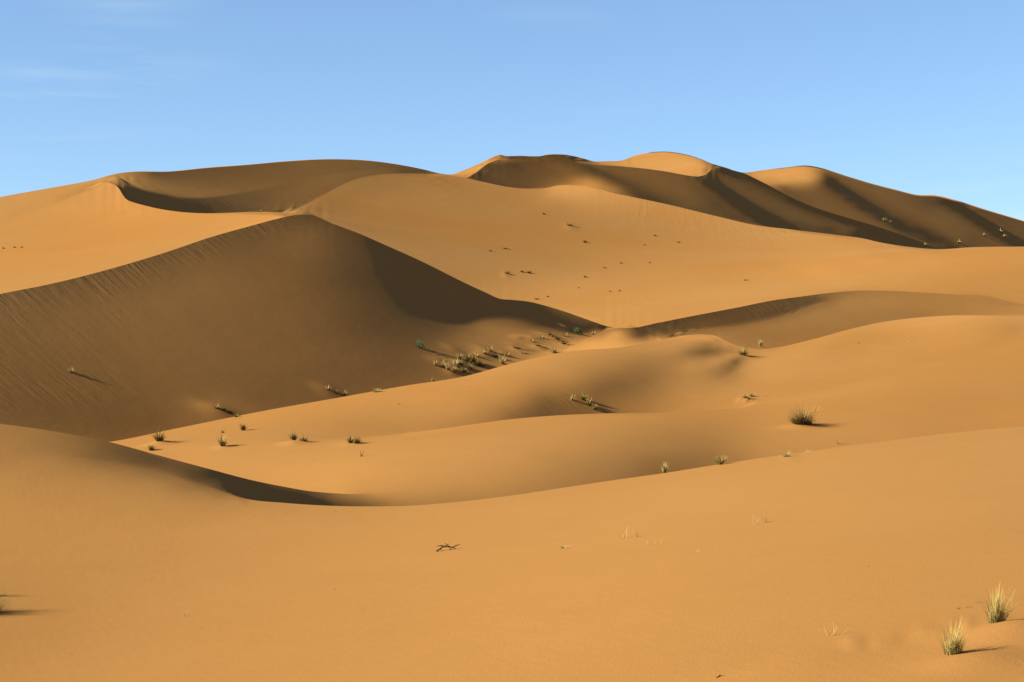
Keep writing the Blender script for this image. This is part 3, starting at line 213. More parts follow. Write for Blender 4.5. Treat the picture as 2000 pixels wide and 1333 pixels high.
[520,-17,5,11,-1,-6,-11,-11,-3,4,8,12,10,6,3,18,23,14,41,-44,13,30,17,15,12,10,8,-9,30,26,38,44,47,52,100,43,69,99,102,123,-87,18,103,-28,-10,-9,-32,-28,-25,12,-25,-9,-20,-28,-14,-16,-19,-21,-29,-38,-57,-115,-99,-84,-13,-147,-30,198,39,-102,-23,-171,-113,-52,-1,-2,-9,-12,-12,-12,-11,-10,-11,-9,-9,-6,-4,-4,-4,-2,-4,-3,-3,-3,-4,-3,-4,-4,-2,-4,-2,-2,-3,-2,-2,-2,-1,-1,1,0,0,-1,0,-1,0,2,5,4,2,1,-1,-1,-2,-1,0,1,0,0,0,1,0,2,1,3,2,3,3,3,4,3,4,5,5,5,7,7,7,9,8,8,8,9,8,9,9,10,12,11,12,14,14,15,17,18,20,21,24,24,25,23,23,24,28,38,39,44,47,49,52,53,50,48,43,40,39,34,14],
[377,44,15,2,3,-2,-2,-3,-7,-8,-10,-9,-8,-5,1,6,11,27,9,62,23,4,-2,-11,-14,-11,-7,14,-2,14,19,28,39,59,48,97,97,73,52,7,79,21,-19,28,-5,-20,-16,-21,-17,-46,-12,-24,-9,-11,-17,-16,-19,-17,-12,-16,-12,10,-33,-62,-107,64,78,-82,5,-76,-102,-49,-56,-35,2,2,-5,-8,-10,-10,-10,-10,-10,-9,-8,-6,-4,-4,-3,-3,-4,-3,-3,-5,-3,-5,-4,-3,-4,-2,-3,-3,-2,-3,-3,-1,-1,0,-1,1,-1,-1,-1,-1,1,4,4,3,3,-1,-3,-3,-2,-1,0,-1,0,-1,0,0,2,1,2,3,4,3,4,5,4,5,6,6,6,8,8,9,10,10,10,11,11,12,13,13,14,16,16,18,19,20,22,24,24,26,28,30,29,30,30,32,35,37,41,53,56,55,54,50,45,39,35,29,26,22,14,6,25],
[410,-2,9,6,1,-2,-4,-7,-8,-9,-10,-11,-7,-4,-1,6,16,18,35,31,22,7,-3,-9,-10,-9,0,4,8,14,23,31,40,46,67,69,60,54,44,51,-4,16,13,-17,-4,-3,-17,-15,-18,-5,-18,-12,-26,-15,-12,-11,-10,-14,-10,0,1,5,32,41,49,-14,-57,-87,-126,-54,-24,-52,-44,-26,3,3,-2,-6,-7,-9,-7,-9,-8,-9,-6,-6,-4,-3,-3,-4,-2,-4,-4,-4,-5,-5,-4,-3,-3,-3,-2,-3,-4,-2,-2,-2,-2,-2,1,-1,-1,-1,-2,0,1,4,4,3,-1,-3,-3,-5,-3,-1,-1,-2,-2,-2,0,1,1,2,4,3,6,5,6,5,6,7,7,7,10,9,11,13,13,14,15,14,17,17,19,20,22,23,26,28,29,31,33,33,36,37,37,38,41,42,45,49,48,49,51,53,47,40,30,23,16,12,6,3,-2,-8,-9,-7,-41],
[365,42,8,3,1,-3,-5,-7,-8,-10,-10,-8,-7,-3,2,7,12,26,16,41,18,5,0,-6,-7,-5,1,13,8,19,25,31,37,50,41,49,49,43,28,7,29,-7,-10,3,-14,-13,-1,-6,-10,-22,5,4,4,-20,-17,-13,-11,-5,-4,-3,16,28,22,21,-4,14,-124,-106,35,-42,-46,-30,-35,-23,1,2,0,-4,-6,-6,-6,-8,-7,-7,-6,-4,-4,-3,-3,-3,-3,-3,-4,-5,-5,-2,-3,-2,-3,-3,-3,-5,-3,-4,-3,-3,-2,-1,-2,-2,-2,-2,-1,0,3,3,2,0,-3,-5,-6,-5,-4,-3,-2,-4,-4,-1,0,1,2,5,4,7,6,8,7,8,9,8,10,12,11,14,15,17,19,19,20,23,23,27,28,30,34,37,39,43,44,45,45,47,48,48,50,51,51,52,49,45,42,35,27,13,5,-4,-8,-12,-15,-18,-18,-21,-23,-21,-23,-33,5],
[409,-7,5,2,-1,0,-3,-3,-3,-4,-3,-3,-2,0,3,5,10,8,15,17,15,13,12,15,16,22,26,31,36,40,41,41,38,24,11,7,-3,-10,-10,2,-20,-3,-10,-11,1,-8,-17,-3,1,3,-16,-1,9,20,-10,-12,-12,-10,-6,5,4,8,6,0,2,-20,8,-20,-59,-8,-12,-27,-24,-20,-4,-3,-5,-6,-6,-6,-5,-5,-6,-5,-4,-5,-2,-3,-2,-3,-3,-4,-3,-3,-2,-2,-1,-3,-2,-3,-4,-4,-3,-4,-4,-4,-3,-4,-3,-2,-4,-3,-2,1,1,1,0,-3,-6,-8,-8,-7,-6,-3,-6,-5,-3,-1,2,3,5,6,9,9,9,11,10,11,11,13,13,15,18,19,21,23,26,27,30,33,37,39,44,48,51,54,59,58,58,57,55,54,50,48,43,38,32,22,16,7,-1,-9,-18,-28,-32,-30,-31,-29,-28,-27,-27,-26,-23,-25,-26,-11,-52],
[401,-4,-3,-1,1,0,2,2,2,2,2,2,3,4,3,5,2,4,0,2,10,18,27,31,38,40,42,47,49,47,43,34,25,8,-9,-34,-42,-39,-26,-32,-12,-19,-4,-5,-9,5,4,-17,-7,2,18,-11,-5,-4,19,16,10,8,10,1,-2,-3,-2,7,3,5,-31,-9,23,-20,-14,-11,-15,-12,-11,-10,-8,-7,-6,-6,-5,-4,-4,-3,-4,-1,-3,-2,-3,-2,-3,-2,-2,1,1,-1,-1,-1,-2,-4,-4,-4,-6,-5,-5,-5,-6,-5,-5,-5,-4,-3,-2,-2,-2,-3,-4,-6,-9,-10,-10,-9,-7,-7,-8,-5,-2,2,3,7,9,10,13,13,14,13,16,15,17,17,20,22,23,27,31,34,36,41,46,50,56,60,65,68,70,69,64,56,51,42,36,24,16,6,-2,-9,-18,-20,-25,-30,-33,-34,-34,-37,-32,-32,-28,-26,-24,-22,-20,-18,-20,-16,-11,-28,17],
[391,-9,-1,-1,0,1,1,2,2,1,2,2,4,3,5,4,7,3,3,4,10,17,22,29,31,33,34,34,34,31,26,19,9,-4,-23,-32,-32,-25,-27,-15,-19,-3,-12,3,5,-8,6,17,-10,-7,-7,18,20,31,29,22,17,11,8,9,6,3,2,-4,-2,-3,12,-11,-26,11,-6,-11,-9,-8,-9,-6,-7,-5,-5,-4,-3,-3,-3,-1,-2,-2,0,-1,-1,0,0,0,2,2,1,1,-1,-2,-4,-4,-7,-8,-8,-9,-8,-8,-7,-7,-6,-6,-5,-5,-6,-6,-7,-6,-7,-11,-12,-12,-12,-10,-9,-11,-7,-3,1,4,9,11,13,19,17,17,19,22,22,23,22,24,28,31,36,40,44,49,55,62,67,72,75,76,73,66,55,42,24,14,0,-10,-20,-25,-31,-34,-35,-37,-35,-36,-36,-34,-33,-28,-28,-24,-23,-20,-18,-15,-15,-13,-11,-12,-7,-8,-16,7,-35],
[359,2,-2,-1,1,1,2,2,1,2,2,3,3,5,5,6,4,5,4,6,9,16,20,23,25,26,26,24,23,19,13,5,-4,-15,-22,-26,-24,-23,-17,-18,-7,-12,5,-10,3,17,-5,-2,18,20,28,29,22,20,25,27,23,20,16,11,10,8,5,3,-1,1,-9,7,12,-18,-4,-4,-6,-6,-4,-5,-3,-3,-3,-1,-3,-1,1,-1,1,1,1,1,3,1,3,4,2,2,2,0,-2,-4,-5,-9,-9,-12,-13,-10,-11,-9,-9,-8,-8,-9,-9,-9,-10,-12,-10,-11,-11,-15,-16,-14,-13,-11,-12,-9,-5,1,6,10,14,17,24,22,22,28,31,29,27,29,31,36,42,46,55,59,66,69,75,74,75,69,57,43,24,7,-12,-26,-33,-40,-43,-42,-42,-39,-37,-34,-33,-29,-29,-28,-27,-24,-21,-21,-16,-14,-12,-9,-8,-8,-5,-5,-5,-1,-5,-6,9,-16,23],
[335,-5,0,0,0,3,1,2,2,3,3,3,4,4,6,5,7,5,5,5,9,13,18,19,20,19,18,17,13,9,3,-4,-11,-14,-19,-21,-21,-17,-18,-10,-13,-1,-10,12,-10,-1,22,35,36,24,23,25,30,25,22,25,28,25,21,18,13,12,7,7,5,4,8,-4,-5,12,-3,-4,-2,-2,-3,-1,0,0,0,-1,2,3,0,4,4,3,3,5,3,5,3,3,3,3,0,-2,-4,-5,-9,-10,-13,-15,-13,-12,-10,-10,-11,-11,-12,-13,-14,-16,-15,-15,-15,-16,-20,-19,-17,-16,-14,-13,-9,-5,1,7,13,18,21,30,27,28,40,41,32,33,37,42,51,59,63,71,70,75,70,67,54,41,22,1,-17,-34,-45,-52,-51,-50,-47,-43,-36,-34,-28,-26,-24,-22,-20,-20,-19,-18,-17,-14,-13,-10,-9,-4,-3,-3,-2,0,0,1,1,0,2,10,-11,15,-16],
[298,1,-1,-1,2,1,3,2,3,3,3,4,4,5,5,7,6,6,4,7,9,11,14,15,16,15,12,9,6,2,-3,-7,-10,-15,-17,-19,-16,-16,-9,-13,-6,-14,3,-16,15,26,32,26,31,34,29,27,25,28,29,24,26,27,25,22,20,15,15,10,8,8,4,10,7,-6,4,3,2,2,2,3,0,3,4,5,3,1,10,3,4,6,5,4,5,5,4,4,2,0,-1,-3,-3,-6,-6,-9,-12,-12,-10,-11,-12,-14,-15,-17,-19,-20,-20,-20,-20,-20,-21,-24,-26,-22,-20,-16,-13,-8,-3,4,10,17,21,26,37,29,38,55,44,29,43,55,67,74,77,76,72,61,55,36,20,-6,-23,-41,-56,-60,-62,-57,-52,-44,-38,-32,-27,-23,-20,-17,-17,-16,-13,-13,-13,-12,-11,-9,-7,-7,-5,-3,-2,0,2,3,4,3,4,4,3,7,9,-9,22,-1,21],
[267,-3,-1,1,1,3,2,3,3,3,3,4,5,5,6,7,5,6,6,6,7,11,11,13,11,10,7,5,3,-2,-5,-7,-11,-12,-15,-16,-16,-11,-11,-6,-11,-1,-15,15,24,19,23,29,27,31,32,30,28,26,27,30,28,26,25,24,22,21,17,16,15,11,12,4,4,12,1,4,4,4,4,3,9,4,5,3,9,13,-1,8,7,5,6,6,6,4,5,5,6,5,5,6,2,-1,-4,-7,-7,-6,-12,-17,-18,-22,-23,-25,-27,-25,-27,-27,-27,-27,-30,-29,-26,-23,-17,-12,-5,2,8,12,22,24,32,43,30,52,68,34,30,73,95,99,94,78,55,34,4,-6,-34,-48,-65,-67,-73,-68,-58,-49,-40,-33,-25,-22,-17,-15,-13,-11,-11,-10,-9,-8,-8,-7,-6,-5,-3,-3,-2,0,1,1,3,6,6,6,6,5,4,5,8,4,-4,28,-12,2,-19],
[227,5,1,1,1,1,2,2,1,2,2,2,3,5,5,5,6,6,6,8,8,7,7,7,6,6,5,3,-3,-5,-8,-8,-9,-10,-11,-11,-8,-6,-1,-2,0,-13,12,18,16,19,19,20,27,27,28,29,29,29,27,26,28,28,25,23,22,21,21,20,17,15,8,11,7,0,8,4,4,4,4,6,1,10,12,18,8,1,19,8,8,11,13,14,16,20,22,21,21,19,15,8,3,-1,-8,-10,-14,-20,-24,-26,-31,-31,-34,-33,-36,-39,-37,-36,-36,-33,-31,-28,-22,-16,-7,0,6,11,12,20,5,12,34,43,110,98,26,61,139,138,102,74,22,-21,-52,-75,-82,-94,-86,-75,-68,-57,-45,-32,-24,-17,-12,-9,-8,-5,-7,-6,-6,-7,-6,-6,-5,-4,-4,-3,-1,-1,1,2,4,4,6,7,9,8,7,6,5,6,6,4,1,-1,24,-29,8,2,26],
[196,3,4,1,2,1,1,0,0,0,1,1,2,2,4,5,6,6,7,9,6,4,4,3,4,2,5,3,-4,-8,-9,-9,-8,-8,-8,-7,-3,2,2,4,-3,9,16,13,15,14,16,16,18,24,24,25,25,27,26,27,27,26,24,24,21,22,21,20,18,15,14,5,6,8,4,5,3,1,4,5,17,13,14,10,25,35,10,16,28,30,35,40,42,39,34,28,19,6,-2,-8,-16,-22,-26,-29,-29,-30,-33,-37,-36,-38,-33,-39,-41,-40,-40,-38,-34,-32,-25,-19,-10,0,8,13,17,15,15,11,-18,-2,-18,108,180,74,173,256,123,-4,-68,-109,-128,-121,-105,-88,-69,-58,-47,-42,-29,-23,-15,-8,-2,-1,0,1,1,-1,0,-1,-2,-3,-3,-2,-2,-1,0,1,1,4,4,6,8,9,11,10,10,8,7,7,7,5,1,-2,-2,11,-48,25,4,5,-29],
[165,6,2,3,0,2,1,0,0,0,1,1,2,3,3,5,5,6,6,8,5,4,2,1,2,3,3,3,-5,-6,-8,-8,-7,-7,-6,-6,-2,0,3,5,4,20,12,14,12,12,12,14,14,15,18,20,21,21,23,25,23,24,26,24,26,23,21,21,22,16,10,13,10,7,12,10,10,11,10,13,10,29,38,54,39,18,55,44,37,43,39,28,14,3,-9,-18,-26,-25,-32,-35,-33,-32,-29,-26,-27,-25,-27,-25,-29,-25,-28,-25,-26,-29,-29,-26,-24,-18,-12,-1,9,16,20,22,18,18,5,12,-12,-71,37,113,142,369,369,-67,-242,-214,-190,-134,-92,-63,-42,-29,-23,-17,-14,-11,-8,-6,0,2,2,4,3,3,3,3,2,2,1,2,1,1,3,2,3,4,6,6,7,10,12,12,11,11,9,11,13,10,4,-1,-1,-4,-9,-66,47,-18,-24,-43,-26],
[140,4,3,1,3,0,1,0,1,0,0,1,1,2,4,4,6,5,5,7,5,1,1,2,0,2,4,3,-3,-7,-6,-7,-7,-7,-5,-5,0,0,6,2,19,16,13,12,12,11,10,11,11,11,13,14,16,16,18,17,20,22,24,27,28,31,29,29,29,25,24,18,20,24,28,30,28,28,39,50,85,79,56,16,32,73,0,-29,-20,-36,-47,-50,-47,-46,-39,-35,-29,-33,-28,-22,-21,-18,-16,-15,-12,-12,-10,-14,-9,-12,-3,-8,-16,-15,-13,-11,-4,2,11,16,23,22,21,15,14,7,4,19,-85,11,68,-68,547,450,-483,-372,-151,-114,-56,-38,-26,-14,-9,-7,-3,-1,0,-1,2,3,3,4,5,3,5,4,4,4,5,5,6,4,4,5,4,5,6,6,8,9,11,13,12,11,10,12,18,20,14,9,2,0,-8,-11,-65,65,-84,-55,-51,-28,-26],
[116,1,4,4,1,2,0,1,-1,0,0,1,2,2,3,4,4,4,6,5,3,1,1,0,1,2,2,5,-3,-4,-7,-7,-6,-5,-5,-3,0,4,0,10,20,17,13,12,11,12,11,10,9,10,9,14,13,13,12,13,15,17,22,27,34,39,46,49,52,65,76,91,101,111,119,115,119,130,129,143,87,163,-115,-167,-201,-289,-158,-116,-108,-77,-54,-37,-30,-22,-20,-17,-18,-12,-13,-16,-13,-11,-8,-6,-4,-2,-2,7,1,5,-6,-2,6,10,12,15,15,17,16,13,13,11,5,9,5,5,14,-38,89,29,-167,195,757,-905,-282,-13,-56,-15,-16,-13,-3,-2,1,3,2,4,4,5,4,3,5,5,3,4,4,4,6,7,7,9,7,5,6,5,5,5,6,8,9,12,15,12,10,10,16,25,26,18,13,14,13,-9,1,44,88,-289,-65,-48,-31,-54,-94],
[444,-26,-16,-9,0,3,8,9,11,10,9,8,6,6,3,-1,-5,-10,-15,-23,-9,3,5,6,0,-8,-21,-24,-1,-5,-22,-35,-39,-36,-31,-27,-25,-20,-51,-32,-24,-2,0,1,1,4,6,6,7,4,4,-1,1,4,7,9,8,9,10,9,6,5,8,11,14,16,18,18,16,10,1,6,2,-14,-14,-46,-3,-113,209,-113,-4,-34,83,-6,34,35,38,35,34,24,16,8,2,-5,-3,-5,-3,-1,3,8,13,13,24,16,23,20,17,13,19,10,3,-6,-8,-14,-15,-6,-20,-24,-24,-43,-49,-68,-74,-128,-41,19,-64,498,-236,-209,24,-5,13,22,23,4,9,9,11,11,14,12,12,10,8,6,-3,-13,-17,-22,-23,-21,-21,-18,-13,-9,-2,6,8,11,11,12,13,13,13,13,11,6,0,0,2,3,2,-11,-14,-4,10,-17,46,-107,-28,132,76,23,-42,-70,-60],
[404,4,-1,0,-1,1,-1,0,-2,-3,-3,-4,-5,-6,-7,-7,-10,-9,-11,-10,-10,-10,-9,-11,-11,-14,-12,-17,-18,-18,-22,-21,-19,-17,-16,-13,-11,-10,-4,-2,1,1,0,2,1,2,1,2,1,0,1,1,2,2,1,1,2,2,2,3,4,4,3,4,3,4,3,0,-2,-3,-8,-6,-5,-1,-18,-1,-28,-2,-3,27,46,154,-32,38,0,8,13,17,5,7,9,8,7,9,2,3,3,5,8,13,15,28,17,30,26,25,28,32,24,27,24,23,14,9,1,-25,-25,-24,-50,-38,-49,-41,-67,-55,4,-5,438,-568,-171,-3,66,-6,6,-5,5,11,5,7,5,5,4,4,3,2,2,0,0,-1,-2,-1,-1,-2,-1,1,1,2,1,1,2,0,1,1,0,2,4,4,5,5,1,3,6,8,0,-5,-13,4,9,9,11,-46,-63,64,150,-28,-34,0,44],
[405,-3,1,-1,0,1,1,1,-1,-1,-4,-5,-6,-7,-8,-9,-10,-12,-11,-10,-11,-9,-10,-11,-11,-11,-14,-16,-16,-22,-19,-20,-19,-16,-14,-12,-10,-8,-4,0,1,1,0,1,2,1,3,1,1,1,1,2,2,1,1,2,0,2,2,2,3,2,2,1,2,1,-1,-1,-3,-5,-4,-7,-4,-6,-9,-8,-16,-6,4,2,104,121,45,7,1,23,37,1,8,14,21,25,21,5,2,-3,-3,1,9,16,31,22,57,44,45,45,41,35,36,25,16,3,-3,-18,-37,-30,-36,-73,-41,-62,-45,-51,-52,12,-37,156,-286,126,-432,60,37,1,7,-6,9,8,7,7,5,7,4,4,3,3,1,0,0,-1,-2,-1,-2,0,1,1,1,1,2,2,0,1,0,1,1,2,3,5,6,5,3,6,8,6,1,-9,-9,4,23,5,40,-76,-88,193,99,-45,-9,-24,-73],
[376,31,13,6,-1,-5,-6,-10,-12,-15,-15,-17,-17,-18,-15,-15,-12,-10,-8,0,-9,-21,-25,-24,-21,-18,-7,-9,-33,-31,-17,-7,-3,-4,-2,-2,-1,1,40,39,30,4,2,0,2,-1,-4,-4,-5,-4,-2,4,1,-2,-4,-7,-6,-7,-5,-3,0,5,2,1,0,-1,2,2,-6,-9,-12,-17,-23,-13,-4,0,-6,5,-32,224,140,67,99,122,132,16,-136,-51,-10,10,7,19,5,38,64,87,104,110,106,101,91,115,64,62,55,45,43,33,16,12,9,2,-12,-24,-33,-60,-69,-38,-85,-26,3,-17,-14,-29,159,-41,-59,-493,-972,153,1,37,4,6,-23,-10,-9,-8,-9,-8,-8,-7,-8,-7,-5,-4,1,9,14,16,18,19,20,19,17,12,4,-3,-7,-9,-11,-12,-10,-9,-7,-3,0,3,8,14,21,24,31,40,67,50,50,83,-76,1,-38,-373,147,211,91,28,45],
[122,-13,-5,-4,-1,1,1,2,2,3,2,3,1,3,1,1,3,2,3,2,4,8,8,9,6,7,0,-1,0,0,-4,-6,-9,-8,-9,-9,-11,-11,-4,-4,-2,2,5,7,9,10,10,11,10,10,10,9,9,11,11,11,11,11,10,11,10,9,11,10,10,10,8,8,9,9,11,9,17,10,21,4,39,38,-7,68,-63,-25,-17,0,-32,29,123,62,29,13,27,-31,10,36,44,39,27,17,13,10,9,3,7,7,3,3,-1,1,5,7,5,8,10,12,9,0,-22,-15,108,81,-5,6,17,16,-249,-269,-121,-51,65,-157,-45,-15,2,6,9,6,10,9,12,9,10,6,5,1,-3,-5,-9,-13,-15,-14,-13,-12,-10,-10,-8,-10,-8,-10,-9,-10,-10,-9,-9,-7,-6,-6,-4,-7,-11,-7,-10,-18,-22,-26,-23,-42,-15,-2,-8,-1,1,-3,70,-58,54,-42,114],
[140,-11,-8,-3,-1,0,1,3,3,3,4,3,3,1,2,2,1,2,2,2,6,7,9,8,8,4,-1,-3,-1,-5,-5,-6,-6,-7,-7,-8,-9,-9,-4,-3,-1,1,6,9,9,12,12,12,12,11,11,11,12,11,12,13,12,12,12,11,11,10,10,10,11,9,9,9,10,13,12,19,15,24,13,24,2,-50,-29,-7,-7,-19,-14,-17,-18,-35,-11,-9,-11,-8,-11,41,35,19,10,5,4,9,11,13,9,-7,1,-1,0,1,1,3,6,6,10,15,17,21,26,36,46,25,-75,-78,-32,-15,-2,11,30,8,-2,-6,-60,-28,-22,-9,7,12,12,11,13,13,11,10,6,3,1,-3,-5,-9,-12,-14,-14,-14,-11,-9,-9,-8,-11,-10,-13,-11,-12,-14,-11,-12,-10,-9,-7,-5,-5,-8,-8,-8,-15,-22,-25,-31,-22,-55,-4,-28,75,420,-634,267,-138,31,-19,9,45],
[158,-12,-7,-4,-3,1,3,2,5,5,3,4,3,2,2,2,1,1,2,2,4,7,8,8,6,3,-1,-5,-5,-4,-6,-6,-5,-5,-5,-4,-9,-3,-4,-3,-1,2,7,10,12,11,14,13,14,14,14,12,12,14,14,13,13,14,13,12,11,10,11,11,10,10,10,10,13,12,16,17,22,9,7,-17,-38,-22,-16,-13,-21,-20,-19,-14,-22,-6,-11,-13,-12,-13,-18,-8,0,0,-3,-1,3,6,9,6,1,-3,-3,-1,1,3,5,5,4,10,16,17,19,19,20,22,25,27,33,2,2,6,11,9,5,3,-10,-28,-34,-24,-15,-2,13,15,17,14,13,10,6,3,0,-1,-5,-5,-9,-9,-13,-13,-12,-8,-6,-6,-8,-10,-13,-15,-15,-15,-16,-15,-15,-14,-11,-10,-8,-5,-4,-7,-7,-10,-22,-23,-35,-22,-43,-36,-33,12,-36,2,573,-426,-161,35,-21,15,-4],
[171,-11,-8,-4,-1,1,2,5,5,5,5,4,4,3,2,1,1,0,2,1,3,7,8,6,5,2,-4,-8,-5,-5,-5,-5,-4,-2,-3,-2,-3,-4,-1,-4,1,4,8,11,13,15,15,16,15,16,16,13,15,15,15,14,16,13,14,13,12,11,11,11,10,11,10,9,11,12,9,12,2,-4,-17,-23,-13,-17,-20,-21,-19,-20,-14,-13,-5,-13,-14,-13,-14,-15,-8,-4,-3,-7,-3,-1,4,8,10,5,2,-3,-2,-1,3,7,7,11,15,18,22,26,28,33,35,37,32,26,4,9,8,3,1,6,-5,-7,5,-34,-38,-20,-9,2,13,16,16,9,3,-1,-3,-5,-4,-6,-6,-7,-7,-9,-8,-7,-2,-1,-3,-6,-9,-15,-17,-20,-19,-20,-18,-18,-18,-15,-14,-11,-8,-6,-4,-1,-5,-19,-25,-34,-29,-33,-38,-39,-36,14,-71,84,-75,41,-15,1,-4,-4,44],
[179,-9,-5,-4,0,0,2,4,4,5,6,4,3,2,0,1,0,1,1,2,4,4,6,5,2,-1,-5,-7,-6,-6,-6,-4,-4,-2,1,2,2,5,1,5,4,8,12,13,14,16,15,16,19,18,17,18,16,16,15,16,13,15,13,13,12,11,11,10,8,8,7,5,5,2,0,-5,-9,-15,-13,-9,-15,-17,-17,-16,-16,-12,-11,-7,-12,-11,-14,-14,-10,-5,-3,-3,-5,-7,-9,-1,4,6,5,6,0,-4,-1,2,5,9,14,15,26,30,33,36,41,42,38,30,26,12,18,6,-3,2,4,-14,13,20,-43,-4,-1,-16,-4,-6,1,0,-4,-11,-14,-13,-10,-8,-7,-5,-3,-2,0,-3,1,7,7,3,-2,-9,-16,-19,-22,-22,-23,-22,-23,-21,-21,-20,-16,-13,-11,-7,0,1,-11,-24,-30,-31,-31,-30,-28,-30,-34,-1,-69,14,-31,53,-29,7,-10,6,-17],
[182,-5,-4,-2,-1,0,3,3,5,5,4,3,3,1,0,0,-1,2,2,2,3,4,2,1,1,-3,-3,-7,-7,-8,-6,-5,-3,0,2,4,7,11,12,10,12,12,14,15,17,16,17,18,19,21,21,18,18,17,16,14,14,12,12,11,10,10,8,5,5,3,1,0,-4,-4,-9,-12,-15,-9,-10,-13,-12,-11,-12,-11,-9,-9,-8,-10,-9,-11,-12,-6,-2,0,-1,-3,-6,-11,-7,-2,1,3,3,-2,-2,1,2,7,11,11,15,26,33,36,39,40,39,31,24,23,15,16,2,7,17,4,-9,31,3,-39,83,27,-18,-7,-26,-28,-32,-32,-27,-26,-20,-14,-10,-5,-1,4,8,12,9,7,14,12,6,-2,-11,-16,-20,-22,-23,-24,-25,-25,-25,-26,-25,-21,-18,-16,-13,-8,3,-4,-21,-28,-29,-31,-31,-24,-19,-23,-20,-42,-34,-56,20,24,-18,4,-12,9,-45],
[184,-4,-4,-1,-1,2,4,4,5,6,6,5,3,2,1,-1,1,-1,2,2,2,2,2,1,-2,-3,-5,-5,-7,-6,-7,-5,-1,0,4,8,9,11,11,12,13,16,17,18,17,19,20,20,21,24,22,21,18,17,15,13,12,11,9,8,8,5,3,2,-1,-2,-3,-5,-6,-9,-10,-13,-9,-12,-11,-9,-9,-8,-8,-8,-6,-7,-8,-7,-6,-5,-2,1,0,0,-2,-5,-9,-7,-3,-3,-2,-2,4,2,2,2,5,5,7,13,26,32,33,37,36,32,25,22,25,16,15,8,16,14,-6,4,44,-2,36,156,-39,-35,-4,-62,-54,-52,-41,-29,-30,-21,-13,-6,3,7,14,19,23,19,17,19,10,1,-9,-15,-17,-19,-20,-21,-23,-25,-26,-27,-27,-27,-24,-22,-21,-17,-14,-8,-2,-19,-27,-29,-32,-32,-29,-22,-22,-19,-19,-66,37,-112,30,0,0,-2,-7,3,-27],
[186,-5,-3,-3,1,3,3,6,7,7,8,7,5,2,1,0,-1,0,0,1,1,2,-1,0,-2,-3,-5,-6,-6,-6,-5,-4,-1,2,5,8,11,11,12,14,14,17,20,20,20,19,21,21,24,23,23,19,18,14,13,12,9,7,6,6,3,2,0,-1,-3,-5,-5,-5,-7,-8,-9,-10,-11,-8,-7,-8,-7,-7,-4,-4,-5,-6,-4,-4,-2,0,8,4,2,-1,-2,-5,-3,2,1,2,5,10,-2,-2,-2,-3,-1,1,6,18,28,31,30,28,22,17,20,25,20,22,19,25,13,-7,12,29,-14,71,105,-128,36,7,-100,-44,-40,-25,-19,-26,-14,-5,3,9,13,21,27,26,18,12,8,12,-3,-9,-8,-8,-9,-11,-14,-17,-22,-26,-28,-30,-30,-28,-26,-24,-21,-20,-15,-11,-25,-33,-29,-31,-31,-31,-29,-21,-22,-12,-35,-46,42,-121,22,-2,7,-6,-5,1,-20],
[183,-4,-4,-1,1,3,5,7,9,9,9,9,6,4,1,0,-1,0,-2,1,0,-1,0,-3,-2,-4,-5,-5,-5,-7,-4,-3,-2,3,6,8,11,13,13,14,16,19,20,20,21,20,20,21,22,23,18,17,14,14,11,9,7,5,4,3,2,1,-1,-3,-2,-4,-4,-5,-6,-7,-7,-7,-6,-6,-6,-4,-4,-3,-2,-2,-3,-1,-1,1,4,8,6,7,6,5,5,8,11,4,5,10,10,-4,-5,-6,-7,-5,-3,7,19,24,13,11,13,9,8,11,20,27,29,30,34,14,-1,16,-9,-48,12,-30,-105,191,9,-128,7,-16,-13,-17,-15,-1,0,4,10,15,20,20,13,6,1,1,4,2,6,14,16,11,5,-4,-11,-20,-24,-29,-33,-33,-34,-32,-30,-28,-26,-23,-21,-28,-46,-41,-32,-31,-30,-29,-26,-22,-18,-14,-35,-30,14,-95,7,4,5,-4,-6,2,-23],
[187,-10,-4,-2,1,4,6,8,10,12,12,11,9,5,2,0,-1,-3,-3,-1,-1,-3,-2,-2,-3,-3,-4,-5,-7,-5,-5,-4,-1,2,7,10,9,13,13,14,15,19,21,20,18,19,19,20,19,19,16,13,14,10,10,8,5,4,5,3,3,1,0,0,-3,-1,-3,-3,-2,-3,-4,-4,-4,-3,-1,-2,0,0,0,2,2,3,4,7,7,10,12,13,14,16,18,18,12,5,7,8,-2,2,5,1,-3,-8,3,12,10,-3,-4,-2,1,4,12,26,28,22,29,35,29,25,26,-29,-36,8,-77,-73,38,-81,70,140,-34,-33,-38,-24,-13,-9,-3,3,3,3,-2,-10,-5,3,6,10,17,27,49,48,32,17,2,-10,-21,-29,-36,-38,-39,-40,-38,-37,-35,-33,-33,-31,-36,-46,-51,-43,-34,-30,-27,-27,-25,-18,-17,-16,-27,-26,-6,-78,7,2,9,-8,-3,1,-18],
[176,-1,-6,-1,1,4,7,10,12,14,16,16,11,9,2,-1,-2,-7,-5,-2,-5,-3,-3,-2,-3,-4,-4,-6,-5,-6,-6,-5,-1,1,6,5,14,12,12,13,14,17,19,17,18,18,17,17,17,15,13,13,11,10,9,7,6,6,5,6,4,2,3,1,1,0,1,1,-1,0,1,0,1,1,1,3,2,4,5,5,7,6,9,9,12,15,17,18,20,18,14,7,6,23,27,14,19,13,-3,-7,-9,1,6,-3,-10,-5,-1,1,0,8,21,20,17,26,27,22,17,15,16,35,69,24,16,-162,-198,-70,288,42,-53,-60,-42,-34,-31,-19,-16,-20,-21,-25,-23,-1,24,27,29,41,55,74,73,39,12,-10,-26,-37,-42,-46,-44,-44,-41,-40,-38,-37,-36,-37,-36,-39,-43,-47,-49,-40,-33,-27,-26,-23,-22,-17,-17,-12,-26,-17,-43,-40,3,4,8,-7,-3,0,-16],
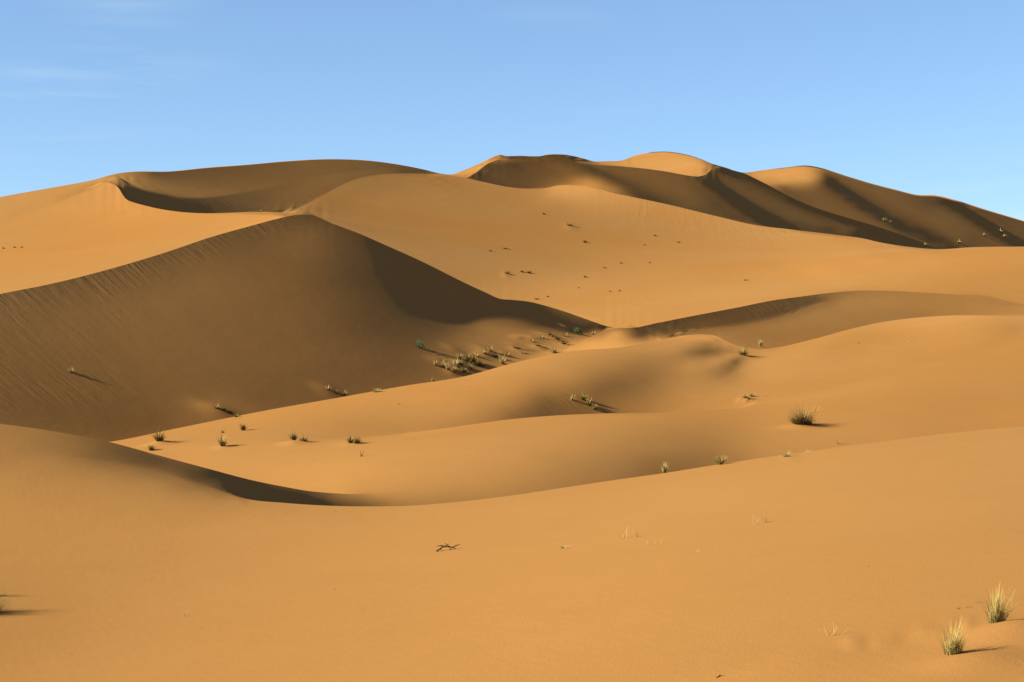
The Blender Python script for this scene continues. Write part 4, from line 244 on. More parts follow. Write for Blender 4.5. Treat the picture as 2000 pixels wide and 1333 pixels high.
[177,-5,3,-1,2,2,4,3,5,8,8,7,8,1,-1,-4,-6,-4,-2,2,-1,-1,-1,-3,-1,-1,-2,0,-1,-2,-3,-4,-6,-5,-2,6,11,13,14,16,18,20,22,20,18,14,14,15,15,12,13,12,10,10,9,9,8,8,9,6,5,5,4,3,3,3,4,3,5,5,4,5,6,6,6,7,8,7,8,7,4,4,5,7,10,12,16,20,21,21,21,31,43,38,23,25,6,-11,-9,-3,11,12,-5,-8,-2,-5,-8,-9,-2,12,10,12,23,21,-4,-41,-72,-65,-49,36,57,100,135,220,43,-247,-419,-53,46,22,5,2,1,-8,-17,-15,-12,3,25,49,72,55,69,82,85,73,21,-25,-47,-56,-58,-55,-52,-46,-44,-38,-37,-35,-34,-34,-36,-35,-36,-37,-41,-43,-42,-36,-29,-24,-22,-22,-19,-16,-15,-12,-21,-21,-50,-22,0,4,8,-7,-3,1,-11],
[147,28,7,4,0,1,-2,-3,-2,-2,-3,-3,-5,-6,-7,-6,-6,0,0,12,7,1,-1,0,-1,2,2,4,6,4,-1,-5,-9,-13,-12,1,11,14,16,18,22,24,25,21,17,11,12,16,13,12,9,11,10,11,11,10,11,12,9,8,7,7,5,6,6,7,6,8,9,9,9,10,9,11,11,10,11,12,11,2,2,-1,-3,-2,1,8,13,23,34,44,58,58,43,26,19,-1,-4,6,21,36,26,1,-5,-5,-6,-23,-27,-20,-12,-5,2,9,-16,-62,-83,-96,-75,-32,19,18,30,18,66,32,-82,84,-203,-119,-17,-11,24,22,6,17,24,36,49,64,85,101,66,91,85,72,42,-37,-76,-76,-71,-63,-55,-49,-42,-39,-34,-34,-32,-29,-31,-30,-33,-32,-30,-33,-34,-37,-34,-30,-25,-22,-19,-19,-18,-14,-14,-10,-20,-23,-46,-14,-1,3,5,-6,0,0,-7],
[176,1,11,4,2,-1,-2,-3,-3,-1,-3,-4,-4,-6,-10,-9,-7,-2,-2,15,6,1,0,0,1,0,3,5,8,5,1,-8,-13,-19,-20,0,8,12,15,16,21,26,23,18,13,12,16,11,11,7,10,9,11,11,11,13,14,12,12,11,9,9,9,8,9,10,11,11,11,12,13,12,13,12,14,13,13,11,11,7,-4,-7,-8,-4,2,8,23,36,52,62,53,40,37,26,4,19,31,38,44,51,36,10,-11,-27,-19,-37,-40,-46,-46,-32,-32,-62,-89,-75,-33,46,122,184,187,77,55,-11,-29,-365,-252,-173,-68,-70,-30,0,9,27,49,56,75,98,99,95,90,62,90,62,11,-22,-84,-88,-72,-60,-52,-45,-40,-36,-32,-30,-28,-25,-27,-27,-26,-29,-27,-28,-26,-27,-29,-29,-27,-25,-20,-20,-18,-16,-16,-12,-13,-10,-18,-20,-42,-9,0,2,5,-5,-1,1,-5],
[139,62,7,4,2,0,0,-7,0,-2,-1,-3,-7,-9,-13,-15,-9,-2,-9,16,8,3,0,0,-1,2,3,7,10,11,2,-7,-23,-28,-32,-6,8,9,13,17,22,23,22,10,14,18,10,10,5,7,8,10,11,12,12,13,14,15,13,11,13,10,11,12,12,12,11,13,13,13,12,14,15,14,14,13,13,13,13,-5,-5,-3,0,3,10,20,27,39,47,37,40,52,46,29,45,52,52,45,58,64,37,-19,-46,-44,-41,-67,-78,-68,-77,-63,-70,-52,27,157,328,428,348,184,-46,-304,-390,-493,-535,93,-73,-38,-64,-37,-25,-14,40,109,63,102,122,122,88,49,31,71,24,-39,-71,-95,-69,-46,-41,-38,-33,-32,-30,-27,-23,-21,-23,-23,-22,-22,-25,-25,-25,-25,-24,-22,-25,-24,-23,-20,-18,-16,-16,-15,-12,-11,-11,-9,-18,-17,-36,-5,-2,3,4,-6,1,0,-4],
[260,11,8,9,4,0,0,-7,2,1,-3,-9,-12,-15,-26,-25,-19,2,-30,11,18,-1,4,-2,0,2,5,4,22,17,19,7,-26,-82,-65,2,3,10,10,17,21,21,17,3,29,9,8,2,6,6,8,10,10,12,12,14,15,13,12,13,11,13,12,13,12,11,12,11,11,11,14,15,13,14,13,12,10,5,-5,13,18,15,13,12,11,11,9,18,17,40,62,57,57,80,62,53,43,43,32,22,-17,-35,-55,-70,-69,-76,-67,-76,-36,-10,57,182,327,384,332,-101,-439,-502,-427,20,158,235,186,-822,-8,-95,9,-22,29,80,93,65,80,122,100,70,19,-11,59,-6,-62,-74,-82,-38,-27,-30,-26,-21,-22,-21,-21,-20,-18,-18,-17,-17,-18,-21,-22,-23,-23,-23,-21,-21,-20,-20,-20,-17,-15,-15,-13,-14,-10,-9,-10,-8,-16,-14,-31,-4,-1,2,3,-4,-1,2,-4],
[1115,-117,-38,6,3,-5,11,-428,3,-21,53,0,50,53,68,80,53,-170,-713,51,-24,3,-6,-2,-4,-1,-4,1,-13,6,2,40,1663,170,-241,-330,208,-301,-130,-56,-64,-126,-100,-10,-73,-34,-32,-24,-22,-19,-15,-12,-8,-6,-2,-1,1,2,2,3,5,4,5,5,7,6,7,6,6,6,6,6,7,7,6,6,2,-1,-5,3,2,5,2,-3,-9,-10,14,17,45,74,43,28,18,-8,12,6,53,225,317,0,-162,119,191,95,-360,-360,-389,-196,-57,-52,8,47,55,243,-47,-216,-39,31,177,163,27,238,-337,1017,923,-3396,2030,-1423,493,-405,763,2676,-344,-514,-1038,-133,159,138,161,109,-41,-74,15,-83,-95,-101,-97,-57,-28,-8,5,10,-5,11,19,17,16,0,6,2,-12,-25,-54,-54,-34,-30,-25,-26,-25,-12,-1,11,6,-20,-10,-9,5,-15,58,-26,104,233,-330,-218,-11,37,47],
[496,3,-8,43,-4,14,54,-544,-18,26,-37,92,-91,2,23,-15,23,136,710,0,7,-26,-20,15,51,72,96,149,380,-349,445,717,-1853,-276,542,37,-100,244,-192,-119,-45,1,19,-91,-6,-18,-8,-9,-10,-8,-8,-7,-5,-2,-1,2,2,4,6,6,7,8,9,9,9,10,8,7,6,7,5,5,6,5,4,4,7,10,25,21,29,31,33,37,40,45,16,23,0,-72,-54,-23,-22,15,-16,64,100,99,-156,-43,158,-42,-138,-147,379,-106,3,-18,119,60,-6,-206,-91,-236,-310,-113,17,106,127,115,146,-49,144,-203,-426,2168,-24,1592,214,-2977,3028,-2850,101,122,828,-500,-232,-2,-119,-242,-99,-4,-122,-24,2,45,71,40,15,-1,-13,-7,25,8,-1,-1,-1,14,-12,-17,-8,-2,23,10,-19,-19,-19,-10,-2,-10,-22,-12,-3,1,-6,1,-7,24,-27,61,-42,-255,99,76,-36,-53,-39],
[-152,191,11,-43,33,-5,-103,951,-1018,295,-46,-115,85,-33,-18,39,-30,7,-46,44,-5,1,-51,45,-2,-19,-2,316,-50,761,-112,-433,677,375,-763,64,330,-644,133,79,76,-113,-138,60,11,22,8,3,-1,-2,-1,0,2,2,5,5,6,7,8,10,9,10,10,10,10,8,8,8,10,10,12,12,10,11,17,22,24,32,24,39,32,29,30,25,20,-7,22,-41,-95,-2,58,50,92,126,183,180,-34,-188,-99,159,-350,-165,-27,141,-415,153,-4,328,118,-142,-242,-142,-101,-248,-137,-111,100,263,266,302,41,523,-833,616,-1631,1507,642,-1327,-1625,6755,-5261,392,793,-216,-653,478,164,-91,-226,-6,39,-17,126,98,104,64,18,21,29,32,42,16,-22,6,11,2,-23,-42,-24,-30,-48,-49,-55,-23,5,-4,-12,-26,-36,-29,0,-17,-19,0,-1,-10,-6,-40,1,-86,-16,187,-119,-111,-5,30,31],
[158,-204,86,-7,-35,7,2,-37,937,-376,-28,-12,-48,8,-18,-46,-4,19,70,-180,-35,1,65,-38,12,40,30,-357,-7,1,1,12,23,42,898,469,-517,509,-20,-59,-136,118,110,-38,-18,-28,-18,-12,-4,-1,2,4,6,9,10,12,15,16,19,20,22,23,23,24,23,25,26,25,23,24,25,27,31,35,37,41,47,51,63,56,65,73,75,74,63,65,5,37,95,30,-34,-27,-39,-38,15,-70,203,-53,-113,-282,328,11,-188,-306,161,64,154,-347,-448,-157,-61,-124,-425,-477,-286,-68,24,512,303,-89,582,-360,2350,-1025,1045,-15,-2823,1590,1424,-3222,1905,46,-491,711,879,-132,-348,-234,4,-34,-35,9,-112,-107,-92,-27,8,39,44,53,46,77,103,68,54,51,57,44,1,-21,-22,-37,-43,-62,-44,-19,-23,-26,-48,-69,-124,-9,-5,-97,-62,-36,-32,15,-13,54,1,-181,40,22,-51,-67,-63],
[449,148,-31,29,18,-7,35,67,82,54,45,41,32,22,25,20,13,18,10,2,-5,2,13,12,-3,-20,-31,22,-177,-239,-130,-66,-102,93,-61,-77,79,140,116,26,23,13,73,34,22,16,17,17,15,13,11,8,6,4,3,4,5,8,8,10,13,15,18,16,13,11,7,6,5,3,0,0,-1,0,-1,-2,1,3,10,9,12,14,15,13,14,2,-14,-22,-57,-72,-79,-93,-95,-94,-120,-155,-169,-60,-21,-10,-38,15,65,93,54,124,112,50,25,-13,-76,18,-13,5,-158,-375,250,235,3,40,-134,333,-540,486,346,82,427,-14,-116,93,-235,-152,-37,-177,-89,153,158,129,14,-14,-32,-85,-12,40,60,29,64,7,10,35,88,96,123,151,151,160,183,220,238,224,167,62,-110,-314,-511,-453,-280,-137,0,50,132,-223,-202,25,-51,-49,1,-8,29,-1,2,86,-43,-24,-12,-29,-48],
[470,-63,20,5,14,21,17,14,15,22,20,18,15,15,12,10,11,7,6,3,5,6,3,-1,-5,-8,-4,-39,-39,-53,-41,-54,-91,-23,-57,-50,45,61,69,82,79,41,-34,6,7,12,11,9,6,5,2,3,3,2,4,5,5,7,11,13,14,14,10,8,8,4,3,2,1,0,0,-1,-1,-1,0,0,-1,-2,-9,0,2,3,4,5,1,-1,16,-11,-26,-35,-44,-50,-54,-77,-106,-62,-103,-33,-28,-6,-27,11,28,47,40,32,19,42,41,-10,59,-24,46,62,-18,-432,287,143,-8,-16,96,75,-294,210,238,157,171,-48,-104,-28,-69,-65,-4,-16,-67,-33,-7,-29,-39,-30,3,52,59,25,-9,23,-50,6,51,75,55,63,21,-8,19,52,70,72,94,129,174,226,293,288,195,-108,-298,-329,-356,-285,-273,225,51,-232,-39,-14,-32,2,-10,8,20,-24,29,-6,-5,6,20],
[308,46,1,12,10,8,9,11,12,10,10,9,9,7,7,6,5,5,4,3,3,-1,-1,-4,-5,-5,-12,-3,-5,-5,-9,-14,-37,-92,-63,3,10,23,33,34,32,15,17,17,16,16,12,7,5,3,4,3,2,5,4,5,10,11,12,13,9,5,2,0,-2,-1,-1,-2,-1,-3,-1,-2,0,0,-1,-1,-3,-5,-5,-5,-5,-6,-8,-9,-11,-7,-10,-9,-10,-12,-14,-10,-11,-16,-30,-34,-78,-48,-36,-17,-24,4,14,-1,18,17,37,33,3,64,-17,99,31,220,33,-392,356,34,-4,191,183,-276,-205,-60,124,15,-10,-22,-15,16,-10,-15,15,-14,-2,9,-16,-15,2,-10,-53,-23,-24,-26,-2,-12,52,58,43,14,24,-14,-13,32,50,40,24,16,16,22,35,77,114,238,360,406,268,86,-64,-258,-368,-678,-132,119,-140,-68,-11,-17,9,5,-2,36,-20,1,-9,-19,-30],
[311,-16,12,6,7,8,7,9,7,7,8,7,6,5,5,4,5,2,3,2,-1,-1,-3,-5,-6,-7,-6,-5,-8,-10,-14,-26,-69,0,6,4,11,12,13,16,15,18,16,18,13,10,5,4,3,3,3,4,4,3,7,11,12,14,10,6,1,-3,-5,-5,-4,-4,-4,-4,-4,-3,-3,-2,-2,-3,-3,-4,-4,-4,-3,-5,-4,-6,-8,-11,-9,-10,-8,-8,-11,-11,-10,-8,-9,-14,-14,-19,-35,-37,-30,-18,-23,-14,22,18,24,13,22,22,52,-17,95,21,164,93,52,-157,154,-53,89,306,-370,-223,16,47,4,-10,27,2,23,6,4,11,-2,11,15,-8,-5,12,-8,-41,-9,-15,-13,4,-9,-20,-21,-14,-19,-7,-18,19,39,32,9,-7,-10,-9,-5,-2,8,14,79,64,99,232,342,355,334,318,198,-23,-1017,-582,-9,-67,-38,4,-2,9,23,-12,27,-12,-12,-10,-12],
[235,20,3,7,6,6,7,5,7,6,6,5,6,4,4,3,2,3,1,-1,-1,-2,-4,-5,-6,-7,-8,-11,-13,-13,-31,-24,11,3,3,8,14,12,17,15,16,12,10,6,5,1,1,2,3,3,3,4,6,11,14,14,12,6,1,-6,-8,-7,-7,-6,-5,-6,-6,-5,-6,-3,-5,-3,-4,-5,-5,-4,-4,-2,-3,-1,-4,-6,-7,-6,-7,-7,-7,-9,-11,-11,-10,-11,-11,-9,-13,-7,-22,-18,-25,-11,-20,-9,23,15,19,17,45,39,0,72,-41,94,96,-91,131,88,-8,-132,391,-245,-312,13,69,25,-6,48,13,27,10,10,16,9,19,22,0,4,22,-10,-37,2,-5,-2,12,-14,-26,-24,-18,-25,-13,-21,-18,-22,-6,-12,-16,-15,-10,-8,-6,-3,-4,5,-12,32,85,100,126,165,211,257,377,587,840,-1299,-799,-104,-38,-11,18,24,21,53,-21,-20,-37,-36,-27],
[211,-4,7,4,6,5,4,6,4,6,4,4,3,4,3,3,1,2,1,0,-1,-3,-6,-6,-8,-9,-10,-14,-14,-26,-3,5,3,0,6,11,14,15,16,15,14,11,8,6,3,5,5,5,5,5,7,5,11,11,10,7,2,-3,-6,-6,-5,-4,-4,-3,-4,-4,-3,-3,-3,-4,-2,-5,-4,-3,-4,-4,-3,-3,-1,-4,-4,-5,-5,-6,-5,-5,-6,-9,-10,-9,-10,-11,-12,-12,-12,-15,-22,-20,-23,-9,-22,-9,18,17,24,50,58,70,12,-75,69,43,-37,-79,-16,421,-420,292,107,-335,-55,75,-14,12,38,5,27,14,15,19,12,21,26,13,25,40,4,-8,35,12,18,16,-37,-42,-29,-31,-40,-20,-29,-20,-21,-12,-16,-16,-13,-9,-7,-6,-4,-3,-1,-4,-10,15,39,46,57,74,102,130,137,225,406,1062,-762,-524,-119,-37,-35,-39,-28,-46,-28,-48,-28,-30,-38],
[157,9,3,5,4,3,5,3,4,3,2,4,2,2,2,2,2,2,2,3,0,-5,-6,-10,-11,-12,-16,-15,-19,-5,-3,-2,-2,2,6,12,18,20,19,19,15,10,7,6,7,5,6,7,7,9,5,9,8,6,2,-1,-2,-2,-3,-2,-1,-2,-1,-1,-3,-1,-3,-3,-3,-3,-4,-4,-4,-5,-4,-3,-3,-3,-5,-3,-5,-4,-2,-3,-3,-5,-5,-6,-6,-9,-9,-11,-12,-14,-18,-20,-41,-30,-7,-5,-13,-4,13,34,37,70,57,37,54,72,20,-27,-156,-104,-60,41,-43,181,44,-139,96,-2,-47,57,-29,-1,0,17,23,14,11,14,15,36,76,26,48,126,57,63,33,-46,-78,-79,-54,-69,-45,-57,-35,-26,-12,-9,-6,-6,-1,2,1,-3,-3,-2,-1,-1,9,16,14,18,16,16,16,29,52,-38,119,601,815,-356,-270,-186,-117,-85,-74,-40,-13,-12,-44,-17,8],
[122,2,3,3,3,3,2,3,2,2,3,2,2,1,1,1,2,1,2,2,0,-3,-7,-8,-10,-9,-12,-15,-5,-5,-4,-2,-3,1,6,10,16,15,18,15,13,9,5,6,5,6,6,7,6,7,6,4,3,1,1,0,-1,-1,-1,0,0,-1,1,-1,-1,-2,-1,-2,-2,-3,-3,-3,-4,-3,-3,-4,-3,-3,-3,-3,-3,-2,-3,-1,-3,-1,-5,-5,-6,-7,-8,-9,-11,-13,-14,-20,-36,-27,-2,-1,-11,-3,9,33,25,44,29,-19,48,123,26,-70,-58,-126,-34,-17,5,125,5,-66,143,-113,57,-11,-2,-16,1,13,17,12,8,7,7,47,43,3,118,80,75,66,7,20,-68,-81,-61,-44,-77,-44,-42,-22,-13,-7,-4,1,3,5,5,0,-2,2,2,6,8,5,7,6,5,0,3,14,29,103,-137,156,478,434,-57,-96,-131,-129,-124,-127,-94,-38,8,-4,-15],
[159,3,4,3,3,5,5,5,5,5,5,3,4,4,2,1,0,-3,-4,-8,-4,2,6,8,5,5,13,21,17,15,11,5,-1,-5,-7,-12,-18,-22,-23,-20,-16,-7,-2,-2,-1,-1,-1,-2,0,-2,-2,-2,-3,-2,-3,-3,-4,-5,-2,-3,-3,-1,-3,-2,0,1,0,2,1,2,1,2,2,1,2,2,1,2,1,-1,-1,-2,-4,-5,-4,-5,-5,-6,-6,-4,-5,-4,-3,1,7,16,8,-6,-20,-40,-53,20,4,1,315,-21,-47,-8,-34,-71,0,-31,32,-167,58,41,-63,306,-261,-61,-1,-9,23,18,52,18,-4,-3,-5,-2,-5,-2,-16,34,-77,-36,11,-6,4,-1,4,3,1,5,-9,45,112,29,0,3,0,-2,-17,-35,-28,-22,-14,3,8,6,8,7,4,3,-2,-4,3,-6,12,-22,-47,-36,77,-20,93,115,20,-17,9,6,8,8,14,26,29,30,29],
[152,3,3,3,5,3,4,4,4,3,3,3,2,2,2,2,1,1,1,-1,0,-2,-4,-2,4,3,5,3,2,0,-4,-6,-5,-3,-4,-3,-3,-2,-3,-3,-1,-3,-1,-1,-2,0,0,0,-1,-2,1,1,1,-1,-1,-2,-1,-1,-2,-1,0,-1,0,0,0,-2,0,-1,0,-1,-1,-1,-3,-1,-2,-1,-1,-2,-2,-2,-3,-2,-2,-3,-1,-4,-3,-4,-5,-5,-4,-7,-6,-7,-8,-13,12,0,14,-65,87,-52,62,-44,118,-2,16,-40,-39,-17,-29,26,-15,-1,93,327,-742,590,-423,175,-70,18,2,-10,2,10,-1,-2,0,-6,5,-13,14,-18,8,-7,8,-7,13,3,13,10,12,8,5,1,0,4,0,1,-1,1,-1,2,2,4,4,5,6,6,6,6,4,1,-1,-2,4,-6,8,-20,-46,-18,-69,80,37,148,54,11,-1,13,9,12,14,16,22,25,27],
[144,3,4,4,3,5,3,3,4,3,3,2,2,2,1,1,0,2,-1,-1,-2,1,4,3,3,4,3,2,0,-3,-4,-5,-3,-4,-3,-2,-3,-3,-2,-1,-2,-2,-2,-1,0,-1,-1,-1,-2,0,1,1,0,0,0,-1,-2,-2,0,-1,0,0,0,-1,0,0,0,-1,0,-2,-1,-2,-1,-2,-1,-1,-1,-2,-2,-3,-1,-3,-2,-1,-3,-3,-5,-4,-4,-5,-6,-6,-7,-7,-9,-9,11,3,73,-49,-71,63,-9,58,0,269,-166,-29,-45,-50,-25,62,-19,-7,166,-18,-433,485,-405,200,-107,53,-24,6,-7,14,-3,0,-4,1,-2,-7,9,-16,10,-6,6,-7,15,1,16,7,15,4,9,-4,5,-1,2,1,0,1,0,2,5,4,7,6,7,7,7,5,4,3,0,-1,9,-11,18,-41,-24,-77,-9,54,59,122,120,30,17,6,14,12,15,18,20,22,23],
[138,5,4,4,3,3,3,3,2,2,1,1,1,1,2,1,2,2,5,10,6,2,-2,-5,-7,-8,-11,-13,-14,-14,-14,-10,-9,-4,-1,4,12,15,16,15,10,4,-2,-1,-1,0,0,0,1,2,2,3,3,2,1,0,1,3,1,2,2,3,3,4,2,1,-1,-2,-3,-4,-5,-6,-6,-5,-6,-6,-6,-6,-7,-4,-5,-1,0,2,3,2,-2,-5,-6,-7,-9,-8,-9,-9,-11,-1,-38,-4,6,113,7,45,46,236,-345,127,-172,0,-16,-27,-8,38,212,355,-253,-90,2167,-2745,426,-67,10,6,2,0,-51,-33,1,0,-1,-1,0,-2,3,-4,2,94,-36,21,6,19,17,20,13,15,16,-35,-106,-31,1,-2,3,3,23,40,38,34,28,7,2,6,6,9,17,25,40,51,30,48,-57,-9,-94,-90,-74,-141,219,91,222,108,75,49,34,34,34,32,33,33,36],
[169,5,6,7,7,6,6,6,5,6,5,4,3,2,3,5,5,5,5,5,6,6,7,8,7,5,3,1,-1,-2,-1,-3,-2,-3,-2,-4,-6,-4,-4,-6,-4,-4,-3,-3,-1,-3,-2,-1,1,0,2,1,0,0,-2,0,-1,-2,0,-1,-1,-1,-2,-2,-1,-3,-2,-2,-3,-3,-3,-3,-2,-2,-2,-1,-2,-3,-1,-2,-1,-2,-2,-3,-4,-5,-5,-5,-4,-3,-3,-3,0,-3,6,7,30,86,102,-49,-3,-31,111,130,346,248,2356,-1296,-2192,45,-80,146,103,114,150,-49,-360,21,-67,-16,-8,5,5,3,6,8,3,0,-2,3,0,4,1,-11,-10,-6,-20,1,-1,2,-1,1,0,2,18,12,14,8,6,0,-3,-5,-4,-5,-5,-3,-3,1,1,0,-1,0,-3,-9,-4,-18,2,-4,14,-2,19,-15,-8,15,-30,45,-26,34,-2,-4,-3,-5,-4,0,4,7,4],
[183,7,6,7,7,7,7,4,5,5,5,6,7,7,5,7,6,6,6,7,6,6,7,5,4,2,0,-1,-1,-1,-2,0,-1,-2,-3,-3,-3,-5,-6,-5,-6,-4,-3,-3,-3,-1,-1,0,0,2,1,1,0,-1,0,0,-1,0,-1,1,-1,-1,-1,-2,-3,-1,-3,-3,-3,-3,-3,-3,-2,-3,-1,-3,-2,-2,-1,-2,-2,-1,-2,-3,-5,-5,-6,-5,-4,-3,-3,-1,-3,5,8,19,51,51,-99,32,33,37,29,89,173,384,-705,153,-388,-57,6,21,101,82,-126,264,-270,5,-45,-23,-5,3,7,2,7,6,4,0,-1,3,-2,5,1,-13,-8,-8,-18,-3,1,0,0,1,-1,6,18,10,17,8,6,1,-3,-3,-6,-4,-5,-4,-3,1,1,0,-1,-1,-3,-8,-8,-15,-3,-3,47,-7,-42,3,3,1,-5,6,-2,8,-1,0,-2,-2,-2,0,2,2,4],
[199,8,8,6,7,7,6,8,7,7,7,7,8,6,9,6,8,7,7,5,5,5,3,2,1,-1,0,0,0,-1,1,0,-1,0,-2,-2,-4,-6,-6,-6,-6,-5,-3,-3,-2,-1,1,1,1,1,1,1,0,0,1,-1,1,0,1,-1,1,-1,-1,-2,-3,-3,-3,-4,-4,-3,-3,-2,-3,-1,-3,-2,-2,-2,-1,-2,0,-2,-2,-3,-3,-6,-6,-5,-4,-4,0,-1,5,7,13,27,23,-60,-32,38,46,78,78,-59,259,-68,-469,228,-272,-67,14,8,105,-4,-50,204,-191,3,-45,-23,-4,4,5,2,7,8,3,-1,0,2,1,5,-1,-13,-6,-11,-17,-3,-2,1,-1,2,-3,13,12,16,13,11,7,0,-1,-5,-4,-6,-5,-3,-3,1,0,0,-2,0,-6,-5,-13,-10,-12,11,-8,-3,2,-2,5,-1,-2,3,-1,6,-1,0,-2,-1,-1,0,1,2,3],
[220,8,8,8,7,7,8,8,8,8,8,9,7,10,8,8,7,7,5,3,3,2,0,0,-1,0,0,0,1,2,0,1,1,-1,-1,-3,-5,-6,-7,-7,-6,-5,-2,-1,-1,0,1,2,2,0,1,1,1,1,0,2,0,1,1,0,-1,-1,-2,-3,-3,-4,-3,-3,-4,-3,-3,-2,-1,-3,-2,-2,-1,-1,-2,0,-1,-1,-1,-2,-4,-4,-5,-4,-2,-1,2,5,8,9,12,-2,-42,-37,-2,38,64,117,22,92,17,-230,-261,217,-220,-75,15,11,88,-14,20,92,-120,-2,-44,-22,-5,3,7,2,7,7,4,-1,0,0,1,5,-2,-10,-10,-7,-19,-3,-2,-3,2,-1,4,11,11,18,12,12,5,3,-2,-3,-5,-5,-4,-4,-3,0,1,-1,-1,-2,-5,-6,-14,-10,-11,13,-15,-3,3,0,4,-1,-2,1,0,4,0,-1,-1,-1,0,0,0,2,2],
[245,6,8,8,8,8,9,9,8,9,9,9,10,8,8,8,7,4,2,1,-1,-1,-1,0,0,1,1,2,1,2,2,1,0,0,-2,-4,-6,-6,-8,-7,-5,-3,-2,0,1,2,1,2,1,2,1,1,1,1,2,0,2,1,0,0,-2,-2,-3,-2,-3,-3,-4,-3,-3,-2,-2,-2,-2,-1,-2,-1,-2,0,-1,-1,-1,0,0,-1,-3,-3,1,2,2,4,4,8,4,-3,-18,-39,-34,-10,11,48,94,92,73,81,-186,-248,-109,171,-171,-89,15,15,81,-24,28,55,-72,-6,-45,-21,-5,4,5,2,7,7,4,-1,0,1,1,5,-4,-9,-8,-9,-19,-1,-2,1,-4,1,7,5,17,11,15,11,8,2,-1,-2,-5,-5,-5,-4,-3,0,2,-2,-2,-1,-6,-7,-15,-7,-17,33,-6,-13,-4,8,-20,5,-4,3,-2,4,0,0,-1,-1,-1,0,1,1,2],
[265,9,8,9,9,10,9,8,11,9,9,10,8,9,7,5,3,1,0,-2,-2,-1,0,0,1,2,3,1,3,1,2,1,0,-2,-3,-5,-6,-7,-6,-6,-4,-1,0,1,2,2,3,0,2,2,1,1,2,2,1,1,1,0,-1,0,-1,-2,-2,-3,-3,-2,-3,-2,-2,-3,-1,-2,-2,-1,0,-1,-1,-1,-1,-1,1,1,0,0,3,6,8,7,6,5,1,-6,-14,-28,-37,-32,-10,5,24,86,124,66,58,-65,-218,-202,-45,155,-146,-98,11,29,50,-13,18,51,-48,-11,-42,-20,-4,4,4,2,7,7,3,0,0,-1,3,4,-4,-9,-8,-9,-17,-3,-1,0,0,0,3,8,15,12,14,11,9,3,0,-3,-4,-4,-5,-4,-3,1,-1,-2,0,-5,-3,-13,-4,-22,4,-8,4,6,4,-31,20,-11,0,1,1,2,0,-1,-1,0,-1,0,0,2,2],
[287,9,10,9,10,9,10,10,9,10,9,8,7,6,5,1,0,-1,-1,-1,-1,0,0,1,2,1,0,3,0,1,0,-2,-2,-3,-3,-4,-5,-4,-3,-1,-1,1,2,2,2,2,1,3,1,1,3,1,1,2,1,2,0,1,0,-1,0,0,-1,-1,-1,-2,-2,-2,-2,-1,-3,-1,-2,-2,-2,-1,-1,-2,-1,1,0,0,5,12,13,13,10,8,1,-10,-18,-26,-31,-32,-25,-8,3,12,39,78,61,15,-15,-103,-127,-58,-85,312,-198,-213,16,82,-34,-27,15,38,-35,9,-20,-12,-4,4,-1,-1,2,2,0,0,0,-2,1,1,-3,-5,-1,-2,-5,-5,1,0,5,-4,8,8,4,5,6,5,4,3,1,1,1,0,0,-1,0,-1,-1,-2,-4,-2,-5,-9,-6,-9,1,-15,-16,-10,7,1,0,5,-7,4,-1,0,0,-1,0,-1,1,-1,1,-1,1],
[308,10,10,10,10,10,10,10,9,7,8,5,5,2,1,1,-2,0,-1,-1,1,0,2,1,1,1,2,0,0,-1,-2,-2,-3,-3,-4,-3,-1,-2,0,0,2,2,2,2,2,1,2,2,2,2,1,2,2,1,1,1,1,1,1,2,1,1,1,1,0,-1,-1,-1,-1,-3,-1,-2,-1,-2,-1,-2,-1,0,2,0,1,8,14,16,12,8,4,-6,-19,-28,-33,-32,-24,-12,-1,6,16,29,46,44,10,-35,-74,-100,-72,4,-157,403,-161,-269,29,84,-63,-22,15,33,-30,12,-13,-10,-1,2,-3,0,0,-1,1,0,-1,-1,1,-1,-4,-3,1,-1,0,-4,0,2,3,-5,9,9,2,2,4,3,3,3,3,2,2,1,2,0,0,-1,-2,-3,-4,-2,-7,-6,-7,-5,-2,-25,-5,-11,2,1,2,2,-5,3,-1,0,0,-1,0,0,-1,1,0,0,0],
[327,11,10,11,10,10,8,8,7,6,4,4,1,1,-1,-1,0,0,1,1,1,1,1,1,1,1,0,0,-1,-1,-2,-3,-2,-2,-2,-1,-1,1,1,3,1,2,2,2,1,2,2,0,2,1,2,2,2,1,2,2,2,2,4,3,4,4,3,2,1,1,1,-1,-2,0,-2,-1,-1,-1,-1,0,0,4,-1,5,14,17,8,-4,-7,-6,-13,-23,-27,-31,-30,-16,-8,5,13,18,25,31,27,5,-39,-58,-90,-77,-28,-22,-82,304,-40,-318,48,60,-58,-18,19,29,-26,9,-15,-9,1,1,-3,0,0,1,-1,0,0,-1,0,-1,-4,-2,1,-1,-1,-4,1,2,1,-6,11,9,1,4,3,5,3,3,4,2,2,2,1,1,-1,-1,-3,-4,-5,-4,-6,-6,-9,-2,-9,-19,-8,-7,1,0,1,3,-4,3,0,-1,-1,0,0,0,0,0,-1,0,0],
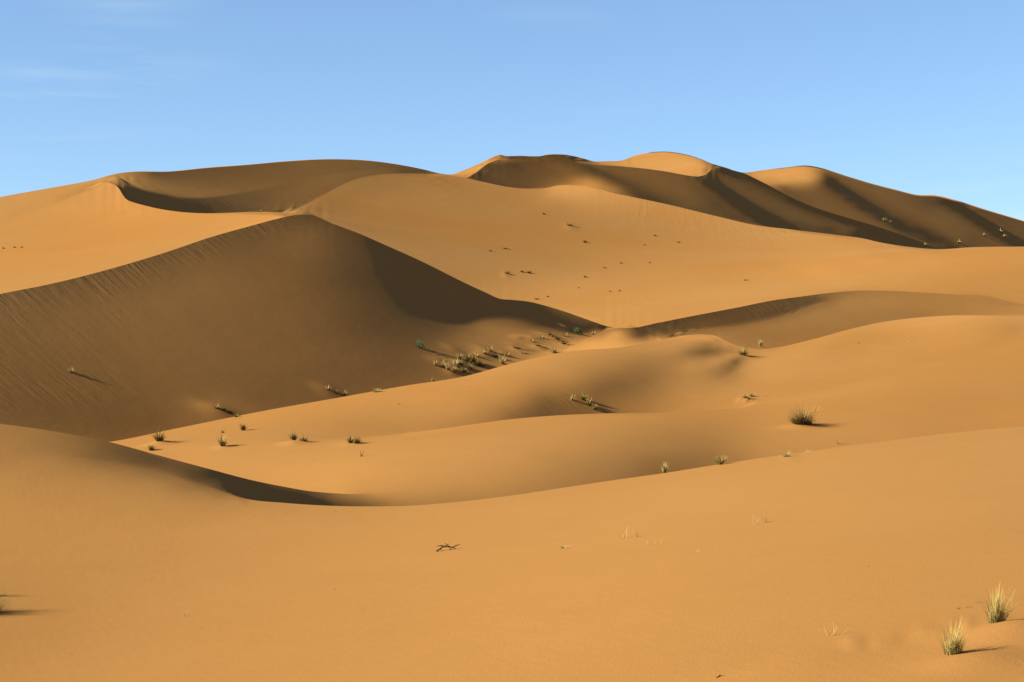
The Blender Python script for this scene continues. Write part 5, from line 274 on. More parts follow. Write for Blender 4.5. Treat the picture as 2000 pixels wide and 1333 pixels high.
[345,10,11,9,9,8,8,5,5,3,2,0,1,-1,0,0,1,1,1,2,1,1,1,1,0,0,-1,-1,-1,-2,-1,-1,-1,-1,1,1,1,2,3,1,2,1,2,1,1,1,1,1,2,3,1,3,1,3,3,2,6,5,6,7,6,6,6,4,3,2,2,0,1,-1,1,-1,-1,0,0,1,3,-4,10,18,9,-10,-22,-18,-16,-25,-31,-22,-17,-13,-12,-6,3,10,15,20,22,14,0,-44,-62,-47,-73,-41,-17,-38,11,265,-63,-299,44,51,-64,-10,23,24,-23,5,-14,-8,2,1,-3,-1,2,-1,0,0,0,-2,1,-1,-4,-2,0,0,0,-4,1,2,-3,-3,11,8,2,4,5,3,5,4,3,3,2,2,0,0,0,-3,-2,-5,-5,-5,-6,-8,-6,-5,-10,-19,-4,-3,-7,5,-1,3,-4,2,1,-1,0,-1,0,-1,1,-1,0,0,0],
[358,10,9,8,8,6,4,4,2,1,1,0,-1,1,0,2,1,1,2,0,1,2,0,0,-1,0,-1,-1,0,-1,0,0,1,1,2,2,3,2,2,1,2,1,0,1,1,0,1,3,2,2,4,2,4,4,4,8,6,9,8,8,8,7,6,6,7,5,4,4,3,2,0,0,-1,0,-2,-2,-8,1,-6,-9,-19,-15,-22,-21,-32,-35,-17,-15,-11,0,7,4,5,6,8,7,6,5,-28,-55,-51,-40,-47,-15,-24,-24,83,145,24,-333,66,23,-59,-3,24,21,-21,2,-15,-5,2,-1,-3,1,0,0,1,0,-1,0,0,-1,-5,-1,1,-2,0,-3,1,1,-3,-4,11,9,3,4,4,5,4,5,3,4,2,1,1,0,-2,-3,-4,-5,-6,-5,-7,-7,-8,-3,-12,-14,-8,-3,-3,3,0,2,-2,2,-1,-1,0,0,-1,1,-1,1,0,-1,0],
[366,9,7,6,5,3,3,2,0,1,-1,1,1,1,1,1,3,1,0,1,1,-1,0,0,0,0,0,0,-1,2,0,3,1,4,2,3,2,2,1,2,0,0,1,-1,1,3,3,3,4,4,4,4,4,6,9,8,10,9,9,10,9,10,10,10,8,9,6,5,2,1,0,-3,-4,-8,-9,-16,-17,-1,-7,-33,-32,-41,-25,-30,-20,-10,-15,-12,-1,4,10,7,3,2,-1,-6,-11,-7,-27,-38,-38,-43,-14,-13,-31,25,47,454,-318,-281,67,0,-54,3,26,17,-19,-1,-16,-3,2,-1,-1,0,0,1,-1,1,-1,-1,1,-3,-3,-1,1,-2,1,-3,1,0,-6,-1,10,9,3,5,5,5,5,4,5,2,3,1,0,-1,-2,-4,-5,-5,-6,-6,-6,-7,-7,-5,-12,-12,-7,-2,-4,3,1,1,-2,1,1,-2,0,-1,1,-1,0,0,0,0,0],
[368,6,5,5,2,2,0,1,0,1,1,0,2,1,2,1,1,1,0,1,-1,1,0,-1,1,0,1,1,2,1,3,3,3,3,3,2,2,1,0,0,1,1,1,2,4,4,4,5,4,4,3,6,9,9,9,9,11,11,13,12,14,14,14,12,10,6,4,0,-2,-5,-8,-9,-13,-15,-18,-20,1,-24,-39,-31,-32,-24,-27,-25,-24,-14,-2,-3,-2,6,4,5,2,-2,-6,-11,-17,-15,-17,-29,-22,-29,-18,-13,-11,19,140,409,-346,-310,102,-30,-58,16,18,21,-22,-4,-12,-2,2,-2,-2,1,0,0,1,0,-1,0,0,-1,-4,-1,1,-1,0,-2,1,-1,-7,-1,10,10,3,5,5,6,5,4,4,4,2,0,0,-2,-3,-3,-6,-6,-7,-5,-7,-7,-7,-4,-11,-10,-9,0,-3,2,0,2,-3,1,1,-1,0,-1,0,0,0,0,0,0,-1],
[362,5,2,2,2,0,1,0,1,0,2,1,2,1,1,1,0,0,1,0,0,0,1,1,1,1,1,2,3,4,3,3,4,2,2,1,1,1,1,1,1,2,3,5,4,5,5,4,4,5,8,8,9,9,11,13,13,16,17,19,19,16,13,9,4,-2,-7,-9,-13,-14,-15,-17,-17,-19,-26,-6,-20,-36,-24,-24,-21,-22,-20,-18,-12,-14,-15,1,3,-5,3,0,-1,-2,-7,-11,-11,-18,-24,-8,-18,-23,-14,-10,-4,52,154,680,-561,-446,151,-74,-38,17,19,18,-23,-3,-14,0,3,-4,0,1,0,0,1,0,-1,0,0,-3,-2,0,0,-1,2,-2,0,-3,-6,-1,10,9,5,4,5,6,5,6,3,3,2,0,-1,-2,-3,-5,-5,-7,-6,-6,-6,-7,-6,-6,-9,-9,-9,-1,-1,1,2,1,-2,1,0,-1,0,0,-1,0,0,-1,0,0,1],
[350,2,3,0,0,1,0,1,1,1,1,2,1,1,1,0,0,0,0,1,1,1,0,2,1,2,4,3,3,3,4,2,3,2,1,1,0,1,2,3,3,4,3,5,5,5,5,6,6,7,7,9,10,13,14,17,19,22,22,22,19,13,5,-4,-10,-14,-15,-19,-19,-19,-21,-20,-20,-20,-8,-17,-30,-16,-19,-17,-18,-14,-14,-12,-13,-12,-11,-13,-3,3,-3,-3,0,-6,-6,-9,-7,-17,-14,-9,-16,-16,-8,-9,9,91,252,774,-775,-460,118,-76,-23,16,18,16,-21,-7,-12,4,-1,-2,0,0,0,1,0,0,0,0,0,-2,-3,-1,2,-2,2,-1,0,-5,-7,1,9,10,4,5,6,5,6,4,5,2,1,1,-2,-3,-4,-6,-6,-6,-6,-5,-6,-6,-6,-5,-9,-8,-8,-1,-1,1,1,2,-1,0,0,-1,0,-1,0,-1,0,1,0,0,-1],
[334,0,1,1,0,0,1,0,2,2,1,1,0,0,1,0,0,1,1,0,1,1,2,1,3,3,2,3,4,3,2,3,1,1,1,1,3,2,2,2,3,4,6,5,5,6,6,6,8,8,10,13,13,17,19,23,26,27,26,19,10,3,-8,-14,-21,-25,-29,-22,-20,-21,-18,-20,-17,-21,-6,-16,-12,-16,-12,-13,-12,-12,-12,-13,-13,-12,-13,-10,-14,-7,-3,-3,-3,2,-2,-1,-7,-13,-10,-9,-13,-9,-7,-1,33,97,458,77,664,-1606,286,-121,10,-1,34,3,-10,-12,-9,4,-1,-1,0,0,1,0,0,0,0,1,1,-3,-3,1,0,-2,3,1,0,-6,-6,1,10,9,4,6,4,7,5,4,2,2,1,-2,-1,-4,-5,-4,-4,-3,-4,-4,-7,-7,-8,-5,-9,-8,-9,-1,-2,1,2,1,-1,0,0,-1,0,-1,0,1,0,-1,0,0,0],
[312,1,0,0,0,2,1,1,1,1,1,1,0,1,-1,1,1,1,1,1,1,1,1,2,1,2,3,3,2,2,3,1,1,1,2,2,1,3,2,3,4,5,5,5,8,6,8,9,10,13,15,14,19,21,26,28,29,26,19,8,2,-6,-15,-15,-18,-36,-40,-31,-20,-15,-15,-13,-16,-4,-16,-12,-12,-9,-11,-10,-10,-13,-14,-15,-14,-15,-13,-15,-14,-15,-19,-15,11,16,8,9,5,-10,-7,-9,-8,-6,-6,1,40,86,347,-710,1850,-1667,-74,-9,-12,11,35,7,-5,-12,-4,3,0,-2,-1,0,0,0,2,1,2,3,1,-2,-2,-2,0,-2,5,4,2,-7,-7,5,10,11,4,4,5,4,3,2,1,-1,-1,-2,-4,-4,-4,-4,2,5,4,-5,-7,-10,-11,-10,-11,-11,-10,-2,-4,1,2,1,-2,0,1,-2,1,1,1,0,1,0,-1,-1,-2],
[290,0,-1,1,1,0,2,1,1,0,1,0,1,0,1,1,1,1,1,2,1,1,1,2,2,1,1,2,2,2,0,2,2,2,1,2,2,2,3,4,4,6,6,6,6,8,9,12,14,15,17,21,22,26,26,23,19,10,0,-10,-12,-12,-15,-11,-15,-22,-31,-24,-14,-13,-9,-10,-10,-13,-5,-12,-9,-9,-10,-10,-11,-12,-13,-14,-15,-13,-13,-15,-15,-15,-18,-20,8,17,12,18,3,-3,-6,-3,0,1,3,13,73,105,235,-913,2214,-1722,-185,17,-19,15,29,8,-3,-15,1,3,-2,-1,0,0,0,1,-1,3,1,3,1,-1,-3,0,-1,-1,6,3,1,-7,-6,4,11,11,4,3,5,5,3,1,-1,-1,-1,-3,-5,-4,-4,-4,4,5,3,-2,-8,-9,-11,-9,-11,-11,-10,-1,-4,2,0,2,-1,-1,0,0,0,1,0,1,0,0,0,-1,-2],
[265,0,0,0,2,1,0,1,0,1,0,1,0,2,1,1,1,2,2,1,1,1,1,-1,1,0,1,2,1,2,2,1,2,1,2,3,2,3,4,5,6,5,5,6,6,10,11,14,16,19,21,23,25,22,18,10,1,-7,-13,-16,-14,-4,-4,0,-3,-21,-28,-20,-11,-9,-8,-8,-10,-4,-12,-10,-9,-9,-8,-10,-10,-12,-13,-13,-13,-14,-13,-13,-15,-13,-19,-21,7,19,17,17,8,2,1,6,12,13,19,34,143,5,88,-803,1552,-576,-729,71,-33,24,18,16,-7,-12,1,2,-1,-1,0,0,0,0,1,1,3,3,1,-2,-2,0,-2,-1,7,4,0,-9,-4,4,11,10,4,5,3,5,2,0,0,-2,-2,-3,-4,-5,-4,-3,2,7,4,-3,-6,-8,-12,-8,-13,-6,-12,1,-6,2,1,4,-4,0,-1,0,1,0,1,1,0,0,-1,-1,-2],
[240,-1,1,1,0,1,1,1,0,1,0,1,1,0,1,2,2,2,1,1,1,0,-1,1,-1,0,1,1,2,1,2,2,1,2,3,2,4,4,5,5,6,4,4,6,9,10,14,15,19,22,23,22,19,13,4,-5,-13,-17,-16,-13,-6,1,-2,3,4,-7,-22,-16,-10,-9,-7,-9,-6,-2,-13,-8,-9,-8,-9,-8,-10,-10,-12,-13,-14,-12,-12,-13,-14,-12,-19,-18,6,23,19,19,15,11,9,28,37,40,78,83,163,-320,173,-837,1251,52,-1035,108,-45,30,8,25,-13,-9,2,2,-1,-1,0,0,-1,0,2,1,2,4,0,-2,-1,0,-2,-1,9,2,-1,-9,-3,6,10,9,4,4,4,5,1,0,-2,-2,-2,-3,-5,-4,-3,-3,3,5,5,-2,-6,-8,-10,-9,-11,-7,-11,0,-3,0,11,4,-14,0,0,-1,1,1,1,0,1,0,0,-2,-1],
[214,1,0,1,1,0,0,1,1,0,1,0,1,2,2,1,2,1,1,0,0,-1,0,-1,0,1,1,1,2,1,2,1,2,3,2,4,4,5,5,4,4,4,6,6,10,12,14,18,20,23,21,16,10,0,-9,-16,-18,-16,-12,-8,-1,0,5,12,11,-9,-16,-14,-7,-6,-6,-9,-4,-7,-9,-9,-7,-8,-8,-8,-7,-10,-12,-12,-11,-12,-12,-12,-13,-12,-18,-18,6,29,18,23,30,22,44,92,104,206,230,-89,-304,-98,-110,-536,972,186,-995,102,-43,29,6,26,-16,-5,1,3,-2,0,0,-1,1,0,0,1,3,3,1,-1,-2,0,-1,-1,8,3,-3,-8,-3,6,10,9,3,3,5,3,2,0,-2,-3,-2,-4,-4,-5,-3,-2,2,7,5,-2,-5,-8,-8,-9,-9,-9,-6,-6,10,-6,-5,24,-23,2,-2,1,0,1,1,0,0,0,-1,0,-2],
[189,1,2,0,0,1,0,0,1,1,1,1,1,0,1,2,1,0,0,0,0,0,0,-1,0,1,2,1,1,2,1,2,2,3,4,3,5,4,4,4,3,5,6,7,10,12,16,19,21,19,16,8,-2,-10,-16,-17,-17,-10,-10,0,-3,10,13,16,4,-4,-20,-9,-3,-6,-3,-6,-8,-9,-9,-7,-8,-7,-6,-7,-8,-8,-10,-12,-11,-11,-10,-11,-12,-12,-16,-17,5,37,9,38,36,60,180,344,338,137,-403,-199,-442,663,-1139,690,-1147,4433,-3737,18,-12,11,19,13,-8,-7,3,1,-1,0,-1,0,0,0,1,1,3,2,1,-1,-1,-1,-1,0,8,2,-4,-7,-1,5,9,8,3,4,3,3,1,0,-2,-3,-2,-3,-4,-4,-4,-1,2,6,5,-1,-5,-6,-9,-7,-10,-8,-6,-4,2,4,6,-6,-5,-1,0,0,1,1,0,1,0,0,0,-1,-2],
[2040,-153,-136,-112,-91,-75,-63,-56,-50,-44,-39,-35,-32,-28,-26,-26,-25,-25,-26,-34,-33,-33,-34,-31,-28,-21,-14,-13,-6,-2,0,2,3,2,1,5,4,6,6,7,6,1,14,35,29,33,32,26,13,-10,-30,-38,-51,-53,-42,-3,42,191,-49,5,134,58,1104,1215,-193,1320,2483,287,-1953,-1202,-407,16,357,503,469,408,314,353,378,393,232,133,83,-166,-377,-518,-823,-673,83,-750,-122,1759,-673,-2189,2319,941,-1442,449,199,-1058,-739,-507,-343,-754,-49,-982,554,384,-2973,4818,500,-5031,1868,-457,-92,-115,208,79,13,-43,-39,-35,-26,-24,-20,-8,39,77,92,66,10,-19,-16,-57,-64,11,18,-31,-97,-63,-6,-34,-45,-7,32,76,93,6,10,-20,-60,-85,-82,-57,-51,-23,-22,72,56,-55,-40,-58,-14,0,6,-29,-28,-43,-28,-6,25,-7,28,42,60,8,27,10,18,10,4,5,5,3,-2,-3,1],
[1350,35,17,-8,-26,-35,-37,-35,-32,-31,-29,-27,-25,-24,-23,-22,-20,-19,-18,-3,-7,-9,-5,-5,-4,-8,-13,-1,-7,-4,-3,0,1,4,10,6,9,9,12,14,14,32,8,-28,-25,-26,-25,-23,-24,-17,-16,-33,-36,-40,-34,-28,-9,153,-20,-2,6,659,987,102,987,2,-549,1258,1984,-955,-250,404,45,-282,-179,-162,-2,-94,-144,-289,-109,-120,-314,-86,79,152,390,-117,-635,189,212,-657,-286,472,-946,90,526,-914,-1110,532,30,-232,-700,181,350,-68,-1278,-22,495,-501,2766,-218,-945,-71,-50,-225,-324,-203,-62,-4,10,24,14,3,-3,11,-11,-20,-33,-25,3,33,9,-13,-2,-38,-57,-98,-59,-22,0,0,-9,7,34,71,28,-13,-19,-22,-13,-44,-21,-30,-14,-31,15,-25,-35,-22,-24,-10,-7,1,-5,-6,-16,-9,-9,1,19,14,15,42,52,38,12,21,8,11,6,4,2,2,4,3,-3],
[1693,-82,-71,-48,-33,-23,-20,-20,-19,-18,-17,-17,-16,-17,-15,-12,-11,-9,-3,-18,-12,-9,-14,-15,-17,-13,-5,-15,-2,1,6,10,13,15,7,12,10,18,26,29,27,-53,-63,-38,-26,-8,4,9,12,1,-24,-33,-46,-40,-32,0,78,200,234,51,420,845,297,1150,-829,328,1498,-1060,-2360,2244,720,-799,-289,141,-108,-95,-292,-221,-215,-10,-177,-119,195,59,29,52,-32,345,277,-561,-213,1070,115,-1316,-261,-196,-18,444,547,-1228,-464,-186,47,-201,-698,128,-486,-116,469,-408,1545,-1750,2334,-1055,-177,22,-237,-57,30,41,64,32,4,-3,3,-18,-21,-33,2,40,70,31,-25,-64,-87,-56,-78,-66,-39,-32,33,88,-6,35,87,79,-27,-57,-29,-43,-56,-51,-56,-28,-37,-1,-17,-6,-45,-27,-14,-12,-4,-5,-1,-7,-34,-23,-9,0,14,17,18,32,51,50,35,19,21,11,11,6,6,5,3,5,14],
[2428,30,26,9,-3,-14,-19,-23,-27,-28,-29,-30,-29,-25,-26,-25,-22,-15,-17,0,3,6,13,16,19,20,17,23,16,16,14,10,7,5,11,7,7,-3,-21,-38,-52,8,33,28,16,7,-9,-27,-45,-52,-37,-31,-29,-38,-59,-146,-201,-651,-54,-139,-333,529,266,538,2801,-2479,-1346,2424,2080,-613,-83,815,142,-274,-21,-35,119,65,45,-83,3,-8,-118,10,18,-47,63,-71,-291,721,-527,-3342,758,3060,-1541,-983,595,-447,-221,1005,227,-248,92,-252,-612,-1119,-542,-1690,253,-65,40,3688,-3639,1216,57,-28,109,79,-22,-21,-57,-50,-23,-17,-32,-44,-82,-80,-99,-95,-80,-14,19,-27,65,-11,-59,-63,-116,-97,-139,-92,79,-156,307,59,34,93,-50,-47,-28,8,-1,-40,-42,-80,-88,-153,-75,3,-22,13,-16,6,-10,24,33,31,13,14,23,29,30,39,56,70,69,55,38,29,18,12,8,5,7,6,0],
[968,39,35,35,34,34,33,33,32,31,30,31,28,21,23,25,27,22,32,40,24,17,14,15,15,11,2,18,16,5,0,-8,-13,-16,-25,-32,-41,-41,-37,-25,-6,3,-9,-11,30,8,3,20,46,67,45,24,33,14,-64,-77,-601,-90,-290,126,353,-471,390,535,1460,2621,-719,-1706,478,334,-201,-279,-268,-186,-308,-257,-260,-223,-203,-204,-152,-118,-81,-31,58,157,91,159,181,-31,130,585,-283,-310,59,-270,-164,-128,-157,-243,-163,55,195,268,253,70,-170,422,177,-221,820,612,210,-151,-148,-132,-118,-151,-86,-88,-92,-103,-108,-103,-94,-80,-56,-18,-12,-41,-76,-182,-190,133,-37,-88,-73,-72,-17,6,69,96,-110,428,-368,-374,-294,-214,-110,-66,-36,-14,-15,-7,-6,-6,-16,-10,-20,-11,3,-33,4,-4,12,-17,20,12,8,11,16,23,28,33,39,43,40,36,31,26,20,17,10,9,3,-1,-4],
[652,9,15,17,21,21,20,21,22,22,20,18,18,22,20,19,16,24,13,2,12,14,12,11,7,6,16,-1,-2,1,-1,0,-1,-8,-8,-5,-8,-3,0,1,6,4,8,18,-17,-2,12,0,-15,-30,-8,5,-8,-42,-28,-92,190,-301,-265,18,-51,-105,341,310,727,402,209,-669,-334,28,38,-223,-95,-91,-45,-63,-75,-59,-27,22,-34,-13,-13,-37,-63,-62,30,55,49,82,94,101,32,-56,-41,-28,-44,-34,-52,-4,84,119,71,160,228,309,169,-101,-82,307,-258,1011,-315,65,-97,24,-76,-48,-129,-126,-105,-83,-72,-65,-52,-37,-31,-43,-47,-44,-58,-4,12,-194,-121,-48,-28,3,-66,-23,-21,100,87,-361,-242,-116,-55,-34,-19,-13,-8,-4,-6,-3,-3,-2,-3,-2,-7,-6,-15,25,-6,-21,-26,9,3,6,5,7,9,10,14,30,26,15,19,18,17,13,12,9,7,4,3,2,3],
[518,20,17,20,16,19,22,21,20,19,18,19,19,18,16,16,17,7,13,16,11,8,8,5,7,8,3,8,6,6,7,7,4,7,6,7,1,1,-1,0,-6,-11,-7,-18,3,6,-14,-22,-26,-4,-6,-8,-21,5,-14,-43,-112,-22,-213,-46,-57,-5,324,223,633,58,-431,-390,8,-50,-24,-68,-27,35,-27,-16,-16,-35,-46,-47,6,11,15,15,16,26,34,38,53,46,96,108,-1,-11,21,-5,18,2,-19,-63,-49,44,110,75,113,196,285,244,-70,-138,128,42,258,-151,7,-51,-14,-54,-10,-26,-27,-27,-24,-21,-26,-41,-47,-57,-63,-73,-41,-42,-49,-50,-64,-79,-66,-90,81,50,-54,-256,-173,-147,-62,-26,-24,-22,-16,-11,-8,-6,-5,-4,-4,-3,-3,-3,-6,-12,0,-17,-12,-6,10,5,5,6,5,6,7,8,12,0,4,17,13,13,9,11,9,6,5,4,3,1,0],
[472,14,18,15,22,23,20,20,18,18,19,17,17,15,16,12,10,22,17,3,4,7,7,9,11,11,16,11,14,15,16,14,14,8,6,3,-4,-3,-9,-21,-29,-18,-9,13,-8,-29,-23,-11,7,-22,-18,-11,24,3,-12,-23,-40,-174,-148,-43,-52,51,317,196,618,-392,-506,-102,-28,53,-21,-26,-39,-38,17,13,7,9,3,9,21,15,15,17,17,16,22,36,42,51,62,92,29,-20,14,22,41,69,51,18,-42,-84,-15,70,53,72,99,175,81,161,-51,341,-264,114,-47,29,-34,-4,-48,-45,-43,-38,-43,-48,-50,-43,-44,-67,-80,-75,-98,-76,-40,-44,-6,12,-7,17,-45,-108,-107,-140,-66,-41,-37,-25,-14,-16,-14,-11,-9,-8,-7,-5,-4,-3,-6,-3,-8,-7,-11,-6,-5,0,2,5,7,5,5,5,6,8,5,5,3,0,3,6,12,9,7,5,4,3,2,3,2],
[445,18,14,26,23,19,18,17,19,17,17,17,16,16,15,17,15,1,3,8,13,14,18,21,19,22,18,20,19,17,12,11,6,2,-5,-9,-19,-23,-22,-16,-8,-4,6,-24,-40,-17,-1,4,-36,-17,-7,25,-5,10,35,2,-26,-154,-248,6,-75,111,293,249,455,-707,-208,-162,0,-12,55,8,18,13,27,19,11,7,10,8,7,20,17,16,18,17,13,20,34,37,61,65,12,2,19,12,44,66,88,80,73,21,-59,-63,6,24,24,25,-41,31,140,165,167,-152,-9,-53,-22,-52,-24,-38,-40,-40,-35,-31,-32,-45,-52,-60,-60,-64,-20,-9,-12,-8,7,-24,-29,-40,-86,-60,-71,-39,-47,-42,-29,-19,-18,-17,-13,-12,-11,-8,-8,-8,-5,-5,-5,-6,-6,-11,-6,-5,0,2,3,3,5,5,5,5,4,5,5,3,4,2,3,3,1,3,3,6,6,3,2,1,0],
[440,17,26,17,16,17,17,17,17,19,18,18,19,19,19,20,20,23,15,16,17,23,24,24,28,27,31,26,24,21,21,15,9,1,-10,-15,-35,-35,-45,-42,-37,-38,-46,-18,-7,-3,-9,-53,-11,3,17,-32,6,34,20,71,54,-152,-309,4,-102,172,244,402,46,-654,-350,121,12,71,36,36,17,20,11,19,15,12,7,8,9,5,16,17,15,14,16,16,18,25,41,57,12,-13,19,21,33,59,69,82,96,110,105,29,-46,-29,-19,-12,-44,-46,-98,141,-130,143,-30,17,-35,-11,-42,-32,-31,-26,-30,-37,-31,-18,-15,-15,-24,-5,-6,-19,-11,-1,-61,-46,-50,-54,-27,-54,-42,-60,-44,-36,-33,-24,-18,-20,-16,-15,-11,-11,-11,-7,-8,-6,-6,-5,-9,-9,-7,-3,2,4,5,2,3,5,3,4,3,4,5,3,2,3,3,2,3,2,3,2,1,2,2,1,3],
[452,35,24,22,18,18,19,19,20,19,21,21,22,23,26,22,21,15,20,21,25,26,31,34,35,37,33,32,31,30,23,15,3,-9,-19,-31,-39,-43,-45,-51,-56,-53,-43,-59,-41,-48,-39,4,-1,9,-54,3,20,14,52,36,161,17,-375,-1,-155,282,203,669,-470,-850,8,75,118,43,54,21,31,18,17,3,7,7,6,3,4,10,1,10,10,11,9,13,18,15,27,31,4,2,10,13,36,47,62,64,79,96,113,138,115,50,5,-23,-75,-31,-10,-71,34,-193,0,-38,4,-24,4,-12,-10,-13,-6,1,16,13,6,-6,0,-28,-68,-48,-46,-53,-15,-39,-43,-46,-71,-52,-63,-47,-53,-45,-37,-30,-27,-24,-21,-18,-17,-14,-11,-10,-8,-8,-8,-6,-7,-8,-6,-3,2,4,4,3,3,2,2,2,4,3,3,2,3,2,2,3,2,3,3,2,3,2,1,1,0],
[517,16,19,18,21,20,21,22,22,23,24,25,26,27,23,22,19,26,25,28,30,35,36,37,38,37,38,39,34,26,16,4,-5,-16,-26,-27,-52,-52,-61,-59,-56,-55,-66,-47,-55,-44,-49,-43,-29,-37,18,7,-12,21,-43,55,160,380,-23,-280,-76,358,401,1144,-1881,-343,-91,238,84,116,41,25,-3,2,-8,-5,-15,-17,-14,-12,-12,-13,3,-12,-4,-3,2,0,2,6,8,11,11,9,21,26,26,40,42,54,60,64,69,71,95,120,104,71,50,19,-2,80,-92,107,-78,-23,-56,-17,-32,-9,-5,3,3,5,-29,-41,-38,-38,-55,-51,-30,-45,-44,-34,-67,-54,-65,-75,-62,-75,-57,-62,-48,-49,-46,-44,-40,-36,-31,-28,-23,-19,-16,-13,-11,-9,-6,-6,-5,-3,-3,-1,-1,1,0,0,0,0,1,1,1,2,2,3,1,3,3,2,2,3,2,3,2,3,3,3,2],
[548,22,20,22,22,23,23,24,25,26,26,27,25,25,25,25,31,29,34,37,41,40,40,42,42,43,40,32,24,15,8,3,-8,-15,-24,-39,-47,-52,-58,-69,-75,-74,-56,-62,-50,-55,-47,-40,-44,-46,-35,-30,-25,-40,33,52,55,338,525,-477,-131,176,1012,739,-2237,135,56,208,99,62,76,64,56,31,15,-8,-22,-37,-51,-58,-56,-52,-64,-30,-35,-25,-22,-11,-7,-5,-1,2,7,13,9,13,23,21,30,35,43,52,57,56,45,44,67,85,80,78,64,-11,109,-74,77,5,26,-14,-2,-22,-24,-30,-32,-36,-17,-17,-27,-33,-24,-34,-64,-59,-46,-47,-24,-48,-56,-65,-85,-70,-72,-56,-61,-56,-54,-52,-48,-43,-40,-32,-29,-25,-19,-15,-12,-11,-10,-7,-5,-4,-4,-3,-1,-1,1,0,0,1,0,1,1,2,1,1,2,2,2,2,3,1,4,2,3,3,2,3,4],
[586,21,24,23,24,25,26,26,27,27,26,28,27,28,30,35,35,39,42,44,42,43,46,45,44,38,30,27,28,30,31,22,15,-7,-32,-41,-91,-88,-91,-76,-64,-57,-73,-62,-68,-55,-52,-52,-48,-38,-35,-33,-39,-44,-6,3,33,105,416,225,-520,396,1602,-1124,-1227,399,88,-80,2,46,56,65,74,87,93,95,88,76,56,29,-6,-36,-37,-93,-70,-78,-63,-54,-42,-25,-18,-9,-5,0,10,14,12,22,19,24,27,29,28,35,42,37,22,18,30,33,41,79,-32,110,-37,26,-4,16,-9,-4,-9,-11,-14,-13,-32,-32,-25,-22,-29,-29,-17,-19,-19,-21,-48,-38,-50,-63,-57,-60,-46,-57,-52,-57,-60,-59,-55,-51,-45,-41,-34,-28,-25,-19,-17,-13,-10,-9,-7,-6,-5,-3,-2,-1,-1,0,1,0,1,0,1,1,2,1,1,1,2,2,2,2,2,3,2,3,3,3,2],
[619,26,24,26,26,26,28,28,27,28,30,29,33,36,38,39,42,46,44,44,47,51,47,46,42,46,62,80,100,117,120,117,82,40,-5,-35,-122,-134,-178,-195,-186,-156,-110,-99,-74,-71,-63,-53,-43,-40,-36,-39,-30,-10,-1,-6,21,-150,591,266,-726,1014,1124,-1889,-449,163,52,-13,56,38,43,42,42,40,45,53,68,83,98,108,111,102,56,86,0,-7,-45,-58,-60,-61,-47,-34,-22,-9,-4,3,15,10,19,15,8,7,13,4,3,11,20,17,6,5,2,-23,70,-59,69,-3,19,-8,4,-8,-11,-14,-14,-20,-9,-15,-24,-21,-11,4,6,8,-14,-33,-31,-55,-57,-69,-86,-51,-38,-28,-45,-49,-57,-60,-61,-56,-49,-45,-41,-35,-30,-25,-19,-16,-13,-9,-9,-7,-5,-5,-4,-2,-1,0,-1,0,1,1,1,0,1,1,1,1,1,2,1,3,1,2,3,1,3,3,3],
[655,23,27,27,27,29,28,29,30,32,34,36,39,40,43,46,47,46,49,54,57,53,58,69,92,123,147,157,147,105,45,-12,-43,-54,-51,-49,-23,-32,-45,-83,-133,-177,-193,-161,-141,-109,-84,-68,-55,-38,-35,-21,-19,-20,-34,-15,-56,146,-307,478,48,902,230,-1698,-172,117,74,40,27,25,32,36,37,39,37,36,32,31,37,49,65,83,125,64,143,91,95,61,34,17,-3,-11,-7,-6,5,13,13,29,17,17,19,9,-4,2,-11,-23,-29,-25,-15,-15,-12,8,-66,48,-63,8,-18,3,-15,-9,-14,-16,-21,-21,-28,-20,-11,-11,-12,-7,31,31,-8,-28,-44,-36,-46,-50,-61,-81,-78,-64,-41,-48,-53,-59,-57,-56,-53,-47,-44,-41,-36,-31,-24,-18,-14,-13,-9,-7,-7,-6,-4,-3,-4,-1,0,0,-1,1,0,1,1,0,1,1,0,1,2,1,2,1,2,3,2,2,2],
[680,29,27,28,29,29,31,32,35,37,39,42,43,45,47,49,52,57,65,67,68,86,111,139,152,137,94,28,-47,-98,-119,-122,-103,-75,-49,-32,10,9,23,33,34,13,-33,-89,-105,-111,-105,-86,-65,-52,-47,-56,-51,-61,-37,-57,3,-128,264,-181,196,1369,-862,-1227,19,106,81,3,19,33,38,39,38,35,33,33,32,35,31,26,23,22,7,94,14,94,72,95,89,72,67,53,36,29,19,15,19,6,22,20,20,35,43,33,51,48,34,19,2,-4,-13,-30,24,-68,23,-40,-17,-39,-26,-38,-36,-37,-35,-37,-33,-37,-38,-27,-14,-4,-29,-26,9,6,-3,-20,-12,2,11,-43,-95,-121,-119,-83,-68,-67,-59,-48,-48,-50,-46,-45,-40,-35,-29,-22,-18,-12,-11,-10,-7,-6,-5,-6,-3,-3,-2,-1,0,0,0,0,0,0,0,1,1,0,1,1,1,2,1,1,2,2,2],
[706,26,29,29,31,33,33,38,39,42,43,46,49,51,53,60,69,77,79,89,115,131,132,94,31,-40,-104,-145,-157,-150,-130,-100,-74,-50,-26,-13,20,21,30,27,23,30,42,43,8,-17,-33,-54,-66,-77,-83,-65,-79,-51,-78,-35,-74,41,-54,-71,507,1537,-1798,-674,123,74,42,-2,35,39,42,43,46,47,43,35,34,28,27,27,28,30,37,-42,62,-21,30,15,35,48,39,36,35,25,20,17,7,19,10,25,33,25,31,51,34,47,54,62,66,59,55,56,5,62,-15,27,-1,6,-16,-16,-26,-33,-41,-41,-44,-40,-39,-48,-55,-60,-36,-34,-43,-12,10,19,13,17,23,10,-19,-56,-116,-161,-138,-105,-77,-52,-40,-44,-48,-47,-46,-40,-32,-26,-19,-16,-12,-10,-8,-7,-7,-5,-5,-4,-4,-2,-1,-2,-1,0,-1,1,0,0,0,1,0,0,1,1,1,2,1,1,2],
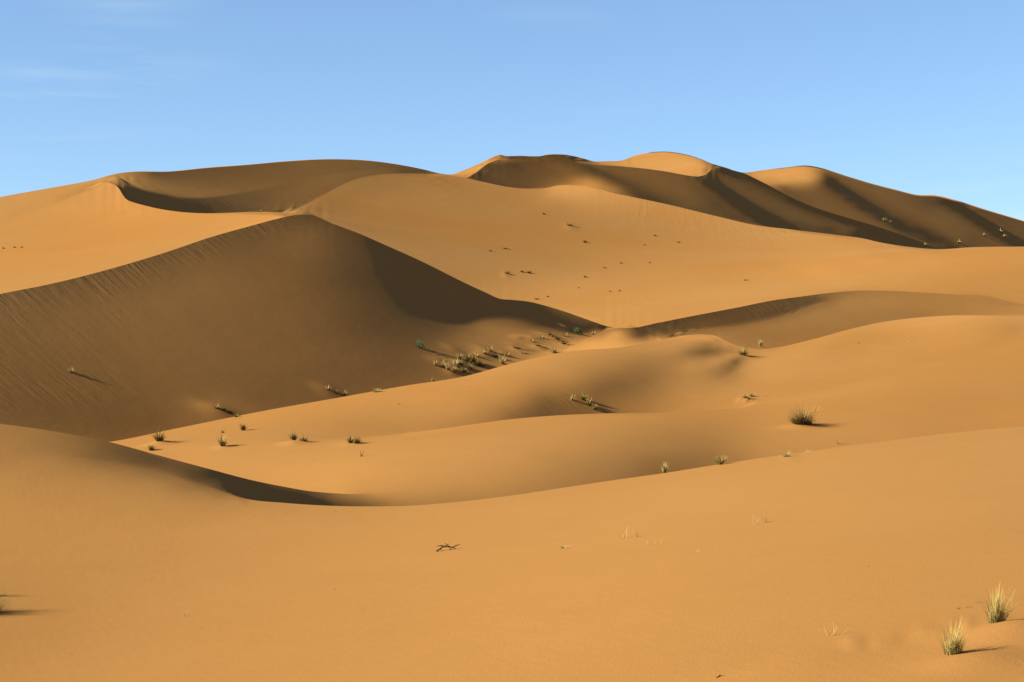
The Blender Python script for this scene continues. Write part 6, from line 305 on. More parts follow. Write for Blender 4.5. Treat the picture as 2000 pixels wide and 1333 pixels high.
[720,30,31,32,33,36,39,41,44,46,51,53,56,60,66,78,86,88,103,117,100,57,-16,-80,-129,-157,-163,-150,-130,-107,-84,-65,-47,-31,-18,-9,23,23,35,40,35,17,3,2,17,6,-13,-20,-39,-55,-44,-65,-37,-70,-21,-72,10,-125,156,-358,1450,783,-2053,-244,133,24,26,21,40,42,50,54,57,56,50,42,41,39,35,29,22,15,8,80,-48,48,-17,11,-6,-8,7,11,8,16,17,16,26,15,30,16,12,23,18,1,26,15,23,22,22,29,31,24,52,2,51,14,31,24,37,31,29,24,17,4,-7,-20,-25,-22,-25,-32,-73,-63,-27,-44,-37,-8,22,25,13,8,-6,-12,6,-50,-161,-191,-130,-80,-58,-40,-44,-50,-48,-45,-36,-28,-21,-17,-15,-10,-10,-9,-7,-7,-6,-5,-5,-4,-3,-3,-1,-2,-1,0,0,0,0,0,0,1,0,0,1,0,1,1,1],
[733,30,32,35,38,40,44,46,49,54,58,63,68,72,78,85,87,93,80,26,-37,-99,-135,-154,-154,-141,-120,-100,-83,-66,-51,-38,-26,-15,-5,-4,2,12,23,32,38,39,24,1,-18,-9,-9,-24,-27,-28,-43,-21,-51,-11,-59,2,-63,42,-90,242,1729,-405,-1734,37,65,3,43,29,40,48,56,61,57,52,50,54,44,38,33,31,31,33,35,-46,104,-25,43,-1,19,15,-1,0,8,3,9,17,11,29,15,29,33,15,17,29,-6,2,-7,-6,-7,-12,-12,-2,-17,23,-16,10,-5,2,-2,6,13,23,32,42,43,37,20,3,-2,-6,26,-11,-56,-20,-27,-43,-33,-2,21,18,9,-23,-35,43,54,-106,-211,-164,-112,-77,-47,-48,-55,-48,-39,-30,-23,-20,-13,-14,-11,-10,-9,-7,-7,-8,-6,-6,-5,-4,-3,-3,-1,-1,0,-1,0,0,0,-1,0,1,0,0,1,0,1],
[737,34,35,38,42,45,48,52,59,63,67,70,71,73,75,71,61,21,-51,-101,-131,-146,-143,-128,-109,-91,-76,-65,-53,-42,-34,-25,-19,-11,-3,8,19,1,10,14,26,27,37,28,10,-19,-22,-15,-27,-28,-19,-40,-6,-49,8,-49,-4,16,-68,1183,1282,-1518,-1151,168,-25,30,51,28,44,54,58,54,50,45,46,42,39,36,34,30,26,19,15,104,-76,86,2,49,12,15,28,21,8,13,9,9,24,7,27,15,5,22,13,-11,23,6,8,2,1,0,-3,-14,-4,-33,-3,-23,-12,-21,-21,-23,-25,-25,-21,-14,3,21,42,48,34,23,-13,37,66,-5,2,4,-28,-42,-24,7,24,29,-17,-67,52,180,-27,-233,-205,-152,-107,-60,-57,-58,-41,-29,-26,-18,-19,-13,-13,-11,-11,-10,-9,-8,-7,-8,-8,-5,-6,-3,-3,-1,0,0,0,-1,0,0,-1,-1,-1,0,-1,1,-1],
[738,35,39,42,46,50,56,62,66,66,65,60,59,58,56,24,-36,-103,-122,-136,-138,-118,-101,-85,-71,-59,-51,-39,-29,-22,-15,-8,-1,13,14,15,-11,-87,9,-1,18,9,20,25,27,17,-11,-21,-11,-21,-20,-1,-33,13,-57,34,-62,-9,182,1657,-490,-1179,-372,101,-6,85,70,48,74,74,62,44,32,30,31,26,26,24,25,28,28,31,33,-67,148,-50,49,-10,28,18,2,2,14,6,8,10,-3,20,-2,35,26,-15,-13,10,-3,-20,-22,-13,10,15,15,15,8,23,0,13,1,4,-4,-8,-14,-21,-31,-39,-48,-50,-41,-17,21,42,71,9,4,92,49,32,41,7,-32,-28,-2,44,80,27,-100,1,183,7,-206,-212,-178,-133,-81,-63,-45,-29,-13,-6,0,-7,-11,-12,-12,-13,-12,-13,-12,-10,-8,-9,-6,-6,-4,-2,-1,0,-1,-1,-1,-1,-1,-1,-1,-1,-1,-1,-1],
[734,37,42,46,51,57,63,64,60,53,44,39,35,32,5,-73,-124,-121,-130,-114,-92,-79,-66,-58,-48,-41,-31,-26,-20,-15,-10,-2,0,15,11,15,-26,-85,20,2,17,4,12,13,20,21,20,-7,-21,-8,-12,-16,11,-50,44,-100,147,-247,1354,364,-667,-961,-148,58,8,101,70,59,83,73,53,30,24,20,23,20,17,19,26,25,24,19,4,121,-129,98,-27,42,-18,-5,17,3,-11,6,7,-8,10,-15,10,31,-1,9,0,-43,18,-40,-38,-32,-9,3,5,2,10,2,15,6,13,12,21,21,24,23,21,15,0,-25,-47,-62,-66,-34,-10,77,60,-21,59,70,48,69,47,17,-25,4,50,119,56,-175,-90,193,62,-133,-180,-186,-162,-91,-45,-33,-13,2,2,3,-13,-14,-16,-15,-17,-15,-15,-13,-13,-10,-10,-7,-8,0,-1,-1,-1,-1,-2,-1,-1,-2,-2,-2,-1,-3,-1],
[723,41,45,51,57,61,59,50,38,26,21,17,11,-17,-79,-121,-116,-114,-93,-71,-62,-53,-48,-40,-33,-26,-23,-18,-15,-12,-6,0,5,16,17,12,-29,-88,18,6,19,4,9,8,10,14,17,24,-7,-23,3,-7,-16,22,-66,101,-174,563,2512,-2378,259,-1010,-31,22,25,95,69,68,79,62,37,25,21,16,19,17,14,15,12,9,13,23,57,-96,199,-77,49,-36,22,1,-19,-10,7,-4,-3,7,-12,19,-4,19,19,-23,-37,-7,-32,-28,-33,-31,-17,-8,-6,-3,-4,4,-3,2,0,4,4,11,15,22,28,36,41,43,31,7,-20,-53,-55,-86,11,92,-19,22,60,48,80,89,78,9,10,19,126,91,-229,-111,172,86,-61,-122,-174,-169,-92,-42,-14,1,10,-3,-13,-20,-20,-21,-21,-19,-20,-18,-15,-15,-12,-14,-5,-5,0,-1,-1,-2,-1,-3,-2,-2,-2,-3,-3,-1,-2],
[705,45,48,55,58,52,39,24,11,9,5,-1,-26,-78,-110,-107,-97,-76,-57,-50,-45,-39,-33,-27,-23,-20,-17,-14,-12,-6,-1,7,8,23,12,23,-38,-96,14,2,18,8,8,6,5,6,11,14,34,-15,-22,21,-3,-20,56,-57,220,3015,-1462,-1353,270,-889,24,1,38,85,74,69,71,47,32,23,18,14,18,13,6,-3,5,16,26,30,-11,190,-182,117,-35,54,-35,-8,18,-6,-20,4,13,-4,27,-6,6,43,-52,-65,-33,-58,11,-37,-27,-25,-13,-12,-6,-7,-2,-5,2,-3,-1,-1,0,0,4,4,11,13,21,30,45,56,57,48,10,-9,-125,-96,76,3,0,33,33,66,111,119,44,-4,-33,84,262,-218,-159,142,99,2,-39,-126,-175,-97,-30,5,8,10,-39,-31,-33,-30,-28,-30,-25,-25,-22,-21,-19,-12,-16,0,-4,-1,-3,-2,-4,-2,-4,-4,-3,-2,-3,-3,-3],
[684,43,52,54,45,29,12,2,0,-2,-6,-26,-69,-96,-99,-85,-64,-45,-42,-38,-33,-28,-23,-18,-17,-15,-14,-13,-7,-1,7,12,14,25,34,14,-55,-103,13,-3,11,11,6,7,4,3,4,9,13,49,-32,-9,71,-15,9,231,2930,170,-3574,1007,-457,-561,28,-4,41,78,77,66,60,36,31,24,17,13,12,2,-9,6,23,27,25,14,99,-200,274,-62,70,-42,33,-12,-41,-18,3,-2,-4,13,-18,18,8,-44,-18,-31,-55,-19,-53,-17,-26,-20,-12,-6,-8,-5,-5,-2,-5,1,-2,-1,-1,-1,-1,2,0,4,5,8,14,26,41,56,82,74,116,-92,-215,28,15,-4,19,19,46,106,136,69,-17,-102,6,493,-211,-161,148,96,61,71,-29,-126,-65,-26,23,-18,-49,-87,-70,-68,-55,-45,-44,-37,-32,-29,-29,-33,-6,-12,-3,-8,-4,-7,-5,-10,-4,-5,-5,-4,-2,-2,-1],
[649,47,50,39,22,5,-6,-5,-4,-7,-22,-54,-80,-91,-78,-55,-36,-38,-32,-28,-24,-21,-15,-14,-13,-14,-12,-7,-1,7,13,16,26,66,3,28,-98,-103,10,-3,-1,15,4,9,3,2,1,2,7,17,88,-48,51,184,423,3256,-529,-3268,-97,870,-807,-280,18,-1,38,73,76,61,47,31,37,22,15,6,1,-11,10,27,27,25,16,67,-106,400,-233,67,-86,44,-56,10,41,-15,-42,-19,-4,-24,25,8,-3,87,-48,-69,-32,-68,18,-92,-29,-25,-10,-8,-4,-7,-3,-4,-1,-3,0,-2,-1,0,-1,-1,1,0,1,1,2,4,12,22,25,57,50,264,93,-297,-10,5,-2,19,6,25,83,125,52,-66,-126,-62,666,-106,-42,120,100,97,149,263,147,146,157,189,-343,-235,-251,-208,-196,-156,-117,-96,-75,-64,-53,-45,-55,-1,-21,-13,-21,-16,-20,-9,-17,-10,-7,-5,-2,0,0],
[606,47,35,18,1,-10,-7,-5,-6,-17,-41,-62,-82,-71,-55,-28,-33,-27,-23,-23,-17,-13,-12,-13,-12,-9,-9,-3,3,14,11,25,83,24,121,-18,-197,-94,1,8,-13,16,4,6,6,1,0,0,1,9,17,289,1537,1577,1370,-2286,-2099,-622,864,76,-737,-106,7,3,33,70,68,56,30,37,31,20,4,-2,-16,1,22,14,27,44,139,165,299,-639,188,-113,67,-76,47,-41,-54,30,46,7,-4,37,-7,16,81,-67,73,23,-64,-57,-55,-45,-122,-25,-24,-6,-9,-2,-5,-1,-4,-2,-2,0,-1,-1,0,1,-2,2,-2,0,-2,2,0,6,12,8,36,-62,261,846,518,273,17,-54,-113,-147,-402,-532,-170,-27,-91,-109,-105,777,541,332,209,256,224,41,-101,-99,-90,-365,205,-6,-13,-67,-66,-127,-172,-166,-166,-184,-204,-157,-46,-154,-97,-85,-39,-37,-30,-44,-15,-20,-19,-7,-3,3,11],
[257,18,8,-2,-11,-13,-11,-11,-13,-18,-24,-31,-28,-22,-17,-13,-8,-7,-7,-4,-2,2,2,-1,-1,-8,-5,-21,-5,1,-1,2,3,-1,4,-4,763,1520,-1114,-1021,-38,29,15,20,18,46,37,30,35,146,88,600,-276,-12,-261,-370,-253,410,689,-1548,1323,-592,45,-28,-21,-18,-192,-38,-2,-16,-3,-2,-2,-2,-3,-2,0,-2,-1,-1,2,-6,5,732,-775,238,-127,67,-40,-66,-9,5,8,7,-2,1,-8,24,-88,442,-490,1730,-550,1596,-2209,1549,-1456,-113,-333,112,40,66,43,60,52,44,46,43,41,43,48,49,55,13,27,45,-28,-8,59,38,128,326,357,433,335,-242,-202,105,410,335,511,324,580,741,139,171,27,-999,-1011,12,5,-237,-494,-14,48,51,107,-35,-550,-88,151,293,224,177,143,226,271,259,306,283,218,203,44,177,134,116,70,75,65,76,34,32,33,30,39,60,60],
[268,6,1,-8,-13,-9,-9,-7,-8,-15,-23,-30,-26,-19,-16,-12,-8,-8,-6,-6,-5,-4,-5,-3,-4,-2,-4,-2,2,0,-1,3,19,-28,94,-133,121,-137,1067,657,-839,-125,26,43,59,60,88,106,115,12,298,-155,-139,-198,-464,-346,55,147,222,-298,-264,102,-20,-8,2,-74,96,-2,-32,-27,-18,-16,-14,-15,-12,-7,-9,-6,-5,-3,2,-13,30,-84,265,-198,55,7,-27,31,23,26,28,17,6,-4,25,-50,140,-283,257,535,-35,-478,-69,211,276,-471,135,-69,68,11,59,18,30,39,36,44,53,59,60,67,65,139,88,19,128,116,101,216,226,77,69,-44,-123,195,229,30,-162,12,-221,184,122,-24,380,-67,92,1492,1247,-750,-498,67,628,-563,-631,-449,-483,29,645,-185,-502,-349,-115,25,64,-22,-16,17,-91,8,162,78,157,-14,-9,2,14,-6,1,-11,14,18,8,-10,-35,-86,-101],
[270,4,-3,-10,-13,-10,-6,-7,-11,-15,-25,-29,-24,-19,-14,-10,-8,-7,-6,-6,-5,-5,-4,-3,-4,-2,-4,0,1,-1,-2,10,18,-9,84,156,-389,365,-114,497,464,-148,-55,-19,-9,17,8,25,72,285,10,94,-106,-388,-487,-117,59,140,414,-773,54,-21,15,-18,10,-75,97,-7,-29,-27,-18,-16,-15,-15,-11,-7,-9,-5,-6,0,0,-8,10,-51,236,-180,68,49,-88,47,30,33,28,20,0,24,-28,71,-113,-90,833,-524,447,-386,-365,1079,-141,-582,-93,120,-1,55,11,70,46,27,47,58,70,76,89,94,113,25,98,191,87,156,203,63,-37,39,25,173,272,-63,-224,-71,92,-63,236,-77,54,245,-139,242,57,-779,-55,1303,503,-106,-382,732,338,-135,-178,-718,-920,237,327,-45,-225,-223,-111,47,42,16,161,14,-156,-51,-149,24,26,11,0,19,13,23,-2,-11,-5,11,32,85,104],
[280,-7,-14,-16,-11,-7,-4,-3,-6,-14,-22,-26,-21,-18,-11,-10,-7,-7,-8,-8,-8,-9,-8,-7,-4,1,4,16,-1,2,-9,34,11,1195,1153,-266,-620,-1428,196,39,601,434,228,211,218,208,254,282,255,1,44,-329,-699,-749,-179,101,177,87,-622,1675,-2444,-86,46,-44,38,203,60,-3,-58,-29,-41,-27,-30,-25,-19,-14,-14,-11,-9,0,-1,-13,19,-29,37,-67,78,-60,181,132,120,63,45,66,98,76,176,161,253,129,-372,-1375,465,-557,2830,-2906,708,421,433,-44,-29,73,183,15,-17,132,243,337,383,394,370,339,290,356,233,124,190,87,-37,11,91,-68,-167,-202,-74,180,378,331,230,282,37,104,-10,-4,183,216,392,952,-75,-1376,-445,229,382,-614,43,237,144,227,33,-822,-640,-275,-224,-318,-349,-357,-216,-146,-310,10,259,115,209,19,60,63,64,34,31,12,27,31,18,-6,-33,-92,-127],
[258,4,-6,-11,-10,-7,-7,-9,-12,-21,-28,-27,-22,-16,-12,-9,-9,-7,-7,-5,-4,-3,-3,-3,-2,-4,-3,-6,-7,-1,1,-1,6,16,-6,15,-50,107,96,4,58,47,55,43,80,103,96,51,-21,-52,-79,-52,-9,44,-18,-8,14,-42,-93,-179,449,-91,-227,-109,-64,-61,-76,-33,-4,-2,-3,0,-2,0,-1,0,0,-1,-1,1,-1,3,-2,-1,14,30,-61,43,131,73,63,49,48,43,39,20,-45,-115,-132,-63,-13,-39,6,33,-54,63,262,512,-193,27,267,73,-91,239,620,590,369,108,-76,-174,-215,-221,-206,-216,-143,-75,-78,-55,-23,-15,-168,-90,181,321,20,-11,-120,-138,-90,-65,-76,25,140,188,476,548,546,688,1136,1484,774,360,-135,230,-944,-1298,-762,-1025,-509,-421,-294,-303,-244,-127,-110,-92,-93,-75,-15,-52,12,190,229,175,19,-24,-51,-42,-52,-34,-33,-21,-12,-30,-30,-76,-11],
[310,0,-12,-13,-10,-8,-8,-10,-18,-26,-34,-30,-23,-18,-14,-10,-10,-9,-7,-6,-5,-4,-4,-3,-2,-5,-2,-10,-3,-4,0,0,5,11,-6,20,-57,139,-5,57,12,34,40,78,72,48,4,-39,-52,-29,-28,-22,0,-15,14,-14,-66,46,39,227,192,-138,-172,-116,-59,-67,-87,-33,-17,-11,1,-3,0,-1,0,-1,0,-1,0,-1,2,6,-6,3,15,0,-30,29,83,22,15,26,20,15,7,2,-3,-2,-6,-53,-23,-13,-1,24,-40,59,270,51,121,66,-147,55,502,516,96,-188,-270,-221,-151,-100,-60,-39,-25,-24,-8,-1,26,34,2,-76,91,201,120,-212,-44,-117,-99,-48,-5,-55,98,80,20,15,32,110,568,231,4,161,274,397,918,771,972,-265,-1098,-993,-591,-43,-334,-464,-102,53,78,-6,56,6,51,-2,-59,-117,-210,-125,-49,-31,-11,-17,0,-9,1,-3,-5,15,-28,48,-112],
[358,-9,-15,-14,-10,-9,-9,-13,-22,-35,-37,-32,-25,-18,-13,-12,-10,-10,-9,-7,-5,-5,-3,-4,-4,-3,-4,-7,-6,-4,1,0,12,-10,17,-11,-19,132,8,37,9,36,70,47,18,-14,-37,-45,-25,-7,-8,-17,-30,16,7,17,30,34,174,239,47,-177,-140,-107,-49,-81,-79,-47,-12,-15,-18,-2,2,4,-3,-1,-1,-1,-1,-1,3,3,-2,2,32,-36,-7,19,68,28,33,29,21,15,8,5,2,1,-14,-35,-29,-13,-2,19,-16,44,214,289,-40,-52,262,472,155,-238,-312,-244,-140,-79,-45,-26,-18,-9,-4,-1,-1,18,5,-15,-7,170,160,-47,-183,-45,-43,-78,-32,-20,-10,87,45,5,-22,49,32,344,137,-171,-22,-66,38,188,166,367,726,1493,277,-792,-1044,-151,-200,-415,-268,-19,39,21,-3,15,-1,-43,-115,-99,-70,-24,-30,-17,-23,-6,-17,-1,-7,1,6,-15,19,-69,117],
[393,-16,-18,-14,-10,-8,-10,-17,-29,-39,-39,-31,-24,-18,-15,-11,-12,-9,-10,-8,-6,-5,-6,-4,-4,-3,-3,-4,0,-10,10,-14,104,-109,26,-37,82,19,35,15,25,41,37,6,-14,-26,-35,-24,-10,14,-10,15,17,10,13,22,16,84,192,68,-42,-111,-80,-50,-26,-47,-46,-49,-29,-26,-21,-12,-5,-5,-4,-5,-4,-3,-3,0,1,4,1,7,49,-51,-22,28,62,22,21,22,11,13,12,11,11,6,6,-1,-11,-3,6,33,28,58,98,159,264,304,287,-113,-331,-272,-173,-105,-50,-19,-10,-11,-5,2,9,16,23,2,-15,46,163,51,-71,-67,-47,-40,-88,-35,-16,-18,-17,3,-5,-14,28,5,260,86,-146,-58,-96,29,84,6,20,16,165,845,1456,39,-1088,-281,-141,-64,-211,-100,-44,-23,-10,-34,-3,-49,-53,-54,-56,-53,-24,-27,-15,-27,-7,-19,-5,-6,-2,13,-36,45,-174],
[415,-23,-17,-13,-9,-10,-12,-22,-35,-43,-37,-31,-22,-17,-13,-13,-11,-12,-9,-8,-7,-6,-5,-4,-5,-3,-4,2,-2,-6,4,5,90,40,-211,134,17,-6,21,23,33,37,10,-2,-15,-26,-23,-9,2,-3,9,23,15,12,18,18,41,135,109,-40,-53,-69,-42,-15,-16,-26,-30,-48,-39,-34,-26,-17,-11,-7,-6,-5,-6,-5,-3,0,0,5,1,20,20,-11,-46,27,65,11,20,14,7,13,16,16,13,15,16,5,-5,-4,10,52,90,137,166,208,235,78,-228,-250,-161,-91,-56,-30,-23,-11,-2,3,6,9,12,27,-1,7,90,128,32,-56,-70,-26,-18,-80,-80,-3,-20,-20,-7,1,7,24,27,104,190,-97,-105,-75,-45,-43,-12,-9,-48,68,89,89,1045,1201,-675,-498,-105,50,-19,-130,-133,-139,-43,-25,-43,-27,-60,-56,-47,-29,-37,-22,-31,-13,-29,-9,-16,-1,3,-15,25,-73,168],
[418,-20,-17,-11,-10,-9,-16,-29,-42,-42,-36,-26,-21,-16,-13,-13,-11,-10,-10,-7,-6,-7,-5,-6,-4,-2,-3,1,-3,-3,-1,21,76,107,-166,85,-46,9,16,47,28,24,-6,-10,-23,-22,-14,-2,0,0,25,18,13,16,21,28,98,144,24,-71,-44,-63,-26,-12,-22,-27,-37,-45,-38,-36,-27,-19,-10,-6,-7,-6,-6,-4,-4,1,-1,7,1,24,1,-1,-51,38,66,9,23,12,8,20,17,17,19,15,1,-11,-12,-6,11,47,71,148,164,79,-14,-62,-90,-74,-49,-34,-24,-16,-8,-6,-2,10,19,21,27,-4,22,124,173,-18,-49,8,-42,-59,-126,-39,-3,-30,-18,3,1,-4,52,49,117,111,-99,-110,-78,-51,-44,-28,-14,-28,-17,-26,-21,244,-42,1582,784,-1012,-98,-56,93,-38,-157,-244,-142,-76,-46,-75,-44,-52,-47,-44,-22,-33,-19,-34,-9,-26,-7,-9,4,15,-45,48,-231],
[409,-18,-13,-11,-9,-12,-21,-36,-44,-39,-31,-24,-18,-15,-13,-11,-12,-10,-8,-7,-6,-5,-6,-4,-4,-3,-3,1,-3,-3,2,24,91,92,-106,35,-31,-26,37,38,36,1,-9,-20,-21,-15,-6,1,12,6,21,15,14,19,23,67,136,84,-45,-67,-35,-48,-14,-16,-22,-30,-39,-40,-41,-35,-27,-18,-11,-6,-7,-5,-5,-5,-4,1,0,7,1,27,-10,9,-56,43,62,11,19,12,16,21,17,23,20,2,-16,-14,-10,-3,13,36,57,91,69,43,42,-30,-60,-38,-38,-24,-13,-4,1,5,11,15,18,32,-4,57,192,214,-21,-10,-71,-139,-68,-86,10,0,-29,-4,12,10,27,66,47,106,52,-137,-132,-74,-52,-44,-32,-18,-21,-27,-17,-37,-2,10,113,230,2322,-558,-485,-29,29,146,-82,-291,-186,-181,-133,-87,-106,-63,-51,-37,-46,-26,-38,-16,-40,-8,-24,3,2,-9,26,-101,210],
[392,-16,-12,-9,-9,-15,-29,-39,-42,-35,-26,-21,-16,-13,-11,-12,-10,-9,-7,-7,-6,-5,-5,-4,-3,-4,-1,-1,-2,-1,1,32,103,73,-136,97,-37,-44,44,37,14,-10,-13,-20,-13,-11,13,4,2,15,17,12,17,20,44,109,118,2,-68,-52,-24,-34,-9,-18,-23,-34,-36,-36,-40,-33,-27,-17,-10,-6,-6,-6,-4,-5,-2,1,-3,11,-2,34,-26,32,-73,51,52,18,10,15,23,15,22,30,8,-17,-14,-10,-6,5,14,32,40,66,82,105,-28,-78,-44,-40,-19,-9,-2,1,6,9,17,16,33,9,96,295,197,-78,-135,-115,-91,-9,-19,27,-20,-17,17,14,11,43,76,49,39,-28,-98,-62,-153,-34,-49,-31,-21,-16,-26,-20,-25,-34,7,-10,55,12,954,1970,-989,-81,-144,225,93,-268,-175,-157,-237,-216,-127,-130,-91,-65,-42,-52,-37,-53,-9,-44,-11,-16,27,12,-65,54,-326],
[368,-17,-12,-9,-10,-18,-31,-39,-35,-28,-22,-17,-13,-12,-11,-9,-10,-9,-7,-5,-6,-7,-5,-6,-4,-3,-2,1,2,2,5,49,139,73,-172,202,-89,-69,15,15,-24,-10,-22,-12,-6,6,-1,5,8,17,14,15,19,31,73,119,51,-46,-53,-33,-9,-16,-7,-16,-25,-32,-31,-30,-34,-29,-26,-20,-11,-7,-7,-6,-6,-4,-4,4,-9,0,7,6,61,-69,-44,64,14,78,1,44,14,2,23,12,-21,-17,-3,0,6,11,19,25,36,85,143,-25,-113,-39,-37,-11,-6,-1,0,2,0,7,4,24,24,88,521,210,-258,-195,-75,-22,24,-17,1,-41,-10,12,-2,13,53,55,4,-24,-62,-73,-31,-68,-37,-39,-29,-21,-17,-24,-25,-28,-35,-44,8,-57,29,25,134,1362,884,-377,-122,79,-67,181,4,-53,-128,-276,-289,-164,-156,-128,-118,-76,-81,-59,-77,-10,-51,5,-5,16,24,-166,306],
[342,-21,-15,-10,-12,-21,-30,-34,-28,-21,-17,-13,-11,-9,-9,-9,-8,-7,-6,-6,-8,-7,-8,-6,-5,-4,-1,2,3,10,16,81,207,18,-156,325,-32,-243,-11,-68,-28,-31,-24,-1,-5,-2,-1,7,11,16,16,20,24,44,93,89,-7,-52,-30,-13,7,-5,0,-14,-24,-28,-22,-23,-29,-23,-24,-21,-14,-10,-9,-6,-7,-5,-5,8,-22,-10,4,4,3,3,-33,25,7,112,50,63,-8,-2,12,-36,-31,-10,5,12,18,18,23,31,76,124,-13,-165,-15,-30,0,-3,1,0,0,-1,-5,-8,-6,20,7,308,605,-244,-219,-22,36,3,-56,-32,-30,-7,-31,-61,44,28,-8,-57,-41,-36,-29,-7,-33,18,-33,-13,-15,-13,-21,-28,-31,-38,-47,-57,-37,-23,2,-26,37,127,1291,-219,635,-259,175,341,199,150,-50,-93,-256,-333,-197,-150,-147,-175,-129,-139,-63,-123,-32,-48,109,-21,-110,75,-539],
[304,-20,-13,-10,-12,-24,-31,-27,-22,-18,-13,-10,-9,-8,-8,-8,-7,-5,-6,-5,-6,-7,-7,-5,-6,-3,-2,2,6,11,23,107,222,-122,40,-53,591,-361,-266,-21,-62,-44,-14,-4,-2,-4,1,5,11,14,15,19,26,55,92,50,-33,-42,-19,-4,12,-1,-2,-12,-24,-23,-18,-19,-23,-20,-22,-19,-13,-9,-7,-6,-6,-5,-2,7,-25,-10,5,-2,9,-10,-8,6,11,95,80,53,-5,18,-39,-48,-17,-2,2,12,25,24,31,98,170,-23,-253,-7,-23,2,0,4,4,3,2,1,-4,-9,8,2,57,451,-18,-141,25,28,5,-18,13,-12,0,-66,-59,-35,-22,-75,-48,-16,-9,-8,2,-5,-11,26,33,-18,-3,-12,-21,-26,-29,-40,-41,-54,-43,-23,14,1,20,118,398,860,109,248,138,258,169,129,265,22,-174,-344,-441,-260,-173,-101,-131,-142,-130,-30,-193,-2,-29,155,-43,-370,661],
[264,-18,-12,-11,-14,-24,-25,-23,-18,-14,-11,-8,-7,-7,-6,-7,-5,-5,-4,-5,-5,-5,-6,-6,-5,-2,-1,2,6,11,31,141,163,-136,16,-44,290,601,-408,-352,-219,-34,-17,-2,-7,-3,-1,6,10,12,13,17,28,61,76,16,-37,-31,-9,0,13,-2,-1,-12,-22,-17,-15,-15,-18,-17,-18,-17,-10,-8,-6,-6,-3,-5,-1,6,-26,-6,-1,1,3,-1,-9,8,-3,88,110,55,66,-96,-49,-47,7,-14,7,5,40,21,122,374,93,-609,16,-34,9,1,3,5,5,4,3,2,-1,-7,15,-16,158,207,-174,178,-25,-32,20,29,-33,-22,-8,31,-24,-59,-136,-25,-24,-11,-10,1,3,-5,3,37,1,-8,3,-14,-19,-21,-27,-38,-29,-57,-38,1,-1,18,1,191,524,1013,465,-367,154,50,326,264,-200,674,113,-376,-523,-610,-391,-248,-37,-92,0,-110,87,-344,1168,103,-885,-326,-962],
[427,21,3,-18,-47,-64,-65,-55,-44,-33,-26,-21,-17,-14,-11,-9,-6,-4,-2,-1,2,6,9,7,6,3,-1,-3,-22,-21,15,10,15,-32,25,-60,123,-91,-22,196,268,-63,1,-32,6,0,10,19,19,13,15,25,66,105,30,-84,-73,-58,-54,-49,-51,-50,-48,-34,-18,-30,-31,-28,-19,-8,-6,-3,-4,-3,-2,-3,0,-2,1,-3,10,46,-45,84,-72,7,-6,-3,20,-42,-3,66,-60,4,-4,0,0,-1,0,0,1,-1,10,-40,2189,3554,-1508,-167,-1126,3956,2315,-1031,1543,788,-1320,-1246,-1846,-1537,-1727,-1446,-1239,-79,1356,4362,-5293,97,13,199,296,192,-175,-262,-384,-146,-90,-2,7,31,29,101,73,24,96,45,8,-9,-49,-56,-60,-70,-96,-68,-147,-15,-6,36,-111,363,350,489,620,823,468,759,-362,440,-1324,-83,237,-830,-454,-18,-47,-134,-343,-179,-111,111,11,149,-92,247,-239,-642,494,-137,-67],
[474,-20,-23,-39,-53,-54,-49,-39,-30,-24,-18,-16,-13,-12,-9,-9,-7,-5,-5,-4,-4,-4,-3,-4,-1,-2,0,-2,6,2,38,139,43,-78,-91,-46,12,11,44,86,-27,43,-14,5,3,5,9,9,6,12,19,44,86,72,-16,-61,-53,-26,-15,-8,-8,-12,-14,-20,-20,-19,-16,-15,-16,-21,-22,-18,-17,-14,-10,-8,-6,-5,3,-7,2,-5,2,18,-17,-9,5,0,3,-12,29,-14,-4,2,-4,0,0,-1,-2,1,1,5,15,57,635,656,285,7498,2233,-4595,-2924,428,-2249,-2175,284,-59,24,-29,29,-28,95,-212,194,-453,2134,-1394,68,191,43,-139,253,-241,67,35,134,15,72,-2,-57,-151,-91,30,-35,-62,-70,-59,-39,-31,-32,-42,-13,-74,5,-23,24,-42,-86,103,244,233,66,556,1609,-87,-116,-1495,1612,662,475,420,-459,-388,-385,-472,-706,-746,-256,-123,-29,-43,98,-268,-143,101,88,259,-1045],
[477,-21,-35,-50,-56,-53,-43,-35,-28,-21,-17,-14,-13,-10,-10,-7,-7,-5,-4,-4,-3,-4,-4,-3,-2,-2,2,-1,7,3,57,148,13,-106,-71,-49,6,7,72,32,15,24,-1,9,3,9,8,6,11,17,37,68,83,24,-48,-57,-37,-17,-12,-5,-9,-12,-17,-20,-19,-19,-15,-14,-18,-21,-20,-17,-17,-13,-10,-7,-7,-5,3,-9,5,-3,9,20,-21,-19,7,1,2,-11,30,-24,-1,8,-5,-1,1,-1,-1,0,0,7,15,57,608,484,3821,-2866,-2198,162,-29,-35,76,1,-70,64,-21,-12,30,-56,223,-330,231,-449,2210,-1171,373,-42,-160,214,-303,2,-105,246,-24,80,-24,-88,-152,-58,21,-25,-43,-71,-44,-27,-26,-35,-54,-31,-72,-50,-8,15,-1,-80,-85,144,2376,481,14,-87,-1169,829,497,1840,1830,108,450,442,-663,-1811,-1138,-1056,-847,-729,-437,-205,18,-145,-12,-324,961,-534,349,-340,-258],
